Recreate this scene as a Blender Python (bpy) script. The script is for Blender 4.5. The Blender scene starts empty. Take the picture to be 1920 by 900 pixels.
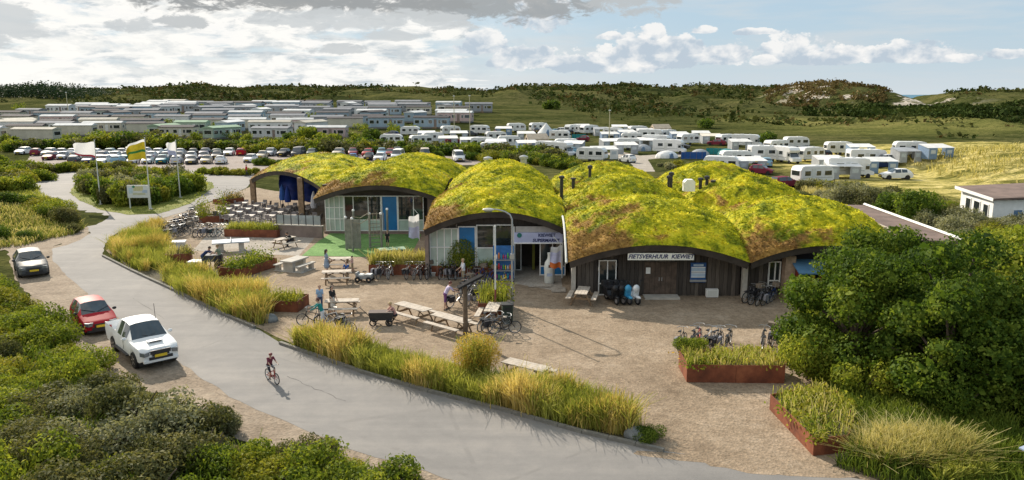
import bpy, bmesh, math, random
import numpy as np
from mathutils import Vector, Matrix, Euler
R = random.Random(7)
NR = np.random.RandomState(11)
SC = bpy.context.scene
COL = SC.collection
rad = math.radians
# ------------------------------------------------------------------ camera
F = 1431.0; PITCH = math.atan(273.0 / F); HC = 12.0
cp, sp = math.cos(PITCH), math.sin(PITCH)
cam = bpy.data.cameras.new('camera'); cam.sensor_width = 36.0; cam.lens = 36.0 * F / 1920.0
cam.clip_start = 0.5; cam.clip_end = 60000.0
camo = bpy.data.objects.new('camera', cam); COL.objects.link(camo)
camo.location = (0, 0, HC); camo.rotation_euler = (math.pi / 2 - PITCH, 0, 0)
SC.camera = camo
# ------------------------------------------------------------------ light
SUN_EL = rad(29.5); SUN_AZ = rad(-33.4)            # azimuth from +Y towards +X
SUNV = Vector((math.sin(SUN_AZ) * math.cos(SUN_EL), math.cos(SUN_AZ) * math.cos(SUN_EL), math.sin(SUN_EL)))
sl = bpy.data.lights.new('sun', 'SUN'); sl.energy = 3.4; sl.angle = rad(0.6); sl.color = (1.0, 0.90, 0.76)
so = bpy.data.objects.new('sun', sl); COL.objects.link(so); so.location = (-60, 80, 80)
so.rotation_euler = SUNV.to_track_quat('Z', 'Y').to_euler()
SC.view_settings.view_transform = 'Standard'; SC.view_settings.look = 'None'
SC.view_settings.exposure = 0.95; SC.view_settings.gamma = 1.0; SC.view_settings.use_curve_mapping = False
SC.cycles.max_bounces = 6; SC.cycles.diffuse_bounces = 3; SC.cycles.glossy_bounces = 3
SC.cycles.transmission_bounces = 4; SC.cycles.transparent_max_bounces = 6
SC.cycles.use_denoising = True

class NT:
    """small helper to write node trees as expressions"""
    def __init__(s, tree): s.t = tree; s.n = tree.nodes; s.l = tree.links
    def node(s, typ, **kw):
        n = s.n.new(typ)
        for k, v in kw.items(): setattr(n, k, v)
        return n
    def put(s, inp, v):
        if v is None: return
        if isinstance(v, bpy.types.NodeSocket): s.l.new(v, inp)
        else: inp.default_value = v
    def m(s, op, a, b=None, c=None, clamp=False):
        n = s.node('ShaderNodeMath', operation=op, use_clamp=clamp)
        s.put(n.inputs[0], a); s.put(n.inputs[1], b); s.put(n.inputs[2], c)
        return n.outputs[0]
    def ss(s, x, a, b):
        n = s.node('ShaderNodeMapRange', interpolation_type='SMOOTHSTEP')
        s.put(n.inputs[0], x); n.inputs[1].default_value = a; n.inputs[2].default_value = b
        return n.outputs[0]
    def mix(s, f, a, b, blend='MIX'):
        n = s.node('ShaderNodeMix', data_type='RGBA', blend_type=blend)
        s.put(n.inputs[0], f)
        for i, v in ((6, a), (7, b)):
            if isinstance(v, tuple) and len(v) == 3: v = (*v, 1)
            s.put(n.inputs[i], v)
        return n.outputs[2]
    def noise(s, vec, scale, detail=3.0, rough=.5, dist=0.0):
        n = s.node('ShaderNodeTexNoise'); s.put(n.inputs['Vector'], vec)
        n.inputs['Scale'].default_value = scale; n.inputs['Detail'].default_value = detail
        n.inputs['Roughness'].default_value = rough; n.inputs['Distortion'].default_value = dist
        return n.outputs[0]
    def vec(s, x, y, z):
        n = s.node('ShaderNodeCombineXYZ'); s.put(n.inputs[0], x); s.put(n.inputs[1], y); s.put(n.inputs[2], z)
        return n.outputs[0]
    def ramp(s, f, stops):
        n = s.node('ShaderNodeValToRGB'); e = n.color_ramp.elements
        while len(e) < len(stops): e.new(0.5)
        for i, (p, c) in enumerate(stops): e[i].position = p; e[i].color = (*c, 1)
        s.put(n.inputs[0], f)
        return n.outputs[0]

# ------------------------------------------------------------------ sky with clouds (world, direction space)
W = bpy.data.worlds.new('World'); SC.world = W; W.use_nodes = True
nt = NT(W.node_tree); W.node_tree.nodes.clear()
SKY_STR = 0.10
CW = 4.9                                            # radiance of a bright cloud before the strength above
sky = nt.node('ShaderNodeTexSky', sky_type='NISHITA'); sky.sun_disc = False
sky.sun_elevation = SUN_EL; sky.sun_rotation = SUN_AZ; sky.air_density = 1.0; sky.dust_density = 0.6; sky.ozone_density = 1.6
tc = nt.node('ShaderNodeTexCoord')
sx = nt.node('ShaderNodeSeparateXYZ'); nt.l.new(tc.outputs['Generated'], sx.inputs[0])
X_, Y_, Z_ = sx.outputs
az = nt.m('ARCTAN2', X_, Y_)
el = nt.m('ARCSINE', Z_)
elp = nt.m('MAXIMUM', el, 0.0)
zz = nt.m('ADD', nt.m('MAXIMUM', Z_, 0.0), 0.045)
pv = nt.vec(nt.m('DIVIDE', X_, zz), nt.m('DIVIDE', Y_, zz), 0.0)
sv = nt.vec(nt.m('MULTIPLY', az, 1.0), nt.m('MULTIPLY', el, 2.2), 0.0)   # slightly flattened sky map
sunglow = nt.ss(nt.m('SUBTRACT', nt.m('MULTIPLY', az, -1.0), 0.0), -0.25, 0.65)
haze = nt.m('POWER', 2.718, nt.m('MULTIPLY', elp, -22.0))
blue = nt.mix(0.9, sky.outputs[0], (CW * .43, CW * .59, CW * .73))
base = nt.mix(nt.m('MULTIPLY', haze, 0.95), blue, (CW * .69, CW * .77, CW * .82))
# thin high veil on the right
veil = nt.noise(nt.vec(nt.m('MULTIPLY', az, 2.0), nt.m('MULTIPLY', el, 16.0), 3.1), 3.0, 5, .6)
base = nt.mix(nt.m('MULTIPLY', nt.ss(veil, .38, .75), .75), base, (CW * .69, CW * .74, CW * .77))
# cloud layer in perspective, thick to the left
n1 = nt.noise(pv, .85, 9, .56, .25)
n2 = nt.noise(nt.vec(nt.m('MULTIPLY', az, 1.0), nt.m('MULTIPLY', el, 2.6), 1.7), 13.0, 8, .62, .3)
cov = nt.m('ADD', nt.m('MULTIPLY', n1, .55), nt.m('MULTIPLY', n2, .45))
th = nt.m('ADD', .43, nt.m('MULTIPLY', nt.ss(az, -.18, .12), .30))
mask1 = nt.ss(nt.m('SUBTRACT', cov, th), -.05, .055)
n3 = nt.noise(nt.vec(nt.m('MULTIPLY', az, 1.0), nt.m('MULTIPLY', el, 3.4), 5.2), 15.0, 8, .64, .3)
shade1 = nt.m('ADD', nt.m('MULTIPLY', nt.ss(n3, .38, .55), .92), nt.m('MULTIPLY', sunglow, .22), clamp=True)
cc1 = nt.mix(shade1, (CW * .44, CW * .53, CW * .60), (CW * 1.04, CW * 1.03, CW * 1.0))
skyc = nt.mix(mask1, base, cc1)
# bright area around the sun side
skyc = nt.mix(nt.m('MULTIPLY', nt.m('MULTIPLY', sunglow, nt.ss(n2, .36, .56)), .72), skyc, (CW * 1.1, CW * 1.08, CW * 1.02))
def azel(px, py):
    return math.atan2((px - 960) / F, 1.0), math.atan((450 - py) / F) - PITCH
def blob(px, py, w, h, up, soft, nz, amp):
    """mask of one cloud: centre/base in the sky, half width, height above, part below its base"""
    a0, e0 = azel(px, py)
    a0 = nt.m('DIVIDE', nt.m('SUBTRACT', az, a0), w / F)
    d = nt.m('SUBTRACT', el, e0)
    eu = nt.m('DIVIDE', nt.m('MAXIMUM', d, 0.0), h / F)
    ed = nt.m('DIVIDE', nt.m('MINIMUM', d, 0.0), up / F)
    q = nt.m('ADD', nt.m('MULTIPLY', a0, a0), nt.m('ADD', nt.m('MULTIPLY', eu, eu), nt.m('MULTIPLY', ed, ed)))
    v = nt.m('ADD', nt.m('SUBTRACT', 1.0, q), nt.m('MULTIPLY', nt.m('SUBTRACT', nz, .5), amp))
    return nt.ss(v, .2 - soft, .2 + soft), eu
cn = nt.noise(nt.vec(nt.m('MULTIPLY', az, 1.0), nt.m('MULTIPLY', el, 1.35), 8.4), 46.0, 7, .60, .15)
cn2 = nt.noise(nt.vec(nt.m('MULTIPLY', az, 1.0), nt.m('MULTIPLY', el, 1.5), 2.4), 30.0, 5, .55, .2)
for (px, py, w, h, up) in ((1075, 122, 62, 30, 14), (1150, 126, 95, 44, 12), (1232, 122, 55, 44, 10), (1216, 74, 32, 26, 8), (1345, 118, 52, 34, 9),
                           (1310, 112, 45, 22, 9), (1490, 116, 75, 46, 10), (1545, 118, 55, 24, 8), (1625, 116, 30, 22, 8), (1690, 118, 62, 36, 9), (1735, 118, 50, 22, 8),
                           (1865, 116, 36, 12, 6), (1420, 120, 30, 14, 6), (1580, 108, 40, 18, 8), (1780, 120, 30, 12, 6), (1260, 96, 46, 34, 14), (1180, 108, 50, 50, 14), (1400, 66, 40, 8, 4), (1310, 62, 26, 10, 5), (905, 88, 55, 30, 14), (985, 118, 70, 34, 14), (1140, 70, 30, 10, 6), (1010, 40, 60, 52, 20)):
    mk, eu = blob(px, py, w, h, up, .17, cn, 3.4)
    lit = nt.m('ADD', nt.m('MULTIPLY', eu, .85), nt.m('MULTIPLY', nt.m('SUBTRACT', cn2, .46), 5.0), clamp=True)
    ccol = nt.mix(lit, (CW * .55, CW * .64, CW * .73), (CW * 1.0, CW * .99, CW * .97))
    skyc = nt.mix(nt.m('MULTIPLY', mk, .92), skyc, ccol)
gn = nt.noise(nt.vec(nt.m('MULTIPLY', az, 1.0), nt.m('MULTIPLY', el, 2.4), 6.6), 26.0, 8, .66, .5)
for (px, py, w, h, up, k) in ((600, -25, 340, 90, 54, .32), (860, 8, 260, 60, 34, .38), (700, 40, 220, 18, 18, .66), (1180, -25, 95, 40, 46, .55), (12, 75, 70, 60, 34, .66), (360, 52, 46, 12, 12, .56), (275, 62, 44, 14, 12, .64),
                              (640, 95, 50, 12, 9, .64), (740, 68, 60, 12, 10, .66)):
    mk, eu = blob(px, py, w, h, up, .34, gn, 5.2)
    skyc = nt.mix(nt.m('MULTIPLY', mk, .88), skyc, (CW * k, CW * k * 1.05, CW * k * 1.07))
bg = nt.node('ShaderNodeBackground'); nt.l.new(skyc, bg.inputs[0]); bg.inputs[1].default_value = SKY_STR
wo = nt.node('ShaderNodeOutputWorld'); nt.l.new(bg.outputs[0], wo.inputs[0])

# ------------------------------------------------------------------ pixel -> place on the ground
def G(px, py, z=0.0):
    x, y = (px - 960) / F, (450 - py) / F
    dz = -sp + cp * y; dy = cp + sp * y
    t = (z - HC) / dz
    return Vector((x * t, dy * t, z))
def Gt(px, py):
    """the same on the rising terrain"""
    x, y = (px - 960) / F, (450 - py) / F
    dz = -sp + cp * y; dy = cp + sp * y
    t = 10.0
    for i in range(4000):
        if HC + dz * t <= terr(x * t, dy * t): break
        t *= 1.004
    return Vector((x * t, dy * t, terr(x * t, dy * t)))
def zcrest(py, Y):
    y = (450 - py) / F
    return HC + Y * (-sp + cp * y) / (cp + sp * y)
def Xat(px, Y, py=250):
    y = (450 - py) / F
    return (px - 960) / F * Y / (cp + sp * y)

# ------------------------------------------------------------------ noise + terrain
def vnoise(x, y, seed=0):
    x = np.asarray(x, float); y = np.asarray(y, float)
    xi = np.floor(x).astype(np.int64); yi = np.floor(y).astype(np.int64)
    fx = x - xi; fy = y - yi
    fx = fx * fx * (3 - 2 * fx); fy = fy * fy * (3 - 2 * fy)
    def h(a, b):
        n = (a * 374761393 + b * 668265263 + seed * 974711) & 0x7fffffff
        n = ((n ^ (n >> 13)) * 1274126177) & 0x7fffffff
        return ((n ^ (n >> 16)) & 0xffff) / 65535.0
    return (h(xi, yi) * (1 - fx) + h(xi + 1, yi) * fx) * (1 - fy) + (h(xi, yi + 1) * (1 - fx) + h(xi + 1, yi + 1) * fx) * fy
def fbm(x, y, oct=4, seed=0):
    s = 0; a = .5; t = 0
    for i in range(oct):
        s = s + a * vnoise(np.asarray(x) * 2 ** i, np.asarray(y) * 2 ** i, seed + i); t += a; a *= .5
    return s / t
def sstep(a, b, x):
    t = np.clip((x - a) / (b - a), 0, 1); return t * t * (3 - 2 * t)
RIDGES = [  # distance, front width, back width, crest as (px, py)
    (900, 150, 140, [(-700, 172), (0, 173), (260, 169), (400, 165), (470, 167), (520, 164), (600, 163), (700, 165), (780, 161), (850, 167), (905, 174), (930, 173), (960, 162), (1050, 165), (1100, 166), (1170, 161), (1240, 168), (1310, 161), (1370, 163), (1400, 166), (1450, 163), (1500, 168), (1560, 174), (1630, 184), (1670, 195), (1740, 195), (1780, 185), (1900, 178), (2600, 175)]),
    (550, 90, 80, [(1380, 212), (1420, 192), (1450, 178), (1490, 165), (1530, 158), (1570, 159), (1620, 164), (1638, 175), (1655, 192), (1675, 203), (1760, 210)]),
    (500, 90, 80, [(1700, 208), (1738, 190), (1775, 175), (1830, 172), (1880, 172), (2000, 172), (2500, 172)]),
    (400, 60, 60, [(1300, 232), (1400, 220), (1500, 212), (1600, 207), (1650, 202), (1700, 201), (1760, 201), (1850, 207), (1920, 212), (2500, 215)]),
    (270, 45, 60, [(1200, 275), (1290, 262), (1380, 243), (1500, 231), (1600, 233), (1700, 224), (1780, 219), (1850, 229), (1920, 242), (2400, 245)]),
    (128, 26, 40, [(1540, 360), (1580, 345), (1640, 322), (1700, 305), (1760, 292), (1850, 284), (1920, 282), (2200, 272), (2800, 272)]),
    (620, 120, 90, [(0, 196), (300, 186), (600, 190), (800, 187), (1000, 190), (1200, 186), (1350, 181), (1450, 182), (1550, 200)]),
    (470, 60, 60, [(620, 226), (720, 212), (850, 203), (930, 207), (1010, 194), (1100, 204), (1170, 198), (1240, 206), (1310, 190), (1400, 198)]),
]
RPRE = []
for (Y0, wf, wb, pts) in RIDGES:
    xs = np.array([Xat(p[0], Y0, p[1]) for p in pts]); zs = np.array([zcrest(p[1], Y0) for p in pts])
    RPRE.append((Y0, wf, wb, xs, zs))
BUMPS = [(-51, 71, 8, 6, 1.9), (-88, 114, 11, 8, 2.2), (-24, 20, 11, 9, 1.3)]
def terrv(X, Y):
    X = np.asarray(X, float); Y = np.asarray(Y, float)
    z = 6.0 * sstep(175, 345, Y) * sstep(260, -20, X) + 2.5 * sstep(340, 600, Y) * sstep(240, 60, X)
    for (Y0, wf, wb, xs, zs) in RPRE:
        h = np.interp(X, xs, zs, left=zs[0] if xs[0] < -500 else -3.0, right=zs[-1])
        if xs[0] > -400: h = np.where(X < xs[0], -3, h)
        d = Y - Y0
        p = np.where(d < 0, np.exp(-(d / wf) ** 2), np.exp(-(d / wb) ** 2))
        nz = (fbm(X / 38.0, Y / 38.0, 4, 3) - .5) * min(7.0, Y0 / 70.0) * p
        if Y0 < 300: nz = nz + (fbm(X / 11.0, Y / 11.0, 3, 14) - .5) * (2.6 if Y0 < 200 else 3.4) * p
        z = np.maximum(z, h * p + nz * .8) if Y0 > 200 else np.maximum(z, h * p + nz)
    for (bx, by, rx, ry, bh) in BUMPS:
        z = z + np.maximum(0, bh * np.exp(-((X - bx) / rx) ** 2 - ((Y - by) / ry) ** 2) - .2)
    far = sstep(360, 430, Y)
    gap = sstep(260, 170, X) + sstep(380, 470, X)
    z = z + far * ((fbm(X / 70.0, Y / 70.0, 3, 9) - .42) * 16.0 + (fbm(X / 26.0, Y / 26.0, 3, 10) - .5) * 7.0) * (.12 + .88 * gap) * sstep(960, 800, Y)
    z = z - 16 * sstep(960, 1150, Y)
    # the building site, roads and car park stay level
    return z
TG = terrv(*np.meshgrid(np.arange(-760, 762, 2.0), np.arange(-20, 1022, 2.0)))
TGL = TG.tolist()
def terr(x, y):
    a = (x + 760) / 2.0; b = (y + 20) / 2.0; i = int(a); j = int(b)
    if i < 0 or j < 0 or i > 758 or j > 518: return float(terrv(x, y))
    a -= i; b -= j; r0 = TGL[j]; r1 = TGL[j + 1]
    return (r0[i] * (1 - a) + r0[i + 1] * a) * (1 - b) + (r1[i] * (1 - a) + r1[i + 1] * a) * b

# ------------------------------------------------------------------ mesh helpers
class MB:
    def __init__(s): s.v = []; s.f = []; s.m = []
    def add(s, vs, fs, mi=0):
        o = len(s.v); s.v.extend([tuple(p) for p in vs])
        s.f.extend([tuple(i + o for i in f) for f in fs]); s.m.extend([mi] * len(fs)); return s
    def box(s, c, d, rz=0.0, mi=0, rx=0.0, ry=0.0):
        hx, hy, hz = d[0] / 2, d[1] / 2, d[2] / 2
        m = Euler((rx, ry, rz)).to_matrix(); c = Vector(c)
        vs = [c + m @ Vector((a * hx, b * hy, e * hz)) for e in (-1, 1) for b in (-1, 1) for a in (-1, 1)]
        return s.add(vs, [(0, 2, 3, 1), (4, 5, 7, 6), (0, 1, 5, 4), (2, 6, 7, 3), (0, 4, 6, 2), (1, 3, 7, 5)], mi)
    def tube(s, pts, r, n=6, mi=0, cap=True):
        pts = [Vector(p) for p in pts]; k = len(pts)
        rs = r if isinstance(r, (list, tuple)) else [r] * k
        vs = []; up = None
        for i, p in enumerate(pts):
            t = (pts[min(i + 1, k - 1)] - pts[max(i - 1, 0)])
            t = t.normalized() if t.length > 1e-9 else Vector((0, 0, 1))
            a = Vector((0, 0, 1)) if abs(t.z) < .95 else Vector((1, 0, 0))
            if up is not None: a = up
            u = t.cross(a); u = u.normalized() if u.length > 1e-6 else t.orthogonal().normalized()
            w = u.cross(t).normalized(); up = w
            for j in range(n):
                an = 2 * math.pi * j / n
                vs.append(p + (u * math.cos(an) + w * math.sin(an)) * rs[i])
        fs = [(i * n + j, i * n + (j + 1) % n, (i + 1) * n + (j + 1) % n, (i + 1) * n + j) for i in range(k - 1) for j in range(n)]
        if cap: fs += [tuple(range(n - 1, -1, -1)), tuple(range((k - 1) * n, k * n))]
        return s.add(vs, fs, mi)
    def lathe(s, prof, n=12, c=(0, 0, 0), mi=0, sx=1, sy=1):
        vs = [(c[0] + r * sx * math.cos(2 * math.pi * j / n), c[1] + r * sy * math.sin(2 * math.pi * j / n), c[2] + z) for r, z in prof for j in range(n)]
        k = len(prof)
        fs = [(i * n + j, i * n + (j + 1) % n, (i + 1) * n + (j + 1) % n, (i + 1) * n + j) for i in range(k - 1) for j in range(n)]
        fs += [tuple(range(n - 1, -1, -1)), tuple(range((k - 1) * n, k * n))]
        return s.add(vs, fs, mi)
    def ball(s, c, r, n=8, k=5, mi=0, sq=(1, 1, 1)):
        prof = [(max(1e-4, math.sin(math.pi * i / k)) , -math.cos(math.pi * i / k)) for i in range(k + 1)]
        o = len(s.v); s.lathe(prof, n, (0, 0, 0), mi)
        for i in range(o, len(s.v)):
            v = s.v[i]; s.v[i] = (c[0] + v[0] * r * sq[0], c[1] + v[1] * r * sq[1], c[2] + v[2] * r * sq[2])
        return s
    def prism(s, poly, a0, a1, axis='z', mi=0):
        n = len(poly)
        def P(p, a): return {'z': (p[0], p[1], a), 'y': (p[0], a, p[1]), 'x': (a, p[0], p[1])}[axis]
        vs = [P(p, a0) for p in poly] + [P(p, a1) for p in poly]
        fs = [(i, (i + 1) % n, n + (i + 1) % n, n + i) for i in range(n)] + [tuple(range(n - 1, -1, -1)), tuple(range(n, 2 * n))]
        return s.add(vs, fs, mi)
    def ring(s, c, rad_, r, n=20, k=5, mi=0, axis='y'):
        vs = []
        for i in range(n):
            a = 2 * math.pi * i / n
            for j in range(k):
                b = 2 * math.pi * j / k
                q = rad_ + r * math.cos(b)
                p = (q * math.cos(a), r * math.sin(b), q * math.sin(a))
                if axis == 'z': p = (p[0], p[2], p[1])
                vs.append((c[0] + p[0], c[1] + p[1], c[2] + p[2]))
        fs = [(i * k + j, i * k + (j + 1) % k, ((i + 1) % n) * k + (j + 1) % k, ((i + 1) % n) * k + j) for i in range(n) for j in range(k)]
        return s.add(vs, fs, mi)
    def mesh(s, name, mats, smooth=None):
        me = bpy.data.meshes.new(name); me.from_pydata(s.v, [], s.f)
        mats = mats if isinstance(mats, (list, tuple)) else [mats]
        for m_ in mats: me.materials.append(m_)
        if any(s.m): me.polygons.foreach_set('material_index', s.m)
        bm = bmesh.new(); bm.from_mesh(me); bmesh.ops.recalc_face_normals(bm, faces=bm.faces); bm.to_mesh(me); bm.free()
        if smooth is not None:
            me.polygons.foreach_set('use_smooth', [True] * len(me.polygons))
            me.set_sharp_from_angle(angle=rad(smooth))
        me.update(); return me
    def build(s, name, mats, parent=None, smooth=None, loc=None, rz=None):
        return link(name, s.mesh(name, mats, smooth), parent, loc, rz)
def link(name, me, parent=None, loc=None, rz=None):
    o = bpy.data.objects.new(name, me); COL.objects.link(o)
    if parent is not None: o.parent = parent
    if loc is not None: o.location = loc
    if rz is not None: o.rotation_euler = (0, 0, rz)
    return o
def tag(o, label=None, cat=None, group=None, kind=None):
    for k, v in (('label', label), ('category', cat), ('group', group), ('kind', kind)):
        if v: o[k] = v
    return o
def thing(name, label, cat, loc=(0, 0, 0), rz=0.0, group=None):
    o = bpy.data.objects.new(name, None); COL.objects.link(o); o.empty_display_size = .3
    o.location = loc; o.rotation_euler = (0, 0, rz)
    return tag(o, label, cat, group)
def copy_tree(o, parent=None, kids=None):
    if kids is None: kids = family(o)
    c = o.copy(); COL.objects.link(c); c.parent = parent
    for ch in kids[o]: copy_tree(ch, c, kids)
    return c
PROTO = {}; KIDS = {}
def family(o):
    kids = {}; st = [o]
    while st:
        q = st.pop(); kids[q] = list(q.children); st += kids[q]
    return kids
def stamp(key, maker, label, loc, rz=0.0, group=None, scale=None, cat=None):
    """first use builds the thing, later uses copy it with its parts"""
    if key not in PROTO:
        o = maker(); PROTO[key] = o; KIDS[key] = family(o)
    else: o = copy_tree(PROTO[key], None, KIDS[key])
    o.location = loc; o.rotation_euler = (0, 0, rz)
    if scale is not None: o.scale = scale if isinstance(scale, (tuple, list)) else (scale,) * 3
    o['label'] = label
    if group: o['group'] = group
    elif 'group' in o: del o['group']
    if cat: o['category'] = cat
    return o
def quads(name, V, mats, mi=None):
    """V: (N,4,3) array of separate quads"""
    N = len(V); me = bpy.data.meshes.new(name)
    me.vertices.add(N * 4); me.vertices.foreach_set('co', np.ascontiguousarray(V, np.float32).ravel())
    me.loops.add(N * 4); me.loops.foreach_set('vertex_index', np.arange(N * 4, dtype=np.int32))
    me.polygons.add(N); me.polygons.foreach_set('loop_start', np.arange(0, N * 4, 4, dtype=np.int32))
    try: me.polygons.foreach_set('loop_total', np.full(N, 4, np.int32))
    except Exception: pass
    for m_ in (mats if isinstance(mats, (list, tuple)) else [mats]): me.materials.append(m_)
    if mi is not None: me.polygons.foreach_set('material_index', mi)
    me.update(calc_edges=True); return me
def grid_mesh(name, P, mats, smooth=True):
    """P: (n,m,3)"""
    n, m_ = P.shape[:2]; me = bpy.data.meshes.new(name)
    idx = np.arange(n * m_).reshape(n, m_)
    q = np.stack([idx[:-1, :-1], idx[:-1, 1:], idx[1:, 1:], idx[1:, :-1]], -1).reshape(-1, 4)
    N = len(q)
    me.vertices.add(n * m_); me.vertices.foreach_set('co', np.ascontiguousarray(P, np.float32).ravel())
    me.loops.add(N * 4); me.loops.foreach_set('vertex_index', q.astype(np.int32).ravel())
    me.polygons.add(N); me.polygons.foreach_set('loop_start', np.arange(0, N * 4, 4, dtype=np.int32))
    try: me.polygons.foreach_set('loop_total', np.full(N, 4, np.int32))
    except Exception: pass
    me.update(calc_edges=True)
    me.polygons.foreach_set('use_smooth', [smooth] * N)
    for m2 in (mats if isinstance(mats, (list, tuple)) else [mats]): me.materials.append(m2)
    return me
def sheet(name, poly, z, mat, jitter=.12, seg=.8, kind='structure', seed=1):
    """flat ground sheet from a world polygon with a slightly irregular edge"""
    pts = []
    n = len(poly)
    for i in range(n):
        a = Vector(poly[i][:2]); b = Vector(poly[(i + 1) % n][:2]); k = max(1, min(60, int((b - a).length / seg)))
        d = b - a; nn = Vector((-d.y, d.x)).normalized() if d.length > 1e-6 else Vector((0, 0))
        for j in range(k):
            p = a + d * j / k
            o = (float(fbm(p.x * .9, p.y * .9, 3, seed)) - .5) * 2 * jitter
            pts.append(p + nn * o)
    bm = bmesh.new(); vs = [bm.verts.new((p.x, p.y, z)) for p in pts]
    f = bm.faces.new(vs); bm.normal_update()
    if f.normal.z < 0: f.normal_flip()
    bmesh.ops.triangulate(bm, faces=[f])
    me = bpy.data.meshes.new(name); bm.to_mesh(me); bm.free(); me.materials.append(mat)
    o = link(name, me); o['kind'] = kind; return o
def inpoly(x, y, poly):
    c = False; n = len(poly); j = n - 1
    for i in range(n):
        xi, yi = poly[i][0], poly[i][1]; xj, yj = poly[j][0], poly[j][1]
        if (yi > y) != (yj > y) and x < (xj - xi) * (y - yi) / (yj - yi) + xi: c = not c
        j = i
    return c
def scatter(poly, n, mind=0.0, rnd=R, tries=40):
    xs = [p[0] for p in poly]; ys = [p[1] for p in poly]; out = []
    for _ in range(n * tries):
        if len(out) >= n: break
        x = rnd.uniform(min(xs), max(xs)); y = rnd.uniform(min(ys), max(ys))
        if not inpoly(x, y, poly): continue
        if mind and any((x - a) ** 2 + (y - b) ** 2 < mind * mind for a, b in out): continue
        out.append((x, y))
    return out
def GP(pts): return [G(a, b) for a, b in pts]
ORD = 'first second third fourth fifth sixth seventh eighth ninth tenth eleventh twelfth thirteenth fourteenth fifteenth sixteenth seventeenth eighteenth nineteenth twentieth twenty-first twenty-second twenty-third twenty-fourth twenty-fifth'.split()
# ------------------------------------------------------------------ materials
MATS = {}
def bsdf(name):
    m = bpy.data.materials.new(name); m.use_nodes = True
    n = NT(m.node_tree); b = m.node_tree.nodes['Principled BSDF']; out = m.node_tree.nodes['Material Output']
    return m, n, b, out
def mat(name, col, rough=.65, var=.12, scale=4.0, metal=0.0, bump=0.0, bscale=30.0, spec=.4, rnd=0.0):
    """plain paint/wood/metal: noise mottling, grain, a little difference from object to object"""
    if name in MATS: return MATS[name]
    m, n, b, out = bsdf(name)
    co = n.node('ShaderNodeTexCoord').outputs['Object']
    f = n.noise(co, scale, 5, .6)
    lo = tuple(c * (1 - var) for c in col); hi = tuple(min(1, c * (1 + var)) for c in col)
    c = n.mix(n.ss(f, .3, .7), lo, hi)
    if rnd:
        oi = n.node('ShaderNodeObjectInfo').outputs['Random']
        v = n.m('ADD', 1 - rnd, n.m('MULTIPLY', oi, 2 * rnd))
        h = n.node('ShaderNodeHueSaturation'); n.put(h.inputs['Value'], v); n.put(h.inputs['Color'], c); c = h.outputs[0]
    n.put(b.inputs['Base Color'], c); b.inputs['Roughness'].default_value = rough
    b.inputs['Metallic'].default_value = metal; b.inputs['Specular IOR Level'].default_value = spec
    if bump:
        bp = n.node('ShaderNodeBump'); bp.inputs['Strength'].default_value = bump; bp.inputs['Distance'].default_value = .03
        n.put(bp.inputs['Height'], n.noise(co, bscale, 5, .6)); n.put(b.inputs['Normal'], bp.outputs[0])
    MATS[name] = m; return m
def foliage(name, cols, trans=.35, nscale=.5, rough=.7, spec=.12, tint=(1.5, 1.4, .5)):
    """leaf colours differ leaf by leaf and clump by clump; thin leaves let light through"""
    if name in MATS: return MATS[name]
    m, n, b, out = bsdf(name)
    geo = n.node('ShaderNodeNewGeometry')
    isl = geo.outputs['Random Per Island']
    f = n.noise(geo.outputs['Position'], nscale, 4, .6)
    oi = n.node('ShaderNodeObjectInfo').outputs['Random']
    t = n.m('ADD', n.m('MULTIPLY', isl, .45), n.m('ADD', n.m('MULTIPLY', n.ss(f, .3, .7), .38), n.m('MULTIPLY', oi, .17)))
    k = len(cols)
    c = n.ramp(t, [(.12 + .76 * i / (k - 1), cols[i]) for i in range(k)])
    n.put(b.inputs['Base Color'], c); b.inputs['Roughness'].default_value = rough; b.inputs['Specular IOR Level'].default_value = spec
    tr = n.node('ShaderNodeBsdfTranslucent'); n.put(tr.inputs[0], n.mix(.5, c, n.mix(1.0, c, tint, 'MULTIPLY')))
    mx = n.node('ShaderNodeMixShader'); mx.inputs[0].default_value = trans
    n.l.new(b.outputs[0], mx.inputs[1]); n.l.new(tr.outputs[0], mx.inputs[2]); n.l.new(mx.outputs[0], out.inputs[0])
    MATS[name] = m; return m
def glass(name, col, rough=.04, spec=.9, var=.3, scale=1.2):
    m = mat(name, col, rough, var, scale, 0, 0, 30, spec); return m
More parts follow.
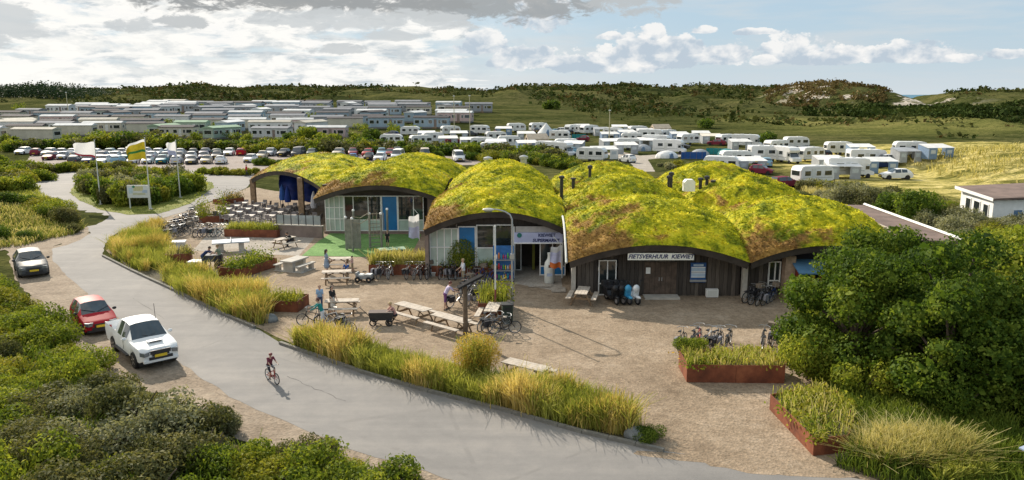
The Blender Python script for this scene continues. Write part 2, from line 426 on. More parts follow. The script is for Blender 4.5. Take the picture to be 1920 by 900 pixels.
# ground family
def m_ground():
    m, n, b, out = bsdf('dune_turf')
    geo = n.node('ShaderNodeNewGeometry'); P = geo.outputs['Position']
    a = n.noise(P, .012, 6, .62); vm = n.node('ShaderNodeVectorMath', operation='MULTIPLY'); n.l.new(P, vm.inputs[0]); vm.inputs[1].default_value = (.45, 1.0, 1.0); c2 = n.noise(vm.outputs[0], .07, 6, .65); c3 = n.noise(P, .6, 5, .65); c4 = n.noise(P, 3.2, 4, .7)
    t = n.m('ADD', n.m('MULTIPLY', a, .40), n.m('ADD', n.m('MULTIPLY', c2, .36), n.m('MULTIPLY', c3, .24)))
    c = n.ramp(t, [(.36, (.018, .023, .009)), (.44, (.038, .046, .016)), (.50, (.068, .075, .027)), (.56, (.115, .110, .044)), (.66, (.175, .150, .066))])
    dk = n.m('MULTIPLY', n.ss(n.noise(vm.outputs[0], .16, 7, .72), .50, .60), n.ss(n.noise(P, .022, 4, .6), .34, .56))
    c = n.mix(n.m('MULTIPLY', dk, .85), c, n.mix(n.ss(c3, .4, .6), (.016, .026, .008), (.05, .062, .016)))
    lt = n.m('MULTIPLY', n.ss(n.noise(vm.outputs[0], .11, 6, .7, .5), .52, .64), .55)
    c = n.mix(lt, c, (.155, .145, .050))
    # pale marram dune on the right
    sx = n.node('ShaderNodeSeparateXYZ'); n.l.new(P, sx.inputs[0])
    pale = n.m('MULTIPLY', n.ss(sx.outputs[0], 38, 52), n.m('MULTIPLY', n.ss(sx.outputs[1], 82, 92), n.ss(sx.outputs[1], 178, 150)))
    gw = n.noise(n.vec(n.m('MULTIPLY', sx.outputs[0], .55), sx.outputs[1], sx.outputs[2]), .35, 6, .7, .8)
    pc = n.ramp(gw, [(.35, (.10, .105, .026)), (.45, (.25, .225, .065)), (.56, (.50, .42, .15)), (.66, (.64, .54, .24))])
    c = n.mix(pale, c, pc)
    hill = n.m('MULTIPLY', n.ss(sx.outputs[0], 50, 110), n.m('MULTIPLY', n.ss(sx.outputs[1], 205, 235), n.ss(sx.outputs[1], 330, 290)))
    c = n.mix(n.m('MULTIPLY', hill, .8), c, n.ramp(t, [(.38, (.036, .044, .013)), (.46, (.095, .105, .030)), (.54, (.165, .165, .050)), (.64, (.24, .21, .075))]))
    # bare sand blow-outs on the far dune
    sd = n.m('MULTIPLY', n.ss(n.noise(P, .028, 5, .6), .585, .61), n.m('MULTIPLY', n.ss(sx.outputs[0], 170, 205), n.m('MULTIPLY', n.ss(sx.outputs[1], 440, 480), n.ss(sx.outputs[1], 575, 560))))
    sd = n.m('MULTIPLY', sd, n.ss(sx.outputs[0], 290, 260))
    c = n.mix(sd, c, (.62, .55, .47))
    c = n.mix(n.m('MULTIPLY', n.ss(c4, .5, .75), .35), c, n.mix(1.0, c, (.55, .55, .5), 'MULTIPLY'))
    n.put(b.inputs['Base Color'], c); b.inputs['Roughness'].default_value = 1.0; b.inputs['Specular IOR Level'].default_value = 0.0
    bp = n.node('ShaderNodeBump'); bp.inputs['Strength'].default_value = .9; bp.inputs['Distance'].default_value = .8
    n.put(bp.inputs['Height'], n.m('ADD', n.m('MULTIPLY', c3, 1.0), n.m('MULTIPLY', c2, 3.0))); n.put(b.inputs['Normal'], bp.outputs[0])
    return m
def m_gravel(name, c0, c1, c2, big=.25):
    m, n, b, out = bsdf(name)
    P = n.node('ShaderNodeNewGeometry').outputs['Position']
    v = n.node('ShaderNodeTexVoronoi'); v.inputs['Scale'].default_value = 9.0; n.put(v.inputs['Vector'], P)
    pebble = n.node('ShaderNodeSeparateXYZ'); n.l.new(v.outputs['Color'], pebble.inputs[0])
    a = n.noise(P, big, 5, .6); d = n.noise(P, 1.6, 6, .7); e = n.noise(P, 14.0, 3, .7)
    t = n.m('ADD', n.m('MULTIPLY', a, .45), n.m('ADD', n.m('MULTIPLY', d, .35), n.m('MULTIPLY', e, .2)))
    c = n.ramp(t, [(.38, c0), (.5, c1), (.61, c2)])
    ws = n.ss(n.noise(P, .42, 7, .75, 1.2), .56, .68)
    c = n.mix(n.m('MULTIPLY', ws, .38), c, n.mix(1.0, c, (.62, .60, .57), 'MULTIPLY'))
    c = n.mix(.5, c, n.mix(1.0, c, n.ramp(pebble.outputs[0], [(0, (.62, .60, .56)), (.5, (1, 1, 1)), (1, (1.35, 1.3, 1.25))]), 'MULTIPLY'))
    n.put(b.inputs['Base Color'], c); b.inputs['Roughness'].default_value = .95; b.inputs['Specular IOR Level'].default_value = .15
    bp = n.node('ShaderNodeBump'); bp.inputs['Strength'].default_value = .55; bp.inputs['Distance'].default_value = .04
    n.put(bp.inputs['Height'], n.m('ADD', v.outputs['Distance'], e)); n.put(b.inputs['Normal'], bp.outputs[0])
    return m
def m_road():
    m, n, b, out = bsdf('worn_asphalt')
    P = n.node('ShaderNodeNewGeometry').outputs['Position']
    a = n.noise(P, .11, 6, .62, .4); d = n.noise(P, 1.1, 6, .7); e = n.noise(P, 26.0, 3, .7)
    mp = n.node('ShaderNodeMapping'); n.l.new(P, mp.inputs[0]); mp.inputs['Rotation'].default_value = (0, 0, rad(48)); mp.inputs['Scale'].default_value = (.05, 1.0, 1.0)
    st = n.noise(mp.outputs[0], .85, 5, .6, .3)
    t = n.m('ADD', n.m('MULTIPLY', a, .38), n.m('ADD', n.m('MULTIPLY', d, .22), n.m('ADD', n.m('MULTIPLY', e, .12), n.m('MULTIPLY', st, .28))))
    c = n.ramp(t, [(.36, (.158, .152, .146)), (.5, (.222, .211, .200)), (.62, (.290, .270, .248))])
    v = n.node('ShaderNodeTexVoronoi', feature='DISTANCE_TO_EDGE'); v.inputs['Scale'].default_value = .16
    n.put(v.inputs['Vector'], n.mix(.12, P, n.node('ShaderNodeTexNoise').outputs['Color']))
    crack = n.m('MULTIPLY', n.ss(v.outputs['Distance'], .012, .003), n.ss(d, .45, .6))
    c = n.mix(n.m('MULTIPLY', crack, .3), c, (.12, .115, .11))
    n.put(b.inputs['Base Color'], c); b.inputs['Roughness'].default_value = .85; b.inputs['Specular IOR Level'].default_value = .25
    bp = n.node('ShaderNodeBump'); bp.inputs['Strength'].default_value = .25; bp.inputs['Distance'].default_value = .02
    n.put(bp.inputs['Height'], e); n.put(b.inputs['Normal'], bp.outputs[0])
    return m
def m_sedum():
    m, n, b, out = bsdf('sedum')
    geo = n.node('ShaderNodeNewGeometry'); P = geo.outputs['Position']
    a = n.noise(P, .22, 6, .62, .6); d = n.noise(P, .62, 7, .72, .6); e = n.noise(P, 5.0, 4, .7)
    isl = geo.outputs['Random Per Island']
    at = n.node('ShaderNodeAttribute', attribute_name='brown').outputs['Fac']
    y = n.ramp(n.m('ADD', n.m('MULTIPLY', d, .72), n.m('MULTIPLY', e, .28)), [(.34, (.085, .125, .012)), (.43, (.21, .25, .014)), (.50, (.50, .49, .020)), (.58, (.82, .72, .035)), (.70, (.84, .63, .06))])
    br = n.ramp(n.m('ADD', n.m('MULTIPLY', e, .6), n.m('MULTIPLY', d, .4)), [(.35, (.11, .06, .024)), (.5, (.28, .135, .050)), (.64, (.48, .27, .09))])
    f = n.ss(n.m('ADD', n.m('ADD', n.m('MULTIPLY', a, .9), n.m('MULTIPLY', d, .55)), at), .79, .91)
    f2 = n.m('MULTIPLY', n.ss(n.noise(P, 1.15, 6, .7, .8), .56, .66), .55)
    f = n.m('MAXIMUM', n.m('MULTIPLY', f, .9), f2)
    c = n.mix(f, y, br)
    c = n.mix(.35, c, n.mix(1.0, c, n.ramp(isl, [(0, (.7, .7, .7)), (1, (1.35, 1.35, 1.35))]), 'MULTIPLY'))
    n.put(b.inputs['Base Color'], c); b.inputs['Roughness'].default_value = .85; b.inputs['Specular IOR Level'].default_value = .15
    tr = n.node('ShaderNodeBsdfTranslucent'); n.put(tr.inputs[0], c)
    mx = n.node('ShaderNodeMixShader'); mx.inputs[0].default_value = .22
    n.l.new(b.outputs[0], mx.inputs[1]); n.l.new(tr.outputs[0], mx.inputs[2]); n.l.new(mx.outputs[0], out.inputs[0])
    bp = n.node('ShaderNodeBump'); bp.inputs['Strength'].default_value = .6; bp.inputs['Distance'].default_value = .09
    n.put(bp.inputs['Height'], n.m('ADD', e, n.m('MULTIPLY', d, 1.5))); n.put(b.inputs['Normal'], bp.outputs[0])
    return m
def m_corten():
    m, n, b, out = bsdf('corten_steel')
    co = n.node('ShaderNodeNewGeometry').outputs['Position']
    a = n.noise(co, 1.4, 6, .65); s = n.noise(n.vec(0, 0, 0), 1, 1)
    c = n.ramp(a, [(.3, (.10, .030, .014)), (.5, (.20, .060, .026)), (.7, (.30, .105, .045))])
    n.put(b.inputs['Base Color'], c); b.inputs['Roughness'].default_value = .75; b.inputs['Metallic'].default_value = .15
    bp = n.node('ShaderNodeBump'); bp.inputs['Strength'].default_value = .2; bp.inputs['Distance'].default_value = .01
    n.put(bp.inputs['Height'], a); n.put(b.inputs['Normal'], bp.outputs[0])
    return m
def m_plank():
    m, n, b, out = bsdf('dark_weathered_wood')
    co = n.node('ShaderNodeTexCoord').outputs['Object']
    sx = n.node('ShaderNodeSeparateXYZ'); n.l.new(co, sx.inputs[0])
    oi = n.node('ShaderNodeObjectInfo').outputs['Random']
    g = n.noise(n.vec(n.m('MULTIPLY', sx.outputs[0], 9.0), sx.outputs[1], n.m('ADD', n.m('MULTIPLY', sx.outputs[2], .6), n.m('MULTIPLY', oi, 50.0))), 2.2, 5, .65)
    c = n.ramp(n.m('ADD', n.m('MULTIPLY', g, .65), n.m('MULTIPLY', oi, .35)), [(.25, (.030, .025, .022)), (.5, (.075, .062, .052)), (.72, (.15, .125, .105))])
    n.put(b.inputs['Base Color'], c); b.inputs['Roughness'].default_value = .85
    bp = n.node('ShaderNodeBump'); bp.inputs['Strength'].default_value = .5; bp.inputs['Distance'].default_value = .01
    n.put(bp.inputs['Height'], g); n.put(b.inputs['Normal'], bp.outputs[0])
    return m
def m_sea():
    m, n, b, out = bsdf('sea_water')
    P = n.node('ShaderNodeNewGeometry').outputs['Position']
    c = n.ramp(n.noise(P, .004, 5, .6), [(.35, (.010, .10, .17)), (.65, (.03, .17, .24))])
    n.put(b.inputs['Base Color'], c); b.inputs['Roughness'].default_value = .35; b.inputs['Specular IOR Level'].default_value = .3
    bp = n.node('ShaderNodeBump'); bp.inputs['Strength'].default_value = .6; bp.inputs['Distance'].default_value = 1.0
    n.put(bp.inputs['Height'], n.noise(P, .12, 4, .6)); n.put(b.inputs['Normal'], bp.outputs[0])
    return m
GROUND = m_ground(); ROAD = m_road(); SEDUM = m_sedum(); CORTEN = m_corten(); PLANK = m_plank(); SEA = m_sea()
GRAVEL = m_gravel('plaza_gravel', (.195, .146, .100), (.288, .222, .156), (.370, .296, .220))
SAND = m_gravel('verge_sand', (.21, .165, .120), (.285, .228, .172), (.36, .295, .225), .5)
PARKG = m_gravel('car_park_gravel', (.25, .205, .18), (.31, .265, .24), (.37, .32, .29), .3)
SOIL = m_gravel('planting_soil', (.05, .045, .03), (.09, .08, .05), (.14, .12, .07), .6)
LAWN = m_gravel('short_lawn', (.10, .12, .025), (.17, .19, .035), (.27, .26, .06), .4)
TURF = m_gravel('play_turf', (.10, .20, .06), (.15, .28, .09), (.20, .34, .12), .3)
PALE = m_gravel('pale_paving', (.30, .265, .225), (.36, .325, .28), (.43, .39, .34), .3)
KERB = mat('kerb_concrete', (.20, .19, .165), .9, .25, 1.5, 0, .4, 20)
WOODT = mat('weathered_table_wood', (.47, .41, .34), .8, .2, 3, 0, .3, 25)
WOODD = mat('dark_post_wood', (.13, .095, .065), .85, .3, 3, 0, .4, 20)
WOODM = mat('brown_post_wood', (.24, .165, .10), .8, .3, 3, 0, .4, 20)
CONC = mat('concrete', (.46, .43, .38), .85, .14, 2, 0, .3, 25)
WHITE = mat('white_paint', (.80, .80, .78), .45, .06, 2, rnd=.04)
OFFW = mat('offwhite_frame', (.62, .63, .60), .5, .08, 2)
GREYM = mat('grey_metal', (.42, .43, .44), .4, .08, 2, .6)
DARKM = mat('dark_metal', (.04, .04, .045), .45, .2, 4, .4)
BLACK = mat('black_rubber', (.018, .018, .02), .7, .2, 6)
BLACKP = mat('black_plastic', (.03, .03, .033), .5, .2, 6)
FASC = mat('roof_fascia', (.055, .045, .038), .8, .3, 1.2, 0, .3, 12)
BRICK = mat('pale_brick_wall', (.40, .29, .21), .85, .2, 5, 0, .3, 20)
BROWNW = mat('brown_wall', (.22, .17, .145), .85, .15, 1.5, 0, .25, 16)
GLASSD = glass('dark_window_glass', (.025, .032, .034))
GLASSB = glass('car_glass', (.045, .06, .07), .04, .9)
PANEG = mat('pale_green_pane', (.42, .52, .47), .15, .15, 1.0, 0, 0, 30, .8)
PANEB = mat('blue_panel', (.015, .16, .40), .35, .12, 1.2)
BLUEP = mat('blue_board', (.02, .09, .27), .45, .1, 2)
BANNER = mat('lilac_banner', (.45, .48, .68), .6, .10, 1.0)
NAVY = mat('navy_letter', (.012, .018, .10), .5, .1, 4)
YPLATE = mat('yellow_plate', (.75, .52, .03), .5, .06, 8)
LAMPG = mat('headlamp_glass', (.20, .22, .24), .10, .1, 8, .3)
TAILR = mat('tail_lamp', (.35, .02, .02), .25, .1, 8)
SKIN = mat('skin', (.52, .33, .24), .6, .08, 10)
ALLOY = mat('alloy_rim', (.50, .50, .52), .35, .1, 8, .7)
# foliage
FOL = dict(
 bright=foliage('leaf_bright_green', [(.050, .088, .012), (.135, .185, .020), (.245, .285, .032), (.400, .400, .065)], .42),
 olive=foliage('leaf_olive', [(.045, .055, .020), (.098, .106, .038), (.160, .158, .060), (.235, .220, .098)]),
 grey=foliage('leaf_grey_green', [(.090, .098, .052), (.185, .192, .105), (.290, .290, .175), (.42, .41, .27)]),
 dark=foliage('leaf_dark_green', [(.024, .050, .009), (.056, .104, .014), (.115, .172, .021), (.225, .275, .042)], .42),
 yellow=foliage('leaf_yellow_green', [(.090, .110, .012), (.180, .195, .020), (.290, .285, .035), (.390, .350, .060)]),
 gold=foliage('leaf_gold', [(.22, .14, .02), (.42, .28, .035), (.58, .40, .07), (.66, .52, .15)]),
 conifer=foliage('needle_green', [(.012, .026, .014), (.024, .045, .022), (.040, .066, .030), (.065, .095, .045)], .15, .02))
FOL['scrub'] = foliage('scrub_brown', [(.040, .030, .012), (.085, .064, .024), (.140, .105, .042), (.200, .150, .070)], .15, .02, .9, .03)
FOL['far_olive'] = foliage('far_scrub_olive', [(.028, .036, .012), (.055, .066, .020), (.088, .098, .030), (.13, .13, .048)], .12, .02, .9, .03)
FOL['far_dark'] = foliage('far_scrub_dark', [(.016, .026, .008), (.030, .048, .012), (.052, .076, .018), (.088, .11, .03)], .12, .02, .9, .03)
STRAW = foliage('ornamental_grass', [(.20, .165, .040), (.40, .31, .085), (.59, .46, .145), (.75, .61, .27)], .35, .35)
STRAWG = foliage('ornamental_grass_green', [(.11, .135, .026), (.22, .25, .042), (.38, .39, .075), (.54, .51, .15)], .35, .35)
PALEG = foliage('pale_marram_blades', [(.19, .18, .05), (.38, .34, .11), (.56, .49, .20), (.70, .61, .32)], .35, .3)
GREENG = foliage('green_grass_blades', [(.05, .085, .012), (.10, .15, .02), (.17, .22, .03), (.26, .29, .05)], .35, .5)
MATT = mat('matt_black_board', (.03, .03, .032), .95, .2, 3, 0, 0, 30, .05)
BARK = mat('bark', (.12, .09, .065), .9, .3, 6, 0, .5, 20)
# ------------------------------------------------------------------ ground, sea, roads
ys = np.concatenate([np.linspace(-40, 8, 8)[:-1], 8 + (np.geomspace(10, 1700, 250) - 10)])
us = np.linspace(-1.0, 1.0, 260)
P = np.zeros((len(ys), len(us), 3))
for i, y in enumerate(ys):
    x = us * (70 + .95 * max(0, y)); P[i, :, 0] = x; P[i, :, 1] = y
P[:, :, 2] = terrv(P[:, :, 0], P[:, :, 1])
o = link('ground', grid_mesh('ground', P, GROUND)); o['kind'] = 'structure'
seam = MB(); seam.add([(-30000, 1000, -4), (30000, 1000, -4), (30000, 32000, -4), (-30000, 32000, -4)], [(0, 1, 2, 3)])
o = seam.build('sea', SEA); o['kind'] = 'structure'
KERB1 = [(1245, 848), (1090, 812), (940, 770), (800, 735), (680, 700), (590, 668), (525, 645)]
KERB2 = [(478, 616), (420, 591), (330, 547), (250, 510), (193, 481)]
ROADPX = [(1640, 905), (1500, 880), (1400, 868)] + KERB1 + [(485, 618)] + KERB2 + [(193, 466), (205, 446), (235, 427), (300, 411), (350, 396), (400, 376), (440, 362), (462, 352), (476, 336), (482, 322),
          (400, 321), (330, 318), (230, 318), (140, 322), (95, 328), (60, 346), (50, 358), (90, 372), (130, 392), (150, 410), (163, 425), (170, 437), (150, 450), (125, 460), (98, 466), (98, 486), (130, 523), (200, 583), (280, 640), (345, 685), (430, 745), (560, 803), (650, 840), (800, 885), (870, 905)]
roadp = GP(ROADPX) + [Vector((-1, 17, 0)), Vector((14, 16, 0))]
gravp = GP([(200, 470), (250, 505), (350, 552), (470, 610), (600, 668), (800, 732), (1000, 785), (1245, 846), (1500, 885), (1650, 920), (1640, 820), (1560, 700), (1640, 560), (1700, 470)]) + [Vector((30, 60, 0)), Vector((20, 62, 0)), Vector((-14, 84, 0)), Vector((-30, 96, 0))] + GP([(470, 350), (380, 385), (300, 408), (225, 430)])
sheet('plaza_gravel', gravp, .006, GRAVEL, .15)
vergp = GP([(8, 455), (98, 462), (170, 436), (180, 500), (300, 620), (500, 760), (800, 870), (900, 905)]) + [Vector((-2, 18, 0)), Vector((-8, 19, 0))] + GP([(520, 860), (330, 775), (215, 715), (120, 640), (62, 575), (20, 510)])
sheet('sand_verge', vergp, .010, SAND, .5, .7, seed=5)
sheet('road', roadp, .016, ROAD, .16, .6, seed=2)
parkp = GP([(40, 316), (110, 322), (260, 318), (480, 321), (620, 312), (760, 312), (900, 309), (1000, 306), (900, 296), (760, 289), (560, 286), (440, 283), (200, 283), (60, 288)])
sheet('car_park', parkp, .012, PARKG, .3, 1.5, seed=3)
campp = [Gt(1130, 287), Gt(1170, 286), Gt(1200, 292), Gt(1250, 289), Gt(1310, 287), Gt(1320, 290), Gt(1215, 299), Gt(1228, 322), Gt(1195, 322), Gt(1180, 303)]
sheet('camp_lane', campp, .012, PALE, .15, 1.0)
sheet('camp_pitch_path', GP([(1430, 336), (1480, 330), (1480, 346), (1420, 352)]), .012, PALE, .2, .8)
# roundabout island of lawn
ISL = [(130, 362), (150, 376), (190, 394), (240, 403), (300, 401), (355, 383), (402, 351), (398, 342), (330, 332), (200, 330), (145, 340)]
sheet('lawn', GP(ISL), .030, LAWN, .2, .6)
sheet('lawn', GP([(0, 345), (60, 353), (52, 362), (95, 376), (130, 395), (155, 415), (172, 432), (150, 448), (95, 463), (40, 462), (0, 470)]), .008, SAND, .3, .6)
# green play turf and its timber edge
TURFPX = [(620, 438), (598, 452), (566, 480), (690, 482), (760, 478), (775, 470), (790, 440)]
sheet('play_turf', GP(TURFPX), .022, TURF, .03, 1.2)
sheet('paving', GP([(400, 430), (590, 446), (560, 480), (360, 470)]), .010, PALE, .1, 1.0)
sheet('paving', GP([(352, 408), (470, 383), (606, 432), (520, 442), (430, 425)]), .011, PALE, .05, 1.0, seed=8)
sheet('paving', GP([(960, 520), (1052, 520), (1056, 548), (966, 532)]), .012, PALE, .03, 1.0, seed=9)
sheet('soil_bed', GP([(205, 468), (240, 445), (310, 425), (330, 470), (370, 500), (480, 545), (505, 575), (495, 612), (420, 589), (330, 545), (250, 508)]), .012, SOIL, .1, .6)
sheet('soil_bed', GP([(545, 642), (600, 618), (720, 650), (860, 700), (950, 722), (1060, 735), (1190, 790), (1215, 826), (1230, 841), (1090, 809), (940, 767), (800, 732), (680, 697)]), .012, SOIL, .1, .6, seed=4)
# sand blown and driven onto the road edge
rq = random.Random(4)
for i, (px, py) in enumerate(((1275, 856), (1340, 864), (1420, 874), (1500, 886))):
    c = G(px, py); a = math.atan2(-.77, .64) if px < 900 else -.15; L_ = rq.uniform(1.2, 2.6); w_ = rq.uniform(.25, .6)
    pl = [Vector((c.x + math.cos(a) * L_ * math.cos(q) - math.sin(a) * w_ * math.sin(q) * rq.uniform(.6, 1.2), c.y + math.sin(a) * L_ * math.cos(q) + math.cos(a) * w_ * math.sin(q) * rq.uniform(.6, 1.2), 0)) for q in [k * math.pi / 7 for k in range(14)]]
    sheet('sand_drift', pl, .0185 + i * .0001, SAND if px < 900 else GRAVEL, .12, .25, seed=30 + i)
# tar-filled seams in the old asphalt
TAR = mat('road_tar', (.12, .115, .11), .9, .2, 2, 0, .2, 20, .1)
for i, (pxs, w_) in enumerate((([(540, 706), (600, 733), (662, 761)], .022), ([(250, 560), (330, 612)], .016))):
    w = GP(pxs); pts_ = []
    for a, b in zip(w, w[1:]):
        for k in range(8): pts_.append(a.lerp(b, k / 8))
    pts_ = [p + Vector((rq.uniform(-.06, .06), rq.uniform(-.06, .06), 0)) for p in pts_]
    lft, rgt = [], []
    for a, b in zip(pts_, pts_[1:]):
        d = (b - a).normalized(); n_ = Vector((-d.y, d.x, 0)) * w_ * .55 * rq.uniform(.4, 1.4); lft.append(a + n_); rgt.append(a - n_)
    sheet('road_seam', lft + rgt[::-1], .0200 + i * .0002, TAR, .02, .4, seed=60 + i)
# kerbs: single stones laid end to end, each a piece of its kerb
def kerb_line(pxs, label):
    t = tag(bpy.data.objects.new('kerb', None), kind='structure'); COL.objects.link(t)
    w = GP(pxs); L = [0]
    for a, b in zip(w, w[1:]): L.append(L[-1] + (b - a).length)
    n = int(L[-1] / 1.0)
    me = None
    for i in range(n):
        d = (i + .5) * L[-1] / n
        k = max(j for j in range(len(L)) if L[j] <= d); k = min(k, len(w) - 2)
        f = (d - L[k]) / (L[k + 1] - L[k]); p = w[k].lerp(w[k + 1], f); dr = w[k + 1] - w[k]
        if me is None:
            me = MB().box((0, 0, .05), (L[-1] / n - .02, .16, .18)).mesh('kerb_stone', KERB)
        s = link('kerb_stone', me, t, (p.x, p.y, R.uniform(-.008, .008)), math.atan2(dr.y, dr.x) + R.uniform(-.012, .012))
kerb_line(KERB1, ''); kerb_line(KERB2, '')

# ------------------------------------------------------------------ the sedum-roofed building
BLD = thing('sedum_roof_building', 'low building under a cluster of domed yellow-green sedum roofs', 'building', (0, 0, 0))
class Dome:
    def __init__(s, c00, c10, c01, c11, zc, ax, ay, crown, zf=None):
        s.c = [Vector((*c, 0)) for c in (c00, c10, c01, c11)]; s.zc = zc; s.ax = ax; s.ay = ay; s.cr = crown
    def xy(s, u, v):                                # u,v in -1..1
        a, b = (u + 1) / 2, (v + 1) / 2
        return s.c[0] * (1 - a) * (1 - b) + s.c[1] * a * (1 - b) + s.c[2] * (1 - a) * b + s.c[3] * a * b
    def z(s, u, v): return s.zc + s.ax * (1 - u * u) + s.ay * (1 - v * v) + s.cr * (1 - u * u) * (1 - v * v)
    def zfront(s, x):                               # height of the underside just behind the front edge
        u = -1 + 2 * (x - s.c[0].x) / (s.c[1].x - s.c[0].x); u = max(-1, min(1, u))
        return s.z(u, -.82) - .36
    def mesh(s, part, seed, browner=1.0, overhang=0):
        n, m_ = 110, 110
        u = np.linspace(-1, 1, n)[None, :].repeat(m_, 0); v = np.linspace(-1, 1, m_)[:, None].repeat(n, 1)
        a, b = (u + 1) / 2, (v + 1) / 2
        X = s.c[0].x * (1 - a) * (1 - b) + s.c[1].x * a * (1 - b) + s.c[2].x * (1 - a) * b + s.c[3].x * a * b
        Y = s.c[0].y * (1 - a) * (1 - b) + s.c[1].y * a * (1 - b) + s.c[2].y * (1 - a) * b + s.c[3].y * a * b
        Z = s.zc + s.ax * (1 - u * u) + s.ay * (1 - v * v) + s.cr * (1 - u * u) * (1 - v * v)
        edge = np.minimum(1 - np.abs(u), 1 - np.abs(v))
        nz = (fbm(X * 1.3, Y * 1.3, 4, seed) - .5) * .40 + (fbm(X * 4.5, Y * 4.5, 2, seed + 5) - .5) * .14
        Zt = Z + nz * sstep(0, .12, edge) + .10 * sstep(0, .06, edge)
        o = link('vault_roof', grid_mesh('vault_roof', np.stack([X, Y, Zt], -1), SEDUM), part)
        br = browner * (.20 * sstep(.1, 1.0, -u) + .16 * sstep(.45, 1.0, -v) * sstep(-1.2, .9, -u) - .06)
        at = o.data.attributes.new('brown', 'FLOAT', 'POINT'); at.data.foreach_set('value', np.ascontiguousarray(br, np.float32).ravel())
        # leafy tufts standing on the mat
        N = 9000; k = NR.randint(0, n * m_, N); px, py, pz, pb = X.ravel()[k], Y.ravel()[k], Zt.ravel()[k], br.ravel()[k]
        px = px + NR.uniform(-.06, .06, N); py = py + NR.uniform(-.06, .06, N)
        an = NR.uniform(0, 6.28, N); sz = NR.uniform(.03, .085, N); t = NR.uniform(.25, 1.1, N)
        ux, uy = np.cos(an) * sz, np.sin(an) * sz
        wx, wy, wz = -np.sin(an) * sz * np.cos(t), np.cos(an) * sz * np.cos(t), np.sin(t) * sz
        c = np.stack([px, py, pz + .03], -1); U = np.stack([ux, uy, 0 * ux], -1); V = np.stack([wx, wy, wz], -1)
        q = np.stack([c - U, c - V * .2, c + U, c + V * 1.4], 1)
        t_ = link('sedum_tufts', quads('sedum_tufts', q, SEDUM), o); t_['kind'] = 'stuff'
        a2 = t_.data.attributes.new('brown', 'FLOAT', 'POINT'); a2.data.foreach_set('value', np.repeat(pb, 4).astype(np.float32))
        # dark timber edge board and soffit, a little inside the mat
        mb = MB(); q = 24; ring = []
        for i in range(q): ring.append((-1 + 2 * i / q, -1))
        for i in range(q): ring.append((1, -1 + 2 * i / q))
        for i in range(q): ring.append((1 - 2 * i / q, 1))
        for i in range(q): ring.append((-1, 1 - 2 * i / q))
        vs = []
        for (uu, vv) in ring:
            p = s.xy(uu * .992, vv * .992); z = s.z(uu, vv)
            vs.append((p.x, p.y, z + .02)); p2 = s.xy(uu * .975, vv * .975); vs.append((p2.x, p2.y, z - .40))
        K = len(ring)
        mb.add(vs, [(2 * i, 2 * i + 1, 2 * ((i + 1) % K) + 1, 2 * ((i + 1) % K)) for i in range(K)])
        mb.build('edge_board', FASC, o, 40)
        g = 14; us2 = np.linspace(-.972, .972, g)
        PP = np.zeros((g, g, 3))
        for j in range(g):
            for i in range(g):
                p = s.xy(us2[i], us2[j]); PP[j, i] = (p.x, p.y, s.z(us2[i], us2[j]) - .38)
        link('soffit', grid_mesh('soffit', PP, FASC), o)
        return o
D1 = Dome((3.3, 43.6), (13.9, 43.4), (3.6, 55), (13.8, 55), 2.35, 1.05, 1.75, .2)
D2 = Dome((13.9, 43.4), (23.0, 43.2), (13.8, 55), (23.0, 55), 2.35, 1.05, 1.75, .2)
D3 = Dome((-5.75, 48.6), (3.6, 48.8), (-5.5, 61), (3.6, 61), 3.35, 1.2, 1.05, .35)
D4 = Dome((3.6, 55), (13.8, 55), (3.6, 66.3), (13.8, 66.3), 1.85, 1.6, 2.0, .2)
D5 = Dome((-16.9, 64.2), (-5.9, 64.2), (-16.4, 76.5), (-5.6, 76.5), 3.25, 1.2, 1.05, .35)
D6 = Dome((-5.5, 61), (3.6, 61), (-5.6, 73.5), (3.6, 73.5), 2.6, 1.8, 1.5, .3)
D7 = Dome((3.6, 66.3), (13.8, 66.3), (3.6, 77.5), (13.8, 77.5), 1.85, 1.6, 2.0, .2)
D8 = Dome((13.8, 55), (23.0, 55), (13.8, 66.3), (23.4, 66.3), 1.85, 1.6, 2.0, .2)
D8b = Dome((13.8, 66.3), (23.4, 66.3), (13.8, 77.5), (23.8, 77.5), 1.85, 1.6, 2.0, .2)
D9 = Dome((-28.8, 83.2), (-15.4, 66.8), (-24.0, 93), (-10.6, 79.5), 2.75, 1.75, .9, .35)
D10 = Dome((-16.0, 78.2), (-5.6, 77.0), (-15, 89), (-4.6, 88), 2.6, 1.6, 1.2, .2)
for i, (d, b) in enumerate(((D1, 1.05), (D2, 1.0), (D3, 1.15), (D4, .75), (D5, .95), (D6, .7), (D7, .5), (D8, .35), (D8b, .4), (D9, .95), (D10, .3))):
    d.mesh(BLD, 20 + i * 3, b)
# pale gutter on the left end of the front vault
g = []
for i in range(13):
    v = -1 + i * .14; p = D1.xy(-1.012, v); g.append((p.x - .05, p.y, D1.z(-1, v) - .02))
MB().tube(g, .07, 6).build('gutter', OFFW, BLD, 40)
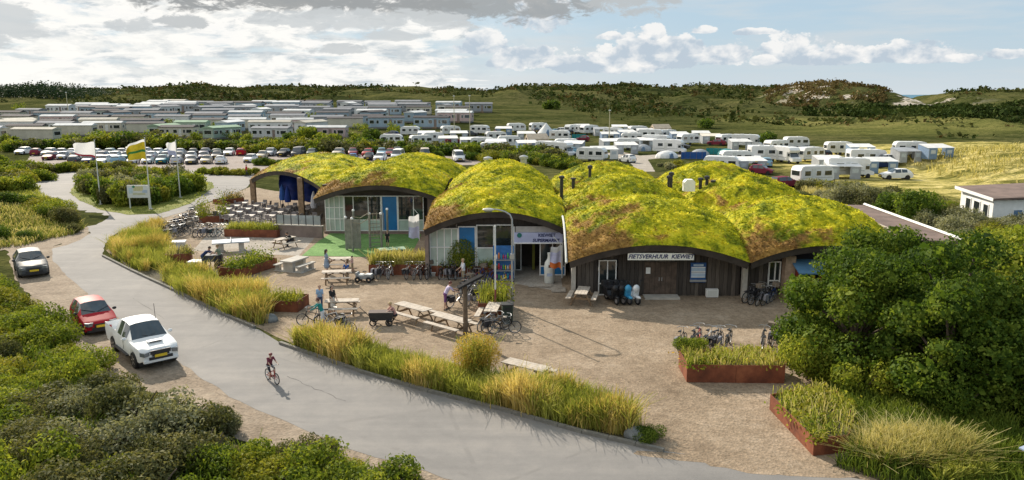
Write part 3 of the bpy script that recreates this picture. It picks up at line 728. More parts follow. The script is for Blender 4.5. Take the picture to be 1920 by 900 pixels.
# ---- front plank walls
def plank_wall(x0, y0, x1, y1, n, topf, skip=(), mat_=PLANK, z0=0.0, y_off=0.0):
    for i in range(n):
        a, b = i / n, (i + 1) / n
        xa, xb = x0 + (x1 - x0) * a, x0 + (x1 - x0) * b
        ya = y0 + (y1 - y0) * (a + b) / 2
        xm = (xa + xb) / 2
        zb = z0
        for (s0, s1, zt) in skip:
            if s0 < xm < s1: zb = zt
        h = topf(xm)
        if h - zb < .05: continue
        MB().box((0, 0, (zb + h) / 2), (xb - xa - .018, .045, h - zb)).build('plank', mat_, BLD, None, (xm, ya + R.uniform(-.012, .012), 0))
plank_wall(3.95, 44.95, 13.75, 44.85, 40, D1.zfront, [(5.2, 6.32, 2.25)])
plank_wall(14.1, 44.75, 16.1, 44.7, 8, D2.zfront, [(15.35, 16.1, 2.2)])
plank_wall(19.4, 44.6, 22.8, 44.5, 13, D2.zfront)
for i in range(18):                                # left return of the front vault
    y = 45.2 + i * .27
    MB().box((0, 0, 1.25), (.045, .25, 2.5 if i < 4 else 2.9)).build('plank', PLANK, BLD, None, (3.9 + R.uniform(-.01, .01), y, .2))
def wallbox(name, x0, x1, y0, y1, z0, z1, m_): return MB().box(((x0 + x1) / 2, (y0 + y1) / 2, (z0 + z1) / 2), (x1 - x0, y1 - y0, z1 - z0)).build(name, m_, BLD)
wallbox('wall', 4.05, 22.6, 45.2, 76.5, 0, 1.5, FASC)
wallbox('wall', -5.2, 3.5, 53.0, 72.6, 0, 2.2, FASC)
wallbox('wall', -16.1, -6.2, 66.5, 76.0, 0, 3.1, FASC)
wallbox('wall', -15, -5.2, 79, 87.4, 0, 2.2, FASC)
wallbox('pillar', 13.78, 14.08, 44.35, 44.65, 0, 2.55, CONC)
wallbox('pillar', 3.55, 3.8, 44.3, 44.6, 0, 2.35, CONC)
wallbox('pillar', 16.2, 16.8, 44.1, 44.75, 0, 2.6, BRICK)
# ---- glazing helper: frame bars round panes on a wall plane facing -Y
def glazing(xs, y, zs, panes, topf=None, fr=.07, fm=WHITE):
    """xs: mullion lines, zs: transom lines; panes: material or list per bay (each a list per row)"""
    f = MB(); z1 = zs[-1]
    for i, x in enumerate(xs):
        zt = z1
        f.box((x, y, (zs[0] + zt) / 2), (fr, .10, zt - zs[0] + fr))
    for i in range(len(xs) - 1):
        for z in zs: f.box(((xs[i] + xs[i + 1]) / 2, y, z), (xs[i + 1] - xs[i] - fr - .002, .085, fr))
    w = f.build('window', fm, BLD)
    for i in range(len(xs) - 1):
        for j in range(len(zs) - 1):
            pm = panes[i] if isinstance(panes, (list, tuple)) else panes
            pm = pm[j] if isinstance(pm, (list, tuple)) else pm
            MB().box(((xs[i] + xs[i + 1]) / 2, y + .02, (zs[j] + zs[j + 1]) / 2), (xs[i + 1] - xs[i] - fr - .004, .02, zs[j + 1] - zs[j] - fr - .004)).build('pane', pm, w)
    return w
glazing([5.25, 5.76, 6.27], 44.90, [.06, .75, 2.18], GLASSD)
glazing([15.42, 15.78, 16.08], 44.65, [.7, 1.0, 2.15], [[GLASSD, GLASSD], [GLASSD, GLASSD]])
# middle front
Y3 = 49.9
glazing([-5.45, -4.98, -4.5, -4.02, -3.62], Y3, [.25, 2.0, 3.25], PANEG)
glazing([-3.55, -2.44], Y3, [.25, 3.38], PANEB)
glazing([-2.34, -1.22], Y3, [.25, 1.95, 3.48], [[PANEG, GLASSD]])
glazing([-1.16, .06], Y3, [.25, 1.95, 3.50], [[GLASSD, GLASSD]])
plank_wall(-5.5, Y3 + .12, 3.5, Y3 + .12, 20, D3.zfront, [(-9, .2, 3.2), (.2, 9, 2.45)], FASC)
wallbox('wall', -5.5, .1, Y3 - .04, Y3 + .08, 0, .2, CONC)
wallbox('wall', -5.74, -5.50, 49.3, 52.5, 0, 3.4, BROWNW)
wallbox('entrance_floor', .1, 3.5, 49.6, 53.0, .012, .03, PALE)
wallbox('entrance_side', .1, .18, Y3 + .2, 53, .03, 2.4, FASC)
glazing([1.88, 2.7, 3.55], Y3, [.1, .7, 2.3], [[PANEB, GLASSD], [PANEB, GLASSD]])
glazing([.22, .62], 51.6, [.05, 2.2], GLASSD)
wallbox('yellow_display', 1.4, 1.58, 51.7, 51.9, .05, 2.1, mat('dim_yellow', (.22, .22, .03), .6))
# left front
Y5 = 66.0
glazing([-16.3, -15.95, -15.5, -15.05, -14.7], Y5, [.25, 1.3, 2.3, 3.3], PANEG)
glazing([-14.62, -13.85, -12.55, -11.45], Y5, [.25, 1.2, 3.3], [[PANEG, GLASSD]] + [[PANEG, GLASSD], [PANEG, GLASSD]])
glazing([-11.36, -10.02], Y5, [.25, 3.3], PANEB)
glazing([-9.94, -8.6, -7.75], Y5, [.25, 1.2, 3.3], [[PANEG, GLASSD], [PANEG, GLASSD]])
wallbox('wall', -16.5, -7.4, Y5 + .07, Y5 + .4, 3.36, 4.3, FASC)
wallbox('wall', -16.5, -7.4, Y5 - .05, Y5 + .05, 0, .2, BROWNW)
wallbox('wall', -7.38, -5.3, 66.0, 66.4, 0, 3.2, BROWNW)
wallbox('wall', -5.72, -5.48, 52.5, 66.0, 0, 3.0, BROWNW)
# door of the hire shop, handle, notice, box, step
dm = mat('hire_door_wood', (.10, .072, .055), .8, .3, 3, 0, .4, 18)
for k in range(2):
    d = MB()
    for i in range(3): d.box((7.98 + k * .98 + i * .325 + .16, 44.86, 1.05), (.31, .05, 2.06))
    dd = d.build('door', dm, BLD)
    MB().box((8.88 + k * .16, 44.81, 1.05), (.04, .06, .22)).build('handle', GREYM, dd)
wallbox('doorstep', 7.9, 10.0, 43.9, 44.75, .01, .12, CONC)
# canopy posts and terrace wall
for (x, y, zt) in ((-28.3, 83.0, 2.9), (-20.2, 72.6, 4.2), (-23.9, 92.2, 3.0), (-16.4, 68.1, 3.3)):
    MB().box((x, y, zt / 2), (.5, .5, zt)).build('post', WOODM, BLD)
for i in range(8):
    a = i / 8; p = D9.xy(-1 + 2 * a + .12, -.86)
# roof fittings
for (px, py, Y, h) in ((1053, 349, 58, .8), (1075, 345, 60, .5), (1106, 334, 65, 1.1), (1258, 346, 60.5, 1.0), (1254, 348, 60.3, .8), (1313, 352, 60, .8), (1325, 352, 60, .95), (1337, 352, 60, .6)):
    X = Xat(px, Y, py); z = zcrest(py, Y)
    MB().lathe([(.13, -1.0), (.13, h * .72), (.22, h * .74), (.22, h * .95), (.05, h * 1.02)], 10).build('vent_pipe', BLACKP, BLD, 40, (X, Y, z))
X = Xat(1289, 60, 356)
MB().prism([(-.42, 0), (.42, 0), (.42, .72), (.25, .92), (-.25, .92), (-.42, .72)], -.35, .35, 'y').build('vent_box', WHITE, BLD, None, (X, 59.6, zcrest(358, 59.6)))
for (px, py, Y) in ((805, 312, 84), (915, 306, 70), (982, 303, 72)):
    MB().lathe([(.3, -.5), (.3, .25), (.42, .3), (.42, .5), (.1, .62)], 10).build('roof_cowl', GREYM, BLD, 40, (Xat(px, Y, py), Y, zcrest(py, Y)))
# kiosk hatch under its blue canopy at the right end
k = MB(); k.add([(16.6, 44.55, 2.35), (19.3, 44.5, 2.35), (19.3, 42.9, 1.85), (16.6, 42.95, 1.85), (16.6, 44.55, 2.28), (19.3, 44.5, 2.28), (19.3, 42.9, 1.78), (16.6, 42.95, 1.78)],
      [(0, 1, 2, 3), (4, 7, 6, 5), (0, 3, 7, 4), (1, 5, 6, 2), (2, 6, 7, 3), (0, 4, 5, 1)])
k.build('awning', mat('blue_awning', (.10, .22, .36), .6, .12, 2), BLD)
redf = mat('red_hatch_frame', (.30, .05, .03), .6, .15, 3)
wallbox('hatch_frame', 16.85, 16.97, 44.0, 44.5, .9, 2.1, redf); wallbox('hatch_frame', 19.1, 19.22, 44.0, 44.5, .9, 2.1, redf)
wallbox('counter', 16.85, 19.3, 43.8, 44.6, 0, 1.0, BRICK); wallbox('hatch_opening', 16.98, 19.09, 44.35, 44.5, 1.0, 2.1, BLACKP)
for i in range(7): wallbox('goods', 17.4 + i * .22, 17.55 + i * .22, 44.1, 44.25, 1.01, 1.25 + .1 * (i % 3), [WHITE, redf, YPLATE][i % 3])
# ---- flat annex on the right
AN = thing('flat_roof_annex', 'flat brown-roofed annex with pale edge right of the sedum roofs', 'building', (0, 0, 0))
ap = [(24.6, 64), (29.2, 63.2), (28.2, 48), (23.8, 48.4)]
m = MB(); m.prism(ap, 0, 2.65); m.build('wall', BROWNW, AN)
ap2 = [(24.3, 64.4), (29.6, 63.6), (28.6, 47.6), (23.4, 48)]
m = MB(); m.prism(ap2, 2.652, 2.86); m.build('roof', mat('bitumen_roof', (.17, .12, .10), .9, .25, .8, 0, .3, 10), AN)
m = MB(); m.tube([(29.62, 63.6, 2.93), (28.62, 47.6, 2.93)], .12, 4); m.build('edge_trim', OFFW, AN)
m = MB(); m.tube([(26.6, 63.5, 2.9), (25.9, 50.0, 2.9)], .09, 4); m.build('roof_seam', PALE, AN)
# ------------------------------------------------------------------ vehicles
def paint(name, col): return mat('paint_' + name, col, .55, .05, 2, .0, 0, 30, .14)
PAINTS = {'silver': (.50, .51, .53), 'white': (.78, .78, .77), 'black': (.025, .025, .028), 'grey': (.085, .09, .095), 'dark blue': (.02, .035, .10),
          'blue': (.05, .17, .42), 'red': (.34, .008, .018), 'maroon': (.20, .03, .05), 'dark green': (.02, .06, .05), 'beige': (.48, .42, .33), 'teal': (.03, .18, .22), 'light blue': (.22, .38, .48)}
def lerp(pts, x):
    if x <= pts[0][0]: return pts[0][1]
    for (a, va), (b, vb) in zip(pts, pts[1:]):
        if x <= b: return va + (vb - va) * (x - a) / (b - a)
    return pts[-1][1]
# profiles run from the nose (x = 0) to the tail (x = L)
CARS = {
 'hatchback': dict(L=3.55, W=1.64, zt=[(0, .62), (.10, .70), (.75, .90), (.95, .96), (1.62, 1.42), (2.2, 1.47), (3.0, 1.43), (3.3, 1.28), (3.5, .98), (3.55, .8)],
      belt=[(0, .58), (.3, .72), (.95, .88), (3.2, .96), (3.55, .78)], wr=[(0, .80), (.75, .84), (.95, .84), (1.62, .70), (3.0, .70), (3.35, .74), (3.55, .8)], pl=[(0, .78), (.25, .93), (.8, 1), (3.1, 1), (3.4, .92), (3.55, .85)],
      ws=(.95, 1.62), rw=(3.02, 3.36), sw=[(1.38, 2.12), (2.22, 2.92)], ax=(.62, 2.95), wr_=.29, zb=.20),
 'crossover': dict(L=4.35, W=1.80, zt=[(0, .72), (.10, .82), (.9, .98), (1.2, 1.03), (1.95, 1.50), (2.5, 1.56), (3.5, 1.51), (3.95, 1.30), (4.25, 1.0), (4.35, .82)],
      belt=[(0, .66), (.35, .80), (1.2, .95), (3.9, 1.06), (4.35, .82)], wr=[(0, .80), (.9, .86), (1.2, .84), (1.95, .70), (3.5, .69), (4.0, .74), (4.35, .8)], pl=[(0, .80), (.3, .94), (.9, 1), (3.8, 1), (4.2, .92), (4.35, .86)],
      ws=(1.2, 1.95), rw=(3.55, 4.05), sw=[(1.72, 2.55), (2.65, 3.42)], ax=(.86, 3.50), wr_=.34, zb=.24),
 'estate car': dict(L=4.6, W=1.76, zt=[(0, .62), (.10, .70), (1.0, .90), (1.3, .96), (2.05, 1.40), (2.6, 1.45), (4.0, 1.40), (4.35, 1.15), (4.6, .80)],
      belt=[(0, .58), (.35, .72), (1.3, .88), (4.1, .96), (4.6, .78)], wr=[(0, .80), (1.0, .86), (1.3, .84), (2.05, .70), (4.0, .69), (4.35, .76), (4.6, .8)], pl=[(0, .80), (.3, .94), (.9, 1), (4.1, 1), (4.45, .92), (4.6, .86)],
      ws=(1.3, 2.05), rw=(4.02, 4.36), sw=[(1.8, 2.65), (2.75, 3.9)], ax=(.88, 3.62), wr_=.31, zb=.20),
 'van': dict(L=5.0, W=1.92, zt=[(0, .75), (.10, .90), (.55, 1.08), (.8, 1.15), (1.55, 1.86), (2.1, 1.95), (4.6, 1.93), (4.9, 1.80), (5.0, 1.1)],
      belt=[(0, .70), (.3, .90), (.8, 1.08), (4.9, 1.15), (5.0, .9)], wr=[(0, .82), (.8, .86), (1.55, .78), (4.6, .80), (5.0, .84)], pl=[(0, .82), (.3, .95), (.8, 1), (4.9, 1), (5.0, .95)],
      ws=(.8, 1.55), rw=(4.88, 4.99), sw=[(1.3, 2.05), (2.2, 3.2), (3.35, 4.5)], ax=(.9, 3.9), wr_=.33, zb=.24),
 'pickup': dict(L=5.25, W=1.80, zt=[(0, .86), (.10, 1.0), (.9, 1.13), (1.38, 1.18), (2.02, 1.74), (2.5, 1.80), (3.25, 1.76), (3.50, 1.62), (3.56, 1.26), (3.60, .88), (5.10, .88), (5.14, 1.22), (5.25, 1.18)],
      belt=[(0, .78), (.35, 1.0), (1.38, 1.10), (3.5, 1.16), (3.6, 1.20), (5.25, 1.20)], wr=[(0, .80), (.9, .86), (1.38, .84), (2.02, .70), (3.25, .70), (3.5, .72), (3.6, .88), (5.12, .88), (5.25, .9)], pl=[(0, .80), (.3, .94), (.9, 1), (4.9, 1), (5.25, .97)],
      ws=(1.38, 2.02), rw=(3.27, 3.5), sw=[(1.84, 2.48), (2.60, 3.14)], ax=(.95, 4.05), wr_=.38, zb=.40),
}
def wheel_meshes(r, w):
    t = MB().lathe([(r * .66, -w / 2), (r * .93, -w / 2), (r, -w * .3), (r, w * .3), (r * .93, w / 2), (r * .66, w / 2)], 20)
    rim = MB().lathe([(r * .66, w * .30), (r * .66, w * .44), (r * .5, w * .40), (r * .18, w * .46), (.02, w * .46)], 20)
    for k in range(5):
        a = 2 * math.pi * k / 5; rim.box((r * .40 * math.cos(a), r * .40 * math.sin(a), w * .46), (r * .46, r * .12, .02), a)
    for mb in (t, rim):                              # axis to Y
        mb.v = [(x, z, y) for x, y, z in mb.v]
    return t, rim
def build_car(kind, colour, near=False):
    c = CARS[kind]; L, W_ = c['L'], c['W'] / 2
    pm = paint(colour, PAINTS[colour])
    t = thing('car' if kind != 'pickup' else 'pickup_truck', '', 'car')
    r = c['wr_']; ra = r + .06
    xs = set(); [xs.add(round(p[0], 3)) for k in ('zt', 'belt', 'wr', 'pl') for p in c[k]]
    for a in c['ws'] + c['rw']: xs.add(a)
    for a, b in c['sw']: xs.add(a); xs.add(b)
    for ax in c['ax']:
        for f in (-1, -.92, -.7, -.38, 0, .38, .7, .92, 1): xs.add(round(ax + f * ra, 3))
    xs = sorted(xs); xs = [x for i, x in enumerate(xs) if i == 0 or x - xs[i - 1] > .012]
    rows = []
    for x in xs:
        zt, be, wr, pl = (lerp(c[k], x) for k in ('zt', 'belt', 'wr', 'pl'))
        be = min(be, zt - .02) if kind != 'pickup' or x < 3.55 else be
        w = W_ * pl; zb = c['zb'] + (.10 if x < .15 or x > L - .15 else 0)
        za = zb
        for ax in c['ax']:
            d = abs(x - ax)
            if d < ra: za = max(zb, r + math.sqrt(max(0, ra * ra - d * d)) * .98)
        za = min(za, be - .06)
        bulge = .015 if za > zb else 0
        rows.append([(w * .80, zb), (w * .97 + bulge, za), (w + bulge, max(za + .02, za * .45 + be * .55)), (w * .975, be), (w * wr, zt - .05 if zt - be > .1 else zt - .012), (w * wr * .62, zt), (0, zt + .015)])
    me = MB(); n = len(xs); K = 7
    full = []
    for i, x in enumerate(xs):
        ring = [(L / 2 - x, y, z) for y, z in rows[i]] + [(L / 2 - x, -y, z) for y, z in reversed(rows[i][:-1])]
        full.append(ring)
    M2 = len(full[0])
    body, gl = MB(), {'windscreen': MB(), 'rear_window': MB(), 'side_window': []}
    sidew = [[MB(), MB()] for _ in c['sw']]
    def seg(mb, a, b, c_, d): mb.add([a, b, c_, d], [(0, 1, 2, 3)])
    for i in range(n - 1):
        xm = (xs[i] + xs[i + 1]) / 2
        for j in range(M2 - 1):
            jj = min(j, M2 - 2 - j)
            tgt = body
            if c['ws'][0] < xm < c['ws'][1] and jj >= 4: tgt = gl['windscreen']
            elif c['rw'][0] < xm < c['rw'][1] and jj >= 4: tgt = gl['rear_window']
            elif jj == 3:
                for q, (a, b) in enumerate(c['sw']):
                    if a < xm < b: tgt = sidew[q][0 if j < K - 1 else 1]
            seg(tgt, full[i][j], full[i][j + 1], full[i + 1][j + 1], full[i + 1][j])
    body.add(full[0], [tuple(range(M2))]); body.add(full[-1], [tuple(range(M2 - 1, -1, -1))])
    def fin(mb, name, m_, parent):
        if not mb.f: return None
        m = mb.mesh(name, m_, None); bm = bmesh.new(); bm.from_mesh(m)
        bmesh.ops.remove_doubles(bm, verts=bm.verts, dist=.0008); bmesh.ops.recalc_face_normals(bm, faces=bm.faces); bm.to_mesh(m); bm.free()
        m.polygons.foreach_set('use_smooth', [True] * len(m.polygons)); m.set_sharp_from_angle(angle=rad(32))
        return link(name, m, parent)
    bo = fin(body, 'body', pm, t)
    fin(gl['windscreen'], 'windscreen', GLASSB, t); fin(gl['rear_window'], 'rear_window', GLASSB, t)
    for a, b in sidew: fin(a, 'side_window', GLASSB, t); fin(b, 'side_window', GLASSB, t)
    # dark underside and arches
    u = MB(); u.box((0, 0, c['zb'] + .06), (L * .86, W_ * 1.5, .16))
    for ax in c['ax']: u.box((L / 2 - ax, 0, r + .06), (ra * 1.9, W_ * 1.74, ra * 1.3))
    u.build('underbody', BLACKP, t)
    key = ('wheel', r)
    if key not in PROTO:
        a, b = wheel_meshes(r, .22); PROTO[key] = (a.mesh('tyre', BLACK, 40), b.mesh('rim', ALLOY, 40))
    for ax in c['ax']:
        for s in (-1, 1):
            if near:
                w = link('wheel', PROTO[key][0], t, (L / 2 - ax, s * (W_ - .10), r)); w.rotation_euler = (0, 0, 0 if s > 0 else math.pi)
                link('rim', PROTO[key][1], w)
            else:
                w = link('wheel', PROTO[key][0], t, (L / 2 - ax, s * (W_ - .10), r))
    # lamps, grille, plates, mirrors
    fz = c['belt'][0][1]
    for s in (-1, 1):
        MB().box((L / 2 - .17, s * W_ * .66, fz + .02), (.26, W_ * .34, .15), -s * .42).build('headlight', LAMPG, t)
        MB().box((-L / 2 + .08, s * W_ * .76, fz + .12), (.16, .16, .26), s * .2).build('tail_light', TAILR, t)
        MB().ball((L / 2 - c['ws'][0] - .32, s * (W_ + .10), c['belt'][2][1] + .10), .1, 8, 5, 0, (.7, 1.1, .8)).build('mirror', BLACKP if colour != 'white' else pm, t, 50)
    MB().box((L / 2 + .012, 0, fz - .03), (.04, W_ * .8, .13)).box((L / 2 + .02, 0, c['zb'] + .19), (.05, W_ * 1.1, .12)).build('grille', BLACKP, t)
    MB().box((L / 2 + .05, 0, c['zb'] + .29), (.015, .52, .12)).build('number_plate', YPLATE, t)
    MB().box((-L / 2 - .015, 0, fz - .05), (.015, .52, .12)).build('number_plate', YPLATE, t)
    if near:
        MB().box((L / 2 - .02, 0, c['zb'] + .07), (.16, W_ * 1.62, .10)).build('bumper', pm if kind == 'pickup' else BLACKP, t)
        for s in (-1, 1):
            MB().box((L / 2 - c['sw'][0][1] + .12, s * (W_ + .012), c['belt'][2][1] - .12), (.2, .03, .035)).build('door_handle', BLACKP if colour != 'white' else GREYM, t)
            MB().tube([(L / 2 - c['ws'][0] - .02, s * .06, c['belt'][2][1] + .13), (L / 2 - c['ws'][0] - .28, s * .62, c['belt'][2][1] + .27)], .014, 4).build('wiper', BLACKP, t)
            MB().box((L / 2 - .04, s * W_ * .66, c['zb'] + .2), (.06, .18, .1)).build('fog_lamp', BLACKP, t)
    if near:
        for s in (-1, 1):
            MB().box((L / 2 - .10, s * W_ * .68, fz + .03), (.30, W_ * .36, .17), -s * .42).build('headlight_lens', LAMPG, t)
            MB().box((L / 2 - c['ws'][0] - .9, s * (W_ + .002), (c['zb'] + c['belt'][2][1]) / 2 + .1), (.012, .012, .55)).build('door_gap', BLACKP, t)
    if kind == 'pickup':
        MB().box((L / 2 + .02, 0, .86), (.05, W_ * .95, .17)).build('upper_grille', BLACKP, t)
        MB().box((L / 2 - .72, 0, 1.16), (.3, .62, .06)).build('bonnet_scoop', pm, t); MB().box((L / 2 - .58, 0, 1.16), (.03, .5, .045)).build('scoop_opening', BLACKP, t)
        for s in (-1, 1): MB().box((.1, s * (W_ + .03), .46), (1.9, .14, .06)).build('side_step', BLACKP, t)
        MB().tube([(.45, .55, 1.76), (.35, .56, 2.45)], .012, 4).build('aerial', BLACKP, t)
        MB().box((-L / 2 - .05, 0, .56), (.14, W_ * 1.7, .14)).build('rear_bumper', GREYM, t)
    return t
def heading(p, q): return math.atan2(q.y - p.y, q.x - p.x)
def near_car(kind, colour, f_px, heading_vec, label):
    """f_px: pixel of the ground below the middle of the nose"""
    t = build_car(kind, colour, True); p = G(*f_px)
    a = math.atan2(heading_vec[1], heading_vec[0]); L = CARS[kind]['L']
    t.location = (p.x - math.cos(a) * L / 2, p.y - math.sin(a) * L / 2, .014); t.rotation_euler = (0, 0, a)
    t['label'] = label; return t
near_car('crossover', 'grey', (66, 522), (.60, -.80), 'dark grey crossover parked farthest up the sandy verge').name = 'parked_car'
near_car('hatchback', 'red', (193, 628), (.65, -.76), 'small red hatchback parked behind the white pickup').name = 'parked_car'
near_car('pickup', 'white', (304, 693), (.67, -.74), 'white double-cab pickup parked on the sandy verge nearest the cyclist')
# ---- car park
kinds = ['hatchback', 'estate car', 'crossover', 'hatchback', 'estate car']
def car_row(row, y, x0, x1, step, cols, spec=None, ang=-1.35):
    i = 0; x = x0; cnt = {}
    while x <= x1 and i < 25:
        k = kinds[(i * 7 + len(row)) % 5]; c = cols[i % len(cols)]
        if spec and i < len(spec) and spec[i]: k, c = spec[i]
        p = G(x, y + R.uniform(-.7, .7))
        stamp(('car', k, c), lambda: build_car(k, c), '%s %s, %s from left in the %s' % (c, k, ORD[i], row), (p.x, p.y, .012), ang + R.uniform(-.06, .06) + (math.pi if R.random() < .4 else 0), 'cars in the gravel car park')
        i += 1; x += step
car_row('back row of the car park', 291.5, 70, 470, 22.5, ['maroon', 'silver', 'silver', 'white', 'grey', 'white', 'teal', 'silver', 'grey', 'silver', 'white', 'light blue', 'silver', 'black', 'dark blue', 'dark green', 'white', 'red'], [('hatchback', 'maroon'), None, None, None, None, None, None, None, ('van', 'beige')])
car_row('middle row of the car park', 298.5, 95, 418, 24, ['maroon', 'silver', 'grey', 'silver', 'dark blue', 'white', 'teal', 'teal', 'silver', 'silver', 'grey', 'white', 'dark blue', 'black'])
car_row('front row of the car park', 307, 140, 415, 27.5, ['grey', 'dark blue', 'white', 'light blue', 'silver', 'white', 'teal', 'silver', 'grey', 'beige', 'white'])
for (x, y, k, c, l) in ((44, 289, 'estate car', 'white', 'white estate car parked alone beside the bushes at far left'), (470, 304, 'hatchback', 'white', 'white hatchback parked by the red jacket walker'),
    (492, 297, 'hatchback', 'beige', 'beige hatchback at the left end of the middle car park'), (507, 292, 'crossover', 'silver', 'silver crossover beside the beige hatchback, back edge of the car park'), (533, 293, 'crossover', 'black', 'black crossover backed against the hedge between silver cars'),
    (560, 294, 'van', 'grey', 'grey van backed against the hedge above the canopy roof'), (585, 293, 'crossover', 'dark green', 'dark green crossover next to the grey van'), (604, 301, 'estate car', 'white', 'white estate car half hidden by the left sedum canopy'),
    (635, 292, 'crossover', 'beige', 'beige crossover against the hedge right of the canopy'), (640, 300, 'hatchback', 'dark green', 'dark green hatchback in front of the beige crossover'), (662, 303, 'hatchback', 'blue', 'bright blue hatchback just above the sedum roof'),
    (662, 292, 'crossover', 'maroon', 'maroon crossover against the hedge behind the blue hatchback'), (690, 292, 'estate car', 'red', 'red estate car in the middle of the car park hedge row'), (692, 300, 'hatchback', 'black', 'black hatchback in front of the red estate car'),
    (713, 302, 'crossover', 'white', 'white crossover right of the black hatchback, nearest the roofs'), (716, 292, 'crossover', 'light blue', 'pale blue crossover beside the red estate car'), (732, 292, 'estate car', 'maroon', 'maroon estate car behind the white van'),
    (746, 299, 'van', 'white', 'white van parked in front of the maroon estate car'), (745, 290, 'crossover', 'grey', 'grey crossover at the right end of the hedge row'), (860, 302, 'van', 'white', 'white van parked alone behind the sedum roofs'), (797, 297, 'van', 'beige', 'beige van with dark windscreen beside the hedge')):
    p = G(x, y); q = stamp(('car', k, c), lambda: build_car(k, c), l, (p.x, p.y, .012), -1.5 + R.uniform(-.12, .12), 'cars in the gravel car park')

# ------------------------------------------------------------------ campers
def win(parent, c, d, m_=GLASSD, rz=0.0, fr=None):
    f = MB().box(c, (d[0] + .10 if d[0] > .06 else d[0], d[1] + .10 if d[1] > .06 else d[1], d[2] + .10)).build('window', fr or WHITE, parent)
    k = [d[0], d[1], d[2]]
    for i in (0, 1):
        if k[i] <= .06: k[i] += .025
    MB().box(c, k).build('pane', m_, f); return f
def caravan_body(L, H, W_, m_):
    """rounded caravan shell, side profile extruded"""
    p = [(-L / 2, .55), (-L / 2 + .15, .45), (L / 2 - .35, .45), (L / 2 - .02, .75), (L / 2, 1.2), (L / 2 - .28, H - .38), (L / 2 - .75, H - .05), (L / 2 - 1.2, H), (-L / 2 + .7, H), (-L / 2 + .25, H - .12), (-L / 2 + .02, H - .6)]
    m = MB().prism(p, -W_ / 2, W_ / 2, 'y').mesh('body', m_)
    bm = bmesh.new(); bm.from_mesh(m); bmesh.ops.bevel(bm, geom=[e for e in bm.edges if len(e.link_faces) == 2 and e.calc_face_angle(0) > 1.2], offset=.09, segments=2, affect='EDGES'); bm.to_mesh(m); bm.free()
    return m
def make_caravan(col='white', L=5.4):
    t = thing('touring_caravan', '', 'caravan'); H, W_ = 2.58, 2.25
    m_ = {'white': mat('caravan_white', (.74, .74, .72), .45, .06, 1.2, rnd=.06), 'cream': mat('caravan_cream', (.66, .62, .52), .5, .06, 1.2, rnd=.06)}[col]
    link('body', caravan_body(L, H, W_, m_), t)
    for s in (-1, 1):
        for x, w in ((-L * .30, .9), (L * .02, .7), (L * .30, 1.1)): win(t, (x, s * (W_ / 2 + .01), 1.62), (w, .03, .62))
        MB().box((-.0, s * (W_ / 2 + .012), 1.02), (L * .86, .012, .07)).build('stripe', GREYM, t)
    win(t, (-L / 2 + .02, 0, 1.62), (.05, 1.6, .62)); win(t, (L / 2 - .10, 0, 1.60), (.05, 1.7, .55))
    MB().box((-.7, -W_ / 2 - .012, 1.38), (.62, .025, 1.75)).build('door', OFFW, t)
    MB().box((L * .1, 0, H + .04), (.7, .5, .1)).build('roof_hatch', OFFW, t)
    a, b = wheel_meshes(.32, .2)
    for s in (-1, 1): a.build('wheel', BLACK, t, 40, (-.1, s * (W_ / 2 - .12), .32))
    MB().tube([(L / 2 - .3, .5, .5), (L / 2 + 1.0, 0, .5), (L / 2 - .3, -.5, .5)], .05, 5).tube([(L / 2 + .95, 0, .0), (L / 2 + .95, 0, .55)], .04, 5).build('tow_bar', DARKM, t)
    return t
def make_motorhome(L=6.6):
    t = thing('motorhome', '', 'motorhome'); H, W_ = 2.9, 2.25
    m_ = mat('motorhome_white', (.78, .78, .77), .4, .05, 1.2, rnd=.05)
    p = [(-L / 2, .5), (-L / 2, H - .15), (-L / 2 + .2, H), (L / 2 - 1.6, H), (L / 2 - .9, H - .1), (L / 2 - .55, H - .55), (L / 2 - .75, H - .95), (L / 2 - 1.35, 1.95), (L / 2 - 1.35, .5)]
    m = MB().prism(p, -W_ / 2, W_ / 2, 'y').mesh('body', m_)
    bm = bmesh.new(); bm.from_mesh(m); bmesh.ops.bevel(bm, geom=[e for e in bm.edges if len(e.link_faces) == 2 and e.calc_face_angle(0) > 1.2], offset=.07, segments=2, affect='EDGES'); bm.to_mesh(m); bm.free()
    link('body', m, t)
    MB().prism([(L / 2 - 1.34, .45), (L / 2 - .0, .45), (L / 2, .95), (L / 2 - .65, 1.18), (L / 2 - 1.05, 1.93), (L / 2 - 1.34, 1.94)], -W_ / 2 + .12, W_ / 2 - .12, 'y').build('cab', m_, t)
    MB().add([(L / 2 - .63, -.9, 1.20), (L / 2 - .63, .9, 1.20), (L / 2 - 1.03, .85, 1.90), (L / 2 - 1.03, -.85, 1.90)], [(0, 1, 2, 3)]).build('windscreen', GLASSB, t)
    for s in (-1, 1):
        win(t, (-L * .25, s * (W_ / 2 + .01), 1.85), (1.0, .03, .6)); win(t, (L * .05, s * (W_ / 2 + .01), 1.85), (.9, .03, .6)); win(t, (L / 2 - 1.0, s * (W_ / 2 - .11), 1.55), (.55, .03, .5))
        MB().box((-.4, s * (W_ / 2 + .012), 1.1), (L * .68, .012, .10)).build('stripe', GREYM, t)
    win(t, (-L / 2 - .01, 0, 1.9), (.03, 1.3, .6))
    MB().box((-.55, -W_ / 2 - .012, 1.4), (.6, .025, 1.8)).build('door', OFFW, t)
    a, b = wheel_meshes(.34, .22)
    for x in (L / 2 - .85, -L / 2 + 1.3):
        for s in (-1, 1): a.build('wheel', BLACK, t, 40, (x, s * (W_ / 2 - .2), .34))
    MB().box((-1.2, 0, H + .05), (.8, .6, .1)).box((.6, .2, H + .05), (.5, .5, .1)).build('roof_hatch', OFFW, t)
    return t
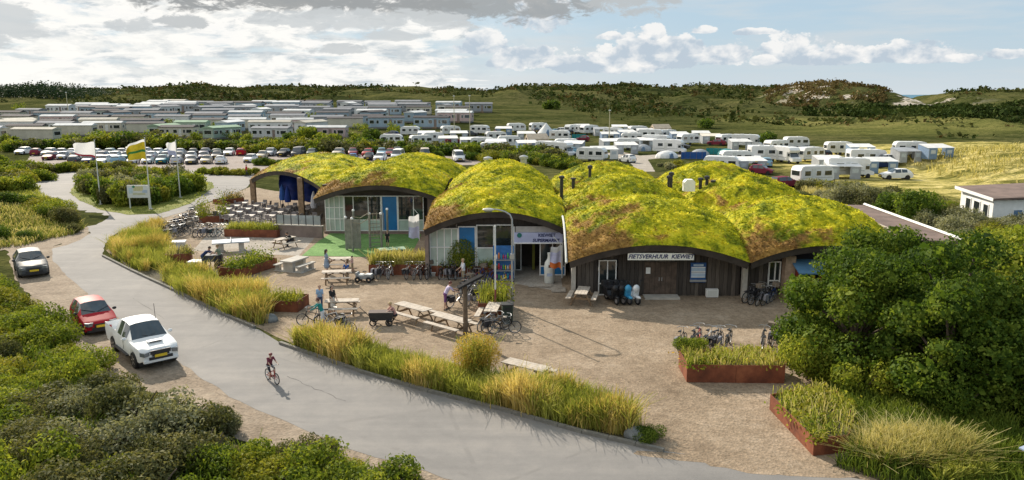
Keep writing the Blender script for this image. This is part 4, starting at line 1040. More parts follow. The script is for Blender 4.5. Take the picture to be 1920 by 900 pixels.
AWN = {'white': (.70, .70, .68), 'grey': (.34, .36, .38), 'blue': (.16, .24, .36), 'beige': (.58, .47, .35), 'teal': (.04, .26, .26), 'cream': (.66, .60, .50)}
def make_awning(col='white', side='grey', w=4.4, d=2.9, frontopen=True):
    t = thing('awning_tent', '', 'awning'); m1 = mat('canvas_' + col, AWN[col], .8, .10, 1.2, rnd=.06); m2 = mat('canvas_' + side, AWN[side], .8, .12, 1.2)
    P0 = [(-w / 2, 0, 2.35), (w / 2, 0, 2.35), (w / 2 + .2, -d, 1.85), (-w / 2 - .2, -d, 1.85)]
    m = MB(); m.add(P0 + [(x, y, z - .05) for x, y, z in P0], [(0, 1, 2, 3), (7, 6, 5, 4), (0, 4, 5, 1), (1, 5, 6, 2), (2, 6, 7, 3), (3, 7, 4, 0)]); m.build('canopy', m1, t)
    for s in (-1, 1):
        m = MB(); x = s * w / 2; m.add([(x, 0, 0), (x, -d, 0), (x, -d, 1.83), (x, 0, 2.3), (x + .04, 0, 0), (x + .04, -d, 0), (x + .04, -d, 1.83), (x + .04, 0, 2.3)], [(0, 1, 2, 3), (7, 6, 5, 4), (0, 4, 5, 1), (1, 5, 6, 2), (2, 6, 7, 3), (3, 7, 4, 0)]); m.build('side_panel', m2, t)
    for (a, b) in ((-w / 2 + .03, -w / 6), (w / 6, w / 2 - .03)):
        f = MB().box(((a + b) / 2, -d, .92), (b - a, .04, 1.82)).build('front_panel', m2, t)
        MB().box(((a + b) / 2, -d - .01, 1.2), ((b - a) * .6, .04, .6)).build('window', mat('clear_plastic', (.45, .50, .53), .15, .1, 2), f)
    for x in (-w / 2, w / 2): MB().tube([(x, -d, 0), (x, -d, 1.85)], .025, 5).build('pole', GREYM, t)
    return t
def make_dome_tent(col='grey', r=1.6, h=1.4):
    t = thing('dome_tent', '', 'tent'); m1 = mat('canvas_' + col, AWN[col], .75, .10, 1.2)
    MB().lathe([(r * math.cos(a), h * math.sin(a)) for a in [i * math.pi / 16 for i in range(8)]] + [(.02, h)], 12, sx=1.2).build('flysheet', m1, t, 25)
    MB().prism([(-.45, 0), (.45, 0), (.3, .85), (0, 1.0), (-.3, .85)], -r - .02, -r * .7, 'y').build('door', mat('canvas_blue', AWN['blue'], .8), t)
    for s in (-1, 1): MB().tube([(s * r * 1.22 * math.cos(a), 0.02, (h + .02) * math.sin(a)) for a in [i * math.pi / 16 for i in range(9)]], .02, 4).build('tent_pole', GREYM, t)
    return t
def make_ridge_tent(col='beige', w=4.6, L=5.2, h=2.6):
    t = thing('ridge_tent', '', 'tent'); m1 = mat('canvas_' + col, AWN[col], .8, .12, 1.0)
    for s in (-1, 1):
        m = MB(); a = [(-L / 2, 0, h), (L / 2, 0, h), (L / 2 + .1, s * w * .38, h * .55), (-L / 2 - .1, s * w * .38, h * .55)]
        m.add(a + [(x, y, z - .05) for x, y, z in a], [(0, 1, 2, 3), (7, 6, 5, 4), (0, 4, 5, 1), (1, 5, 6, 2), (2, 6, 7, 3), (3, 7, 4, 0)]); m.build('roof', m1, t)
        MB().box((0, s * w * .37, h * .27), (L, .05, h * .53)).build('wall', m1, t)
    MB().prism([(-w * .37, 0), (w * .37, 0), (w * .37, h * .53), (0, h - .06), (-w * .37, h * .53)], -L / 2 + .02, -L / 2 + .06, 'x').build('end_panel', m1, t)
    MB().prism([(-.6, 0), (.6, 0), (.5, 1.7), (-.5, 1.7)], -L / 2 - .02, -L / 2 + .02, 'x').build('door', DARKM, t)
    return t
def make_bell_tent(col='white'):
    t = thing('bell_tent', '', 'tent'); m1 = mat('canvas_' + col, AWN[col], .8, .10, 1.0)
    MB().lathe([(2.5, .02), (2.45, .7), (1.2, 2.1), (.5, 2.9), (.05, 3.4)], 14).build('canvas', m1, t, 25)
    MB().prism([(-.7, 0), (.7, 0), (.1, 1.75), (-.1, 1.75)], -2.5, -1.9, 'y').build('door', mat('canvas_blue', AWN['blue'], .8), t)
    MB().tube([(0, 0, 3.3), (0, 0, 3.7)], .04, 5).build('pole', GREYM, t)
    return t
def make_windbreak(col='blue', w=5.0):
    t = thing('windbreak', '', 'windbreak')
    for i in range(5):
        x0, x1 = -w / 2 + i * w / 5, -w / 2 + (i + 1) * w / 5; y0, y1 = .5 * math.sin(i * 1.2), .5 * math.sin((i + 1) * 1.2)
        MB().box(((x0 + x1) / 2, (y0 + y1) / 2, .75), (math.hypot(x1 - x0, y1 - y0) - .05, .03, 1.3), math.atan2(y1 - y0, x1 - x0)).build('cloth_panel', mat('cloth_' + col, {'blue': (.02, .09, .30), 'teal': (.02, .24, .24)}[col], .8), t)
        MB().tube([(x0, y0, 0), (x0, y0, 1.55)], .025, 5).build('pole', WOODM, t)
    return t
# ---- static caravans on the rising field at the left
SBODY = {'white': (.60, .61, .60), 'cream': (.52, .49, .40), 'green': (.34, .42, .34), 'grey': (.30, .32, .34), 'blue-grey': (.28, .36, .42), 'pink': (.50, .38, .36)}
SROOF = {'white': (.56, .57, .57), 'grey': (.22, .23, .25), 'dark': (.09, .085, .09), 'cream': (.50, .47, .40), 'green': (.24, .34, .24)}
def make_static(bc, rc, L=11.0):
    t = thing('static_caravan', '', 'static caravan'); W_ = 3.6; H = 2.45
    bm_ = mat('static_' + bc, SBODY[bc], .75, .10, .8, 0, 0, 30, .15, .12); rm = mat('static_roof_' + rc, SROOF[rc], .85, .12, .8, 0, 0, 30, .08, .16)
    MB().box((0, 0, .45 + H / 2), (L, W_, H)).build('body', bm_, t)
    MB().box((0, 0, .24), (L - .1, W_ - .1, .42)).build('skirt', mat('static_skirt', (.20, .19, .18), .8), t)
    a = W_ / 2 + .16; z = .45 + H
    MB().prism([(-a, z + .01), (a, z + .01), (a, z + .13), (0, z + .62), (-a, z + .13)], -L / 2 - .15, L / 2 + .15, 'x').build('roof', rm, t)
    for i, (x, w) in enumerate(((-L * .40, 1.3), (-L * .24, .7), (-L * .02, 1.1), (L * .24, .6), (L * .38, 1.6))):
        win(t, (x, -W_ / 2 - .01, 1.85), (w, .03, .9)); 
    MB().box((L * .12, -W_ / 2 - .015, 1.5), (.8, .03, 2.0)).build('door', [OFFW, BROWNW][int(L) % 2], t)
    win(t, (-L / 2 - .01, 0, 1.85), (.03, 2.4, .95)); win(t, (L / 2 + .01, 0, 1.9), (.03, 1.0, .7))
    MB().box((L * .12, -W_ / 2 - .5, .22), (1.4, .9, .42)).build('step', WOODM, t)
    return t
# rows as (distance, left px, right px, spacing in m, names); shifted, turned and coloured one by one
combos = [('white', 'white', 11), ('cream', 'cream', 11), ('cream', 'white', 10.4), ('green', 'green', 10), ('grey', 'grey', 11.6), ('white', 'grey', 11), ('blue-grey', 'white', 11), ('white', 'cream', 12), ('blue-grey', 'dark', 11), ('cream', 'dark', 10.4), ('pink', 'white', 11)]
SROWS = [(199, -30, 120, 12.2), (206, 330, 660, 13.0), (212, -40, 345, 12.2), (222, 20, 640, 12.2), (232, -60, 330, 12.2), (236, 395, 860, 12.4), (246, 30, 800, 12.4), (259, -60, 890, 12.6), (273, 130, 880, 12.8), (288, 190, 900, 12.8), (304, 220, 900, 12.8), (320, 290, 880, 13), (338, 330, 800, 13.2)]
for ri, (Y, xa, xb, st) in enumerate(SROWS):
    x = Xat(xa, Y); n = 0; rr = random.Random(100 + ri)
    while x < Xat(xb, Y) and n < 25:
        c = rr.choice(combos if Y < 245 else [combos[i] for i in (0, 4, 5, 6, 8, 10, 6, 4, 5, 8, 4, 9)]); yy = Y + rr.uniform(-2.6, 2.6) + .05 * abs(x) * 0
        if rr.random() > .10:
            stamp(('static', c), lambda: make_static(*c), '%s static caravan with %s roof, %s from left in the %s row' % (c[0], c[1], ORD[n], ORD[ri]),
                  (x, yy, terr(x, yy) - .05), rr.choice((0, math.pi, 0, 0)) + rr.uniform(-.22, .22) + (1.3 if rr.random() < .20 else 0), 'static caravans on the field', (rr.uniform(.85, 1.08), 1, rr.uniform(.92, 1.12))); n += 1
        x += st + rr.uniform(-1.2, 2.2)
# a cluster of small chalets higher up at far left
for i, (x, y, c) in enumerate(((115, 206, 0), (150, 204, 5), (175, 202, 6), (200, 205, 0), (215, 210, 8), (300, 196, 0), (330, 193, 7), (292, 200, 10), (20, 218, 9), (60, 212, 4))):
    p = Gt(x, y + 8); c = combos[c]
    stamp(('static', c), lambda: make_static(*c), '%s roofed %s chalet, %s from the left in the scattered group below the wood' % (c[1], c[0], ORD[i]), (p.x, p.y, p.z - .05), R.uniform(-.3, .3), 'chalets below the wood')
# ---- touring pitches at the right: (kind, px, py of the base, turn, label)
pit = [
 ('awn', 1170, 287, .15, 'wide white awning with grey sides beside the camp lane'), ('car', 1178, 281, .1, 'white caravan behind the wide white awning'), ('awn', 1140, 279, .3, 'white awning sagging left of the wide awning'),
 ('mh', 1232, 277, -.6, 'white motorhome facing the camp lane, awning at its side'), ('awn', 1212, 277, -.1, 'white awning attached left of the lane motorhome'), ('car', 1110, 303, .05, 'white caravan nearest the roofs, left of the camp lane'),
 ('awn2', 1128, 297, .1, 'white and grey awning leaning behind the caravan nearest the roofs'), ('car', 1063, 283, .3, 'white caravan in bushes left of the lane'), ('awn', 1078, 284, -.2, 'white awning with open side beside the bush caravan'),
 ('ridge', 1006, 271, .3, 'large beige ridge tent among white caravans'), ('bell', 1024, 254, 0, 'tall white bell tent on the camp field'), ('car', 1050, 264, .2, 'cream caravan between bell tent and teal windbreak'),
 ('wbt', 1085, 262, .2, 'teal windbreak standing between caravans'), ('car', 1075, 251, .5, 'caravan with raised roof near the teal windbreak'), ('car', 1105, 252, .2, 'white caravan left of the grey awning far row'), ('awng', 1125, 254, .2, 'grey awning in the far caravan row'),
 ('car', 1150, 258, -.1, 'white caravan with two windows in the far row'), ('awnb', 1172, 260, .1, 'blue awning right of the two-window caravan'), ('car', 1196, 254, .1, 'white caravan with long roof at the far row'), ('awn', 1208, 257, .1, 'cream fronted awning at the far row end'),
 ('car', 1250, 262, .0, 'caravan at the right end of the far row'), ('awnb', 1270, 264, .1, 'blue-grey awning at the right end of the far row'), ('awnc', 1330, 268, .1, 'cream awning under the grassy hill'), ('car', 1362, 272, .2, 'white caravan behind the striped pitch under the hill'),
 ('mh', 1400, 276, -.4, 'white motorhome parked under the dark hedge'), ('awn', 1382, 280, .1, 'grey fronted awning beside the hedge motorhome'), ('dome', 1312, 293, 0, 'pale grey dome tent behind the blue windbreak'), ('wb', 1300, 299, .1, 'long blue windbreak in front of the dome tent'),
 ('wbt', 1342, 291, 0, 'teal windbreak left of the small tents'), ('domet', 1362, 292, 0, 'teal dome tent among windbreaks'), ('domeg', 1250, 296, .3, 'pale grey low dome tent beside the camp lane'), ('mh', 1255, 288, .2, 'motorhome behind the low grey dome tent'),
 ('car', 1352, 324, .08, 'white caravan half hidden by the sedum roof'), ('awn', 1398, 321, -.1, 'broad white awning with bicycles leaning at its side'), ('car', 1380, 311, .1, 'white caravan behind the broad white awning'),
 ('mh', 1437, 303, .3, 'motorhome behind the bicycles'), ('mh', 1470, 305, -.5, 'motorhome with blue windscreen facing left'), ('car', 1518, 302, .1, 'white caravan with awning right of the blue-windscreen motorhome'), ('car', 1492, 278, .1, 'white caravan high on the right under the hill'),
 ('car', 1522, 346, -.12, 'long cream caravan at the front of the right pitches'), ('mh', 1590, 333, .25, 'large white motorhome behind the long cream caravan'), ('awn', 1572, 332, .0, 'cream canopy stretched beside the large motorhome'),
 ('car', 1572, 291, .05, 'white caravan with blue tent attached, upper right pitches'), ('awnb', 1606, 293, .05, 'blue awning with white posts, upper right pitches'), ('car', 1706, 294, .05, 'white caravan at the far right pitch'), ('awnb', 1742, 296, .05, 'blue-grey awning at the far right pitch'),
 ('awng', 1688, 303, .1, 'dark grey low awning left of the far right caravan'),
 ('car', 905, 279, .1, 'white caravan above the hedge left of the beige tent'), ('awn', 930, 280, .1, 'white awning in a row above the hedge'), ('car', 955, 276, .1, 'white caravan third along above the hedge'), ('awn', 880, 276, .1, 'white awning left end above the hedge'),
 ('awnb', 945, 253, .1, 'blue awning with dark doorways left of the bell tent'), ('car', 968, 248, .1, 'white caravan behind the blue awning'), ('car', 900, 252, .1, 'white caravan at the edge of the static field'), ('awn', 840, 273, .1, 'cream gabled awning above the hedge'),
 ('car', 790, 274, .1, 'pale green caravan behind the hedge'), ('awnb', 800, 262, .1, 'tall pale blue awning behind the hedge'), ('car', 735, 272, .0, 'long white caravan above the car park hedge'), ('car', 770, 255, .1, 'white caravan between statics and hedge'), ('car', 845, 254, .1, 'white caravan with red stripe pitch, edge of statics'),
]
MK = {'awn': (('awn', 'w'), lambda: make_awning('white', 'grey')), 'awn2': (('awn', '2'), lambda: make_awning('white', 'white', 4.8, 2.6)), 'awng': (('awn', 'g'), lambda: make_awning('grey', 'grey', 4.0, 2.5)), 'awnb': (('awn', 'b'), lambda: make_awning('white', 'blue', 4.4, 2.8)),
      'awnc': (('awn', 'c'), lambda: make_awning('cream', 'grey', 5.0, 3.0)), 'car': (('trc', 'w'), make_caravan), 'mh': (('mh',), make_motorhome), 'ridge': (('ridge',), make_ridge_tent), 'bell': (('bell',), make_bell_tent), 'wbt': (('wb', 't'), lambda: make_windbreak('teal', 4)),
      'wb': (('wb', 'b'), make_windbreak), 'dome': (('dome', 'g'), make_dome_tent), 'domeg': (('dome', 'w'), lambda: make_dome_tent('white', 1.9, 1.4)), 'domet': (('dome', 't'), lambda: make_dome_tent('teal'))}
extra = [('car', 925, 291, .2, 'white caravan low behind the dark hedge, left of the beige tent'), ('awn', 985, 263, .1, 'white awning directly left of the beige tent'), ('car', 1028, 288, .1, 'white caravan right below the beige tent'), ('mh', 1048, 294, .0, 'motorhome right below the beige tent, by the bushes'), ('awnb', 1140, 264, .1, 'blue awning under the lamp post'),
 ('car', 1185, 269, .1, 'white caravan just behind the lane motorhome row'), ('mh', 1222, 264, .2, 'motorhome at the back of the lane motorhome row'), ('car', 1290, 271, .1, 'white caravan between far row end and cream awning'), ('awn', 1312, 262, .0, 'white awning at the foot of the grassy slope'), ('awng', 1420, 294, .1, 'grey awning behind the bicycles'),
 ('car', 1455, 286, .1, 'white caravan behind the blue-windscreen motorhome'), ('awn', 1545, 318, .1, 'white awning above the long cream caravan'), ('mh', 1625, 312, .1, 'motorhome left of the silver van'), ('awnb', 1640, 322, .1, 'blue awning right of the large white motorhome'), ('dome', 1205, 283, 0, 'small grey dome tent beside the lane'), ('car', 1010, 247, .1, 'white caravan behind the bell tent'), ('awnb', 1090, 248, .1, 'blue awning behind the raised roof caravan'),
 ('ridge', 1238, 250, .2, 'beige ridge tent at the back of the touring field'), ('awn', 1160, 249, .1, 'white awning at the back edge of the touring field'), ('car', 930, 266, .1, 'white caravan between two hedge rows, left of centre'), ('awn', 860, 262, .1, 'white awning between statics and touring pitches'), ('car', 812, 268, .1, 'white caravan beside the tall pale blue awning'), ('awnb', 985, 283, .1, 'blue awning beneath the beige ridge tent')]
pit += extra
for i, (k, x, y, a, l) in enumerate(list(pit)):
    if k in ('car', 'mh') and R.random() < .75:
        c = ['black', 'silver', 'dark blue', 'grey', 'maroon', 'white', 'light blue'][i % 7]; kd = ['estate car', 'crossover', 'hatchback'][i % 3]
        p = Gt(x, y); xx, yy = p.x + R.choice((-1, 1)) * R.uniform(4.6, 6.2), p.y - R.uniform(.5, 3)
        stamp(('car', kd, c), lambda: build_car(kd, c), ' '.join(('%s %s parked next to the %s' % (c, kd, l)).split()[:16]), (xx, yy, terr(xx, yy)), R.uniform(-.6, .6) + math.pi * R.choice((0, 1, .5)), 'cars parked on the touring pitches')
for (k, x, y, a, l) in pit:
    p = Gt(x, y); key, fn = MK[k]; a += R.uniform(-.5, .5) if k in ('car', 'mh') else R.uniform(-.2, .2)
    if k == 'mh': a = -.35 + a
    stamp(key, fn, l, (p.x, p.y, p.z), a, 'pitches of the touring field')
p = Gt(1664, 311); t_ = stamp(('car', 'van', 'silver'), lambda: build_car('van', 'silver'), 'silver van parked below the far right caravan', (p.x, p.y, p.z), math.pi + .05)
p = Gt(1442, 318)
# ------------------------------------------------------------------ signs, poles, flags
TMP = bpy.data.scenes.new('workbench')
def text_mesh(s, size, mat_, italic=0.0, ext=.012, bold=0.0, align='CENTER'):
    cu = bpy.data.curves.new('t', 'FONT'); cu.body = s; cu.size = size; cu.align_x = align; cu.align_y = 'CENTER'; cu.extrude = ext; cu.shear = italic; cu.offset = bold; cu.resolution_u = 2
    ob = bpy.data.objects.new('t', cu); TMP.collection.objects.link(ob); 
    with bpy.context.temp_override(scene=TMP, view_layer=TMP.view_layers[0]): dg = bpy.context.evaluated_depsgraph_get(); dg.update()
    me = bpy.data.meshes.new_from_object(ob.evaluated_get(dg)); bpy.data.objects.remove(ob); me.materials.clear(); me.materials.append(mat_)
    return me
def lettering(parent, s, size, m_, loc, italic=0.0, bold=0.0, name='lettering'):
    o = link(name, text_mesh(s, size, m_, italic, .01, bold), parent, loc); o.rotation_euler = (math.pi / 2, 0, 0); return o
# hire-shop name board
def wallx(px, Y, py=500): return Xat(px, Y, py)
def wallz(py, Y): return zcrest(py, Y)
Y = 43.75
t = thing('name_sign', 'long white sign with blue letters over the bicycle hire door', 'sign', ((wallx(1177, Y, 481) + wallx(1301, Y, 481)) / 2, Y, wallz(481, Y)))
wd = wallx(1301, Y, 481) - wallx(1177, Y, 481)
MB().box((0, 0, 0), (wd, .06, .42)).build('board', mat('cream_sign_board', (.78, .78, .70), .5, .05, 2), t)
lettering(t, 'FIETSVERHUUR  KIEWIET', .345, NAVY, (0, -.04, -.0), .25, .007)
MB().tube([(-wd * .4, .03, -.1), (-wd * .4, .5, .1)], .025, 5).tube([(wd * .4, .03, -.1), (wd * .4, .5, .1)], .025, 5).build('bracket', DARKM, t)
Y = 44.72
t = thing('price_board', 'blue board with pale text strips on the dark plank wall', 'sign', (wallx(1309, Y, 510), Y, wallz(511, Y)))
MB().box((0, 0, 0), (.92, .05, 1.22)).build('board', BLUEP, t)
for z, h, w in ((.46, .13, .6), (.2, .3, .84), (-.14, .3, .84)):
    MB().box((0, -.035, z), (w, .02, h)).build('text_strip', mat('strip_blue', (.42, .54, .68), .5, .1, 3), t)
for z in (.33, .07, -.01, -.27): MB().box((0, -.048, z), (.84, .014, .05)).build('text_strip', WHITE, t)
MB().box((0, -.05, -.50), (1.0, .04, .12)).build('rail', GREYM, t)
Y = 44.80
t = tag(MB().box((0, 0, 0), (.27, .02, .38)).build('paper_notice', WHITE, None, None, (wallx(1215, Y, 507), Y - .06, wallz(507, Y))), 'white paper notice pinned beside the hire shop door', 'notice')
t = thing('utility_box', 'small white box at the foot of the plank wall', 'box', (wallx(1334, 44.6, 545), 44.5, 0))
MB().box((0, 0, .28), (.72, .3, .48)).build('cabinet', WHITE, t); MB().box((0, -.155, .28), (.6, .02, .38)).build('door', OFFW, t); MB().box((0, 0, .02), (.6, .24, .05)).build('base', DARKM, t)
# entrance banner
Y = 49.35
x0, x1 = wallx(964, Y, 440), wallx(1055, Y, 440); zt, zb = wallz(425, Y), wallz(457, Y)
t = thing('entrance_banner', 'lilac banner with dark lettering across the shop entrance', 'banner', ((x0 + x1) / 2, Y, 0))
h = zt - zb
MB().box((0, 0, zb + h * .33), (x1 - x0, .06, h * .66)).build('cloth', BANNER, t)
MB().box((0, .06, zb + h * .84), (x1 - x0 - .2, .06, h * .34)).build('backing', mat('grey_fascia', (.42, .40, .38), .7, .15, 1.5), t)
MB().box((0, -.04, zb + .05), (x1 - x0, .02, .08)).build('hem', WHITE, t)
lettering(t, 'KIEWIET', .30, NAVY, (.55, -.05, zb + h * .50), 0, .006); lettering(t, 'SUPERMARKT', .29, NAVY, (.5, -.05, zb + h * .20), .15, .006)
MB().lathe([(.02, -.01), (.16, -.01), (.16, .01), (.02, .01)], 12).build('round_emblem', mat('green_emblem', (.02, .16, .14), .5, .1, 5), t, None, (-1.25, -.05, zb + h * .50)).rotation_euler = (math.pi / 2, 0, 0)
for s in (-1, 1): MB().tube([(s * (x1 - x0) / 2, .05, 0), (s * (x1 - x0) / 2, .05, zt)], .06, 6).build('post', OFFW, t)
# advertising bottle
p = G(1030, 531); t = thing('display_bottle', 'tall white bottle-shaped display figure beside the entrance', 'display', (p.x, p.y, 0.01))
MB().lathe([(.28, 0), (.32, .05), (.34, .75), (.36, 1.05), (.30, 1.38), (.14, 1.62), (.12, 1.86), (.15, 1.88), (.15, 2.0), (.02, 2.02)], 16).build('bottle', mat('display_white', (.70, .72, .68), .4, .08, 1.5), t, 40)
MB().box((0, -.33, 1.18), (.16, .05, .18)).build('label_patch', DARKM, t); MB().box((0, -.325, .62), (.36, .05, .2)).build('label_band', mat('pale_blue_label', (.45, .52, .66), .5), t)
def flag_cloth(w, h, cols, wave=.12, fold=0.0, hang=0.0, hoist=1.0):
    """cols: list of (fraction along the height, material); waving grid attached at x=0"""
    n, m_ = 14, 9; V = []
    for j in range(m_):
        for i in range(n):
            u, v = i / (n - 1), j / (m_ - 1)
            x = -u * w * (1 - .12 * math.sin(u * 7)); z = (v - 1) * h * (1 - (1 - hoist) * u) - hang * u * u * h
            V.append((x, wave * math.sin(u * 8 + v * 2.2) * (.25 + u), z + .05 * math.sin(u * 9 + v)))
    fs, mi = [], []
    for j in range(m_ - 1):
        for i in range(n - 1):
            fs.append((j * n + i, j * n + i + 1, (j + 1) * n + i + 1, (j + 1) * n + i))
            v = (j + .5) / (m_ - 1); k = 0
            for q, (f, _) in enumerate(cols):
                if v >= f: k = q
            mi.append(k)
    me = bpy.data.meshes.new('cloth'); me.from_pydata(V, [], fs)
    for _, m2 in cols: me.materials.append(m2)
    me.polygons.foreach_set('material_index', mi); me.polygons.foreach_set('use_smooth', [True] * len(fs)); return me
FW = foliage('flag_white', [(.72, .72, .72), (.78, .78, .78)], .4, .5, .6, .2, (1, 1, 1)); FR = mat('flag_red', (.45, .03, .05), .7); FY = mat('flag_yellow', (.70, .52, .02), .7); FG = mat('flag_green', (.03, .22, .05), .7); FB = mat('flag_blue', (.03, .08, .30), .7); FO = mat('flag_orange', (.60, .15, .03), .7); FL = mat('flag_lilac', (.50, .52, .72), .7)
def flagpole(px, py, H, label, cols, flabel, w, h, **kw):
    p = G(px, py); t = thing('flagpole', label, 'flagpole', (p.x, p.y, 0), 0)
    MB().tube([(0, 0, 0), (0, 0, H * .5), (0, 0, H)], [.075, .06, .04], 8).build('pole', OFFW, t, 40)
    MB().ball((0, 0, H + .04), .07, 8, 5).build('finial', OFFW, t, 40)
    MB().box((0, 0, .06), (.34, .34, .12)).build('base', CONC, t)
    f = thing('flag', flabel, 'flag', (p.x - .06, p.y, H - .15), kw.pop('rz', 0.15)); link('cloth', flag_cloth(w, h, cols, **kw), f)
    for z in (-.02, -h * .96): MB().ring((.03, 0, z), .06, .012, 10, 4, 0, 'z').build('fixing_ring', GREYM, f)
    return t
flagpole(189, 384, 7.05, 'white flagpole at the left of the roundabout island', [(0, FR), (.13, FW)], 'white flag with a red lower edge on the left pole', 2.3, 1.75, hoist=.62, hang=.12)
flagpole(283, 393, 7.5, 'white flagpole standing right beside the island sign board', [(0, FY), (.34, FG), (.52, FY), (.86, FW)], 'yellow, green and white flag flapping on the middle pole', 2.0, 2.1, wave=.25, hang=.45, hoist=.7)
flagpole(338, 371, 6.7, 'white flagpole at the right of the roundabout island', [(0, FL), (.4, FW)], 'pale drooping flag on the right island pole', 1.1, 1.9, wave=.18, hang=.1, hoist=.45)
# slender pole with planter, street lamp, pole with board
p = G(929, 592); t = thing('banner_pole', 'slender white and red pole rising from the centre planter', 'pole', (p.x, p.y, 0))
MB().tube([(0, 0, 0), (0, 0, 1.5)], .055, 7).build('lower_pole', mat('maroon_pole', (.20, .05, .05), .6), t); MB().tube([(0, 0, 1.5), (0, 0, 5.0)], .045, 7).build('upper_pole', OFFW, t); MB().ball((0, 0, 5.0), .06).build('finial', OFFW, t, 40)
p = G(960, 576); t = thing('street_lamp', 'tall grey street lamp with curved arm before the shop entrance', 'street lamp', (p.x, p.y, 0))
MB().tube([(0, 0, 0), (0, 0, 1.2), (0, 0, 1.21), (0, 0, 5.1), (-.12, 0, 5.38), (-.4, 0, 5.55), (-.8, .02, 5.66), (-1.05, .03, 5.68)], [.09, .09, .06, .05, .045, .04, .035, .035], 8).build('pole', GREYM, t, 40)
MB().ball((-1.32, .04, 5.66), .34, 10, 6, 0, (1, .42, .26)).build('lamp_head', mat('lamp_shell', (.62, .62, .56), .4, .06, 3), t, 50)
MB().box((-1.32, .04, 5.58), (.42, .2, .05)).build('lens', LAMPG, t)
MB().box((0, 0, .3), (.2, .2, .6)).build('base', GREYM, t); MB().box((.0, -.08, 3.0), (.22, .12, .3)).build('cable_box', GREYM, t)
p = G(873, 632); t = thing('wooden_post', 'thick wooden post topped by a slanted dark board', 'post', (p.x, p.y, 0))
MB().tube([(0, 0, 0), (0, 0, 2.75)], [.13, .11], 8).build('post', WOODD, t, 40)
MB().box((.25, .1, 2.85), (1.35, .42, .10), .3, 0, 0, -.42).build('board', MATT, t); MB().tube([(0, 0, 2.3), (.5, .15, 2.95)], .04, 5).build('brace', DARKM, t)
# island sign
p = G(262, 392); t = thing('welcome_sign', 'white map sign board in front of the island bushes', 'sign', (p.x - .15, p.y + .3, 0), .04)
MB().box((0, 0, 1.85), (2.25, .08, 1.35)).build('board', mat('sign_panel', (.62, .64, .63), .5, .05, 2), t)
for x in (-1.0, 1.0): MB().box((x, .08, 1.25), (.1, .1, 2.5)).build('post', OFFW, t)
MB().box((.05, -.05, 2.16), (1.0, .02, .48)).build('map_area', mat('map_yellow', (.55, .52, .30), .6, .15, 5), t); MB().box((.72, -.05, 1.86), (.5, .02, .3)).build('map_area', mat('map_blue', (.38, .46, .58), .6, .1, 5), t)
MB().box((-.75, -.05, 1.95), (.4, .02, .6)).build('map_area', mat('map_pale_blue', (.45, .56, .62), .6, .1, 5), t); MB().box((.1, -.05, 1.6), (1.3, .02, .22)).build('map_area', mat('map_olive', (.50, .50, .36), .6, .1, 5), t)
MB().lathe([(.01, -.02), (.14, -.02), (.14, .02), (.01, .02)], 10).build('logo_disc', mat('logo_green', (.05, .22, .12), .6), t, None, (-.42, -.06, 2.36)).rotation_euler = (math.pi / 2, 0, 0)
for (px, py, H) in ((1142, 268, 8.0), (852, 258, 11), (881, 256, 11), (129, 222, 9)):
    p = Gt(px, py); t = thing('lamp_post', {1142: 'pale lamp post above the touring caravans', 852: 'thin mast at the right end of the static field', 881: 'white topped mast right of the thin mast', 129: 'thin mast among the far left chalets'}[px], 'mast', tuple(p))
    MB().tube([(0, 0, 0), (0, 0, H)], [.13, .09], 6).build('pole', mat('mast_pale', (.55, .50, .33), .6), t); MB().box((0, 0, H), (.5, .3, .25)).build('head', OFFW, t)
# two shop flags on raking staffs
for (px, py, Y, z, l, cols, w, h) in ((781, 428, 60.5, 0, 'white flag on a raking staff by the play area', [(0, FL), (.5, FW)], .9, 2.0), (1046, 470, 46.8, 0, 'white flag with an orange edge beside the entrance', [(0, FO), (.2, FL), (.7, FW)], .75, 1.5)):
    X = Xat(px, Y, py); z = zcrest(py, Y)
    t = thing('flag', l, 'flag', (X + .2, Y, z + h * .55 - (.5 if px > 900 else 0)), 0.2)
    link('cloth', flag_cloth(w, h, cols, .10, hang=.15, hoist=.8), t); MB().tube([(.02, 0, -h * 1.05), (.02, 0, .0), (-.45, .12, .55)], .025, 5).build('staff', OFFW, t)
# ------------------------------------------------------------------ tables
def make_picnic(L=1.85, wide=.72, m_=WOODT, legm=WOODM):
    t = thing('picnic_table', '', 'picnic table')
    for i in range(4): MB().box((0, -wide / 2 + wide / 8 + i * wide / 4, .75), (L, wide / 4 - .012, .045)).build('tabletop_plank', m_, t)
    for s in (-1, 1): 
        for k in range(2): MB().box((0, s * (.66 + k * .15), .46), (L, .14, .045)).build('bench_plank', m_, t)
    for x in (-L * .36, L * .36):
        l = MB()
        for s in (-1, 1): l.tube([(x, s * .26, .73), (x, s * .62, 0)], .05, 4)
        l.box((x + .06, 0, .40), (.05, 1.56, .11)); l.box((x, 0, .70), (.06, wide * .95, .09)); l.build('trestle', legm, t)
    MB().tube([(-L * .34, 0, .42), (-.12, 0, .70)], .035, 4).tube([(L * .34, 0, .42), (.12, 0, .70)], .035, 4).build('brace', legm, t)
    return t
def pic(px, py, ang, label, L=1.85, grp=None):
    p = G(px, py); return stamp(('pic', L), lambda: make_picnic(L), label, (p.x, p.y, .012), ang, grp or 'wooden picnic tables on the plaza')
pic(535, 464, 1.05, 'dark shaded picnic table with a person leaning, by the terrace wall')
pic(634, 504, .1, 'picnic table laid for a meal where a woman stands')
pic(632, 530, .15, 'picnic table with a blue-clad child, in mid plaza')
pic(642, 588, .1, 'picnic table beside the woman in black')
a0 = heading(G(745, 590), G(880, 628))
pic(775, 600, a0, 'long picnic table, left of the end-to-end pair', 2.35); pic(846, 622, a0, 'long picnic table, right of the end-to-end pair by the wooden post', 2.35)
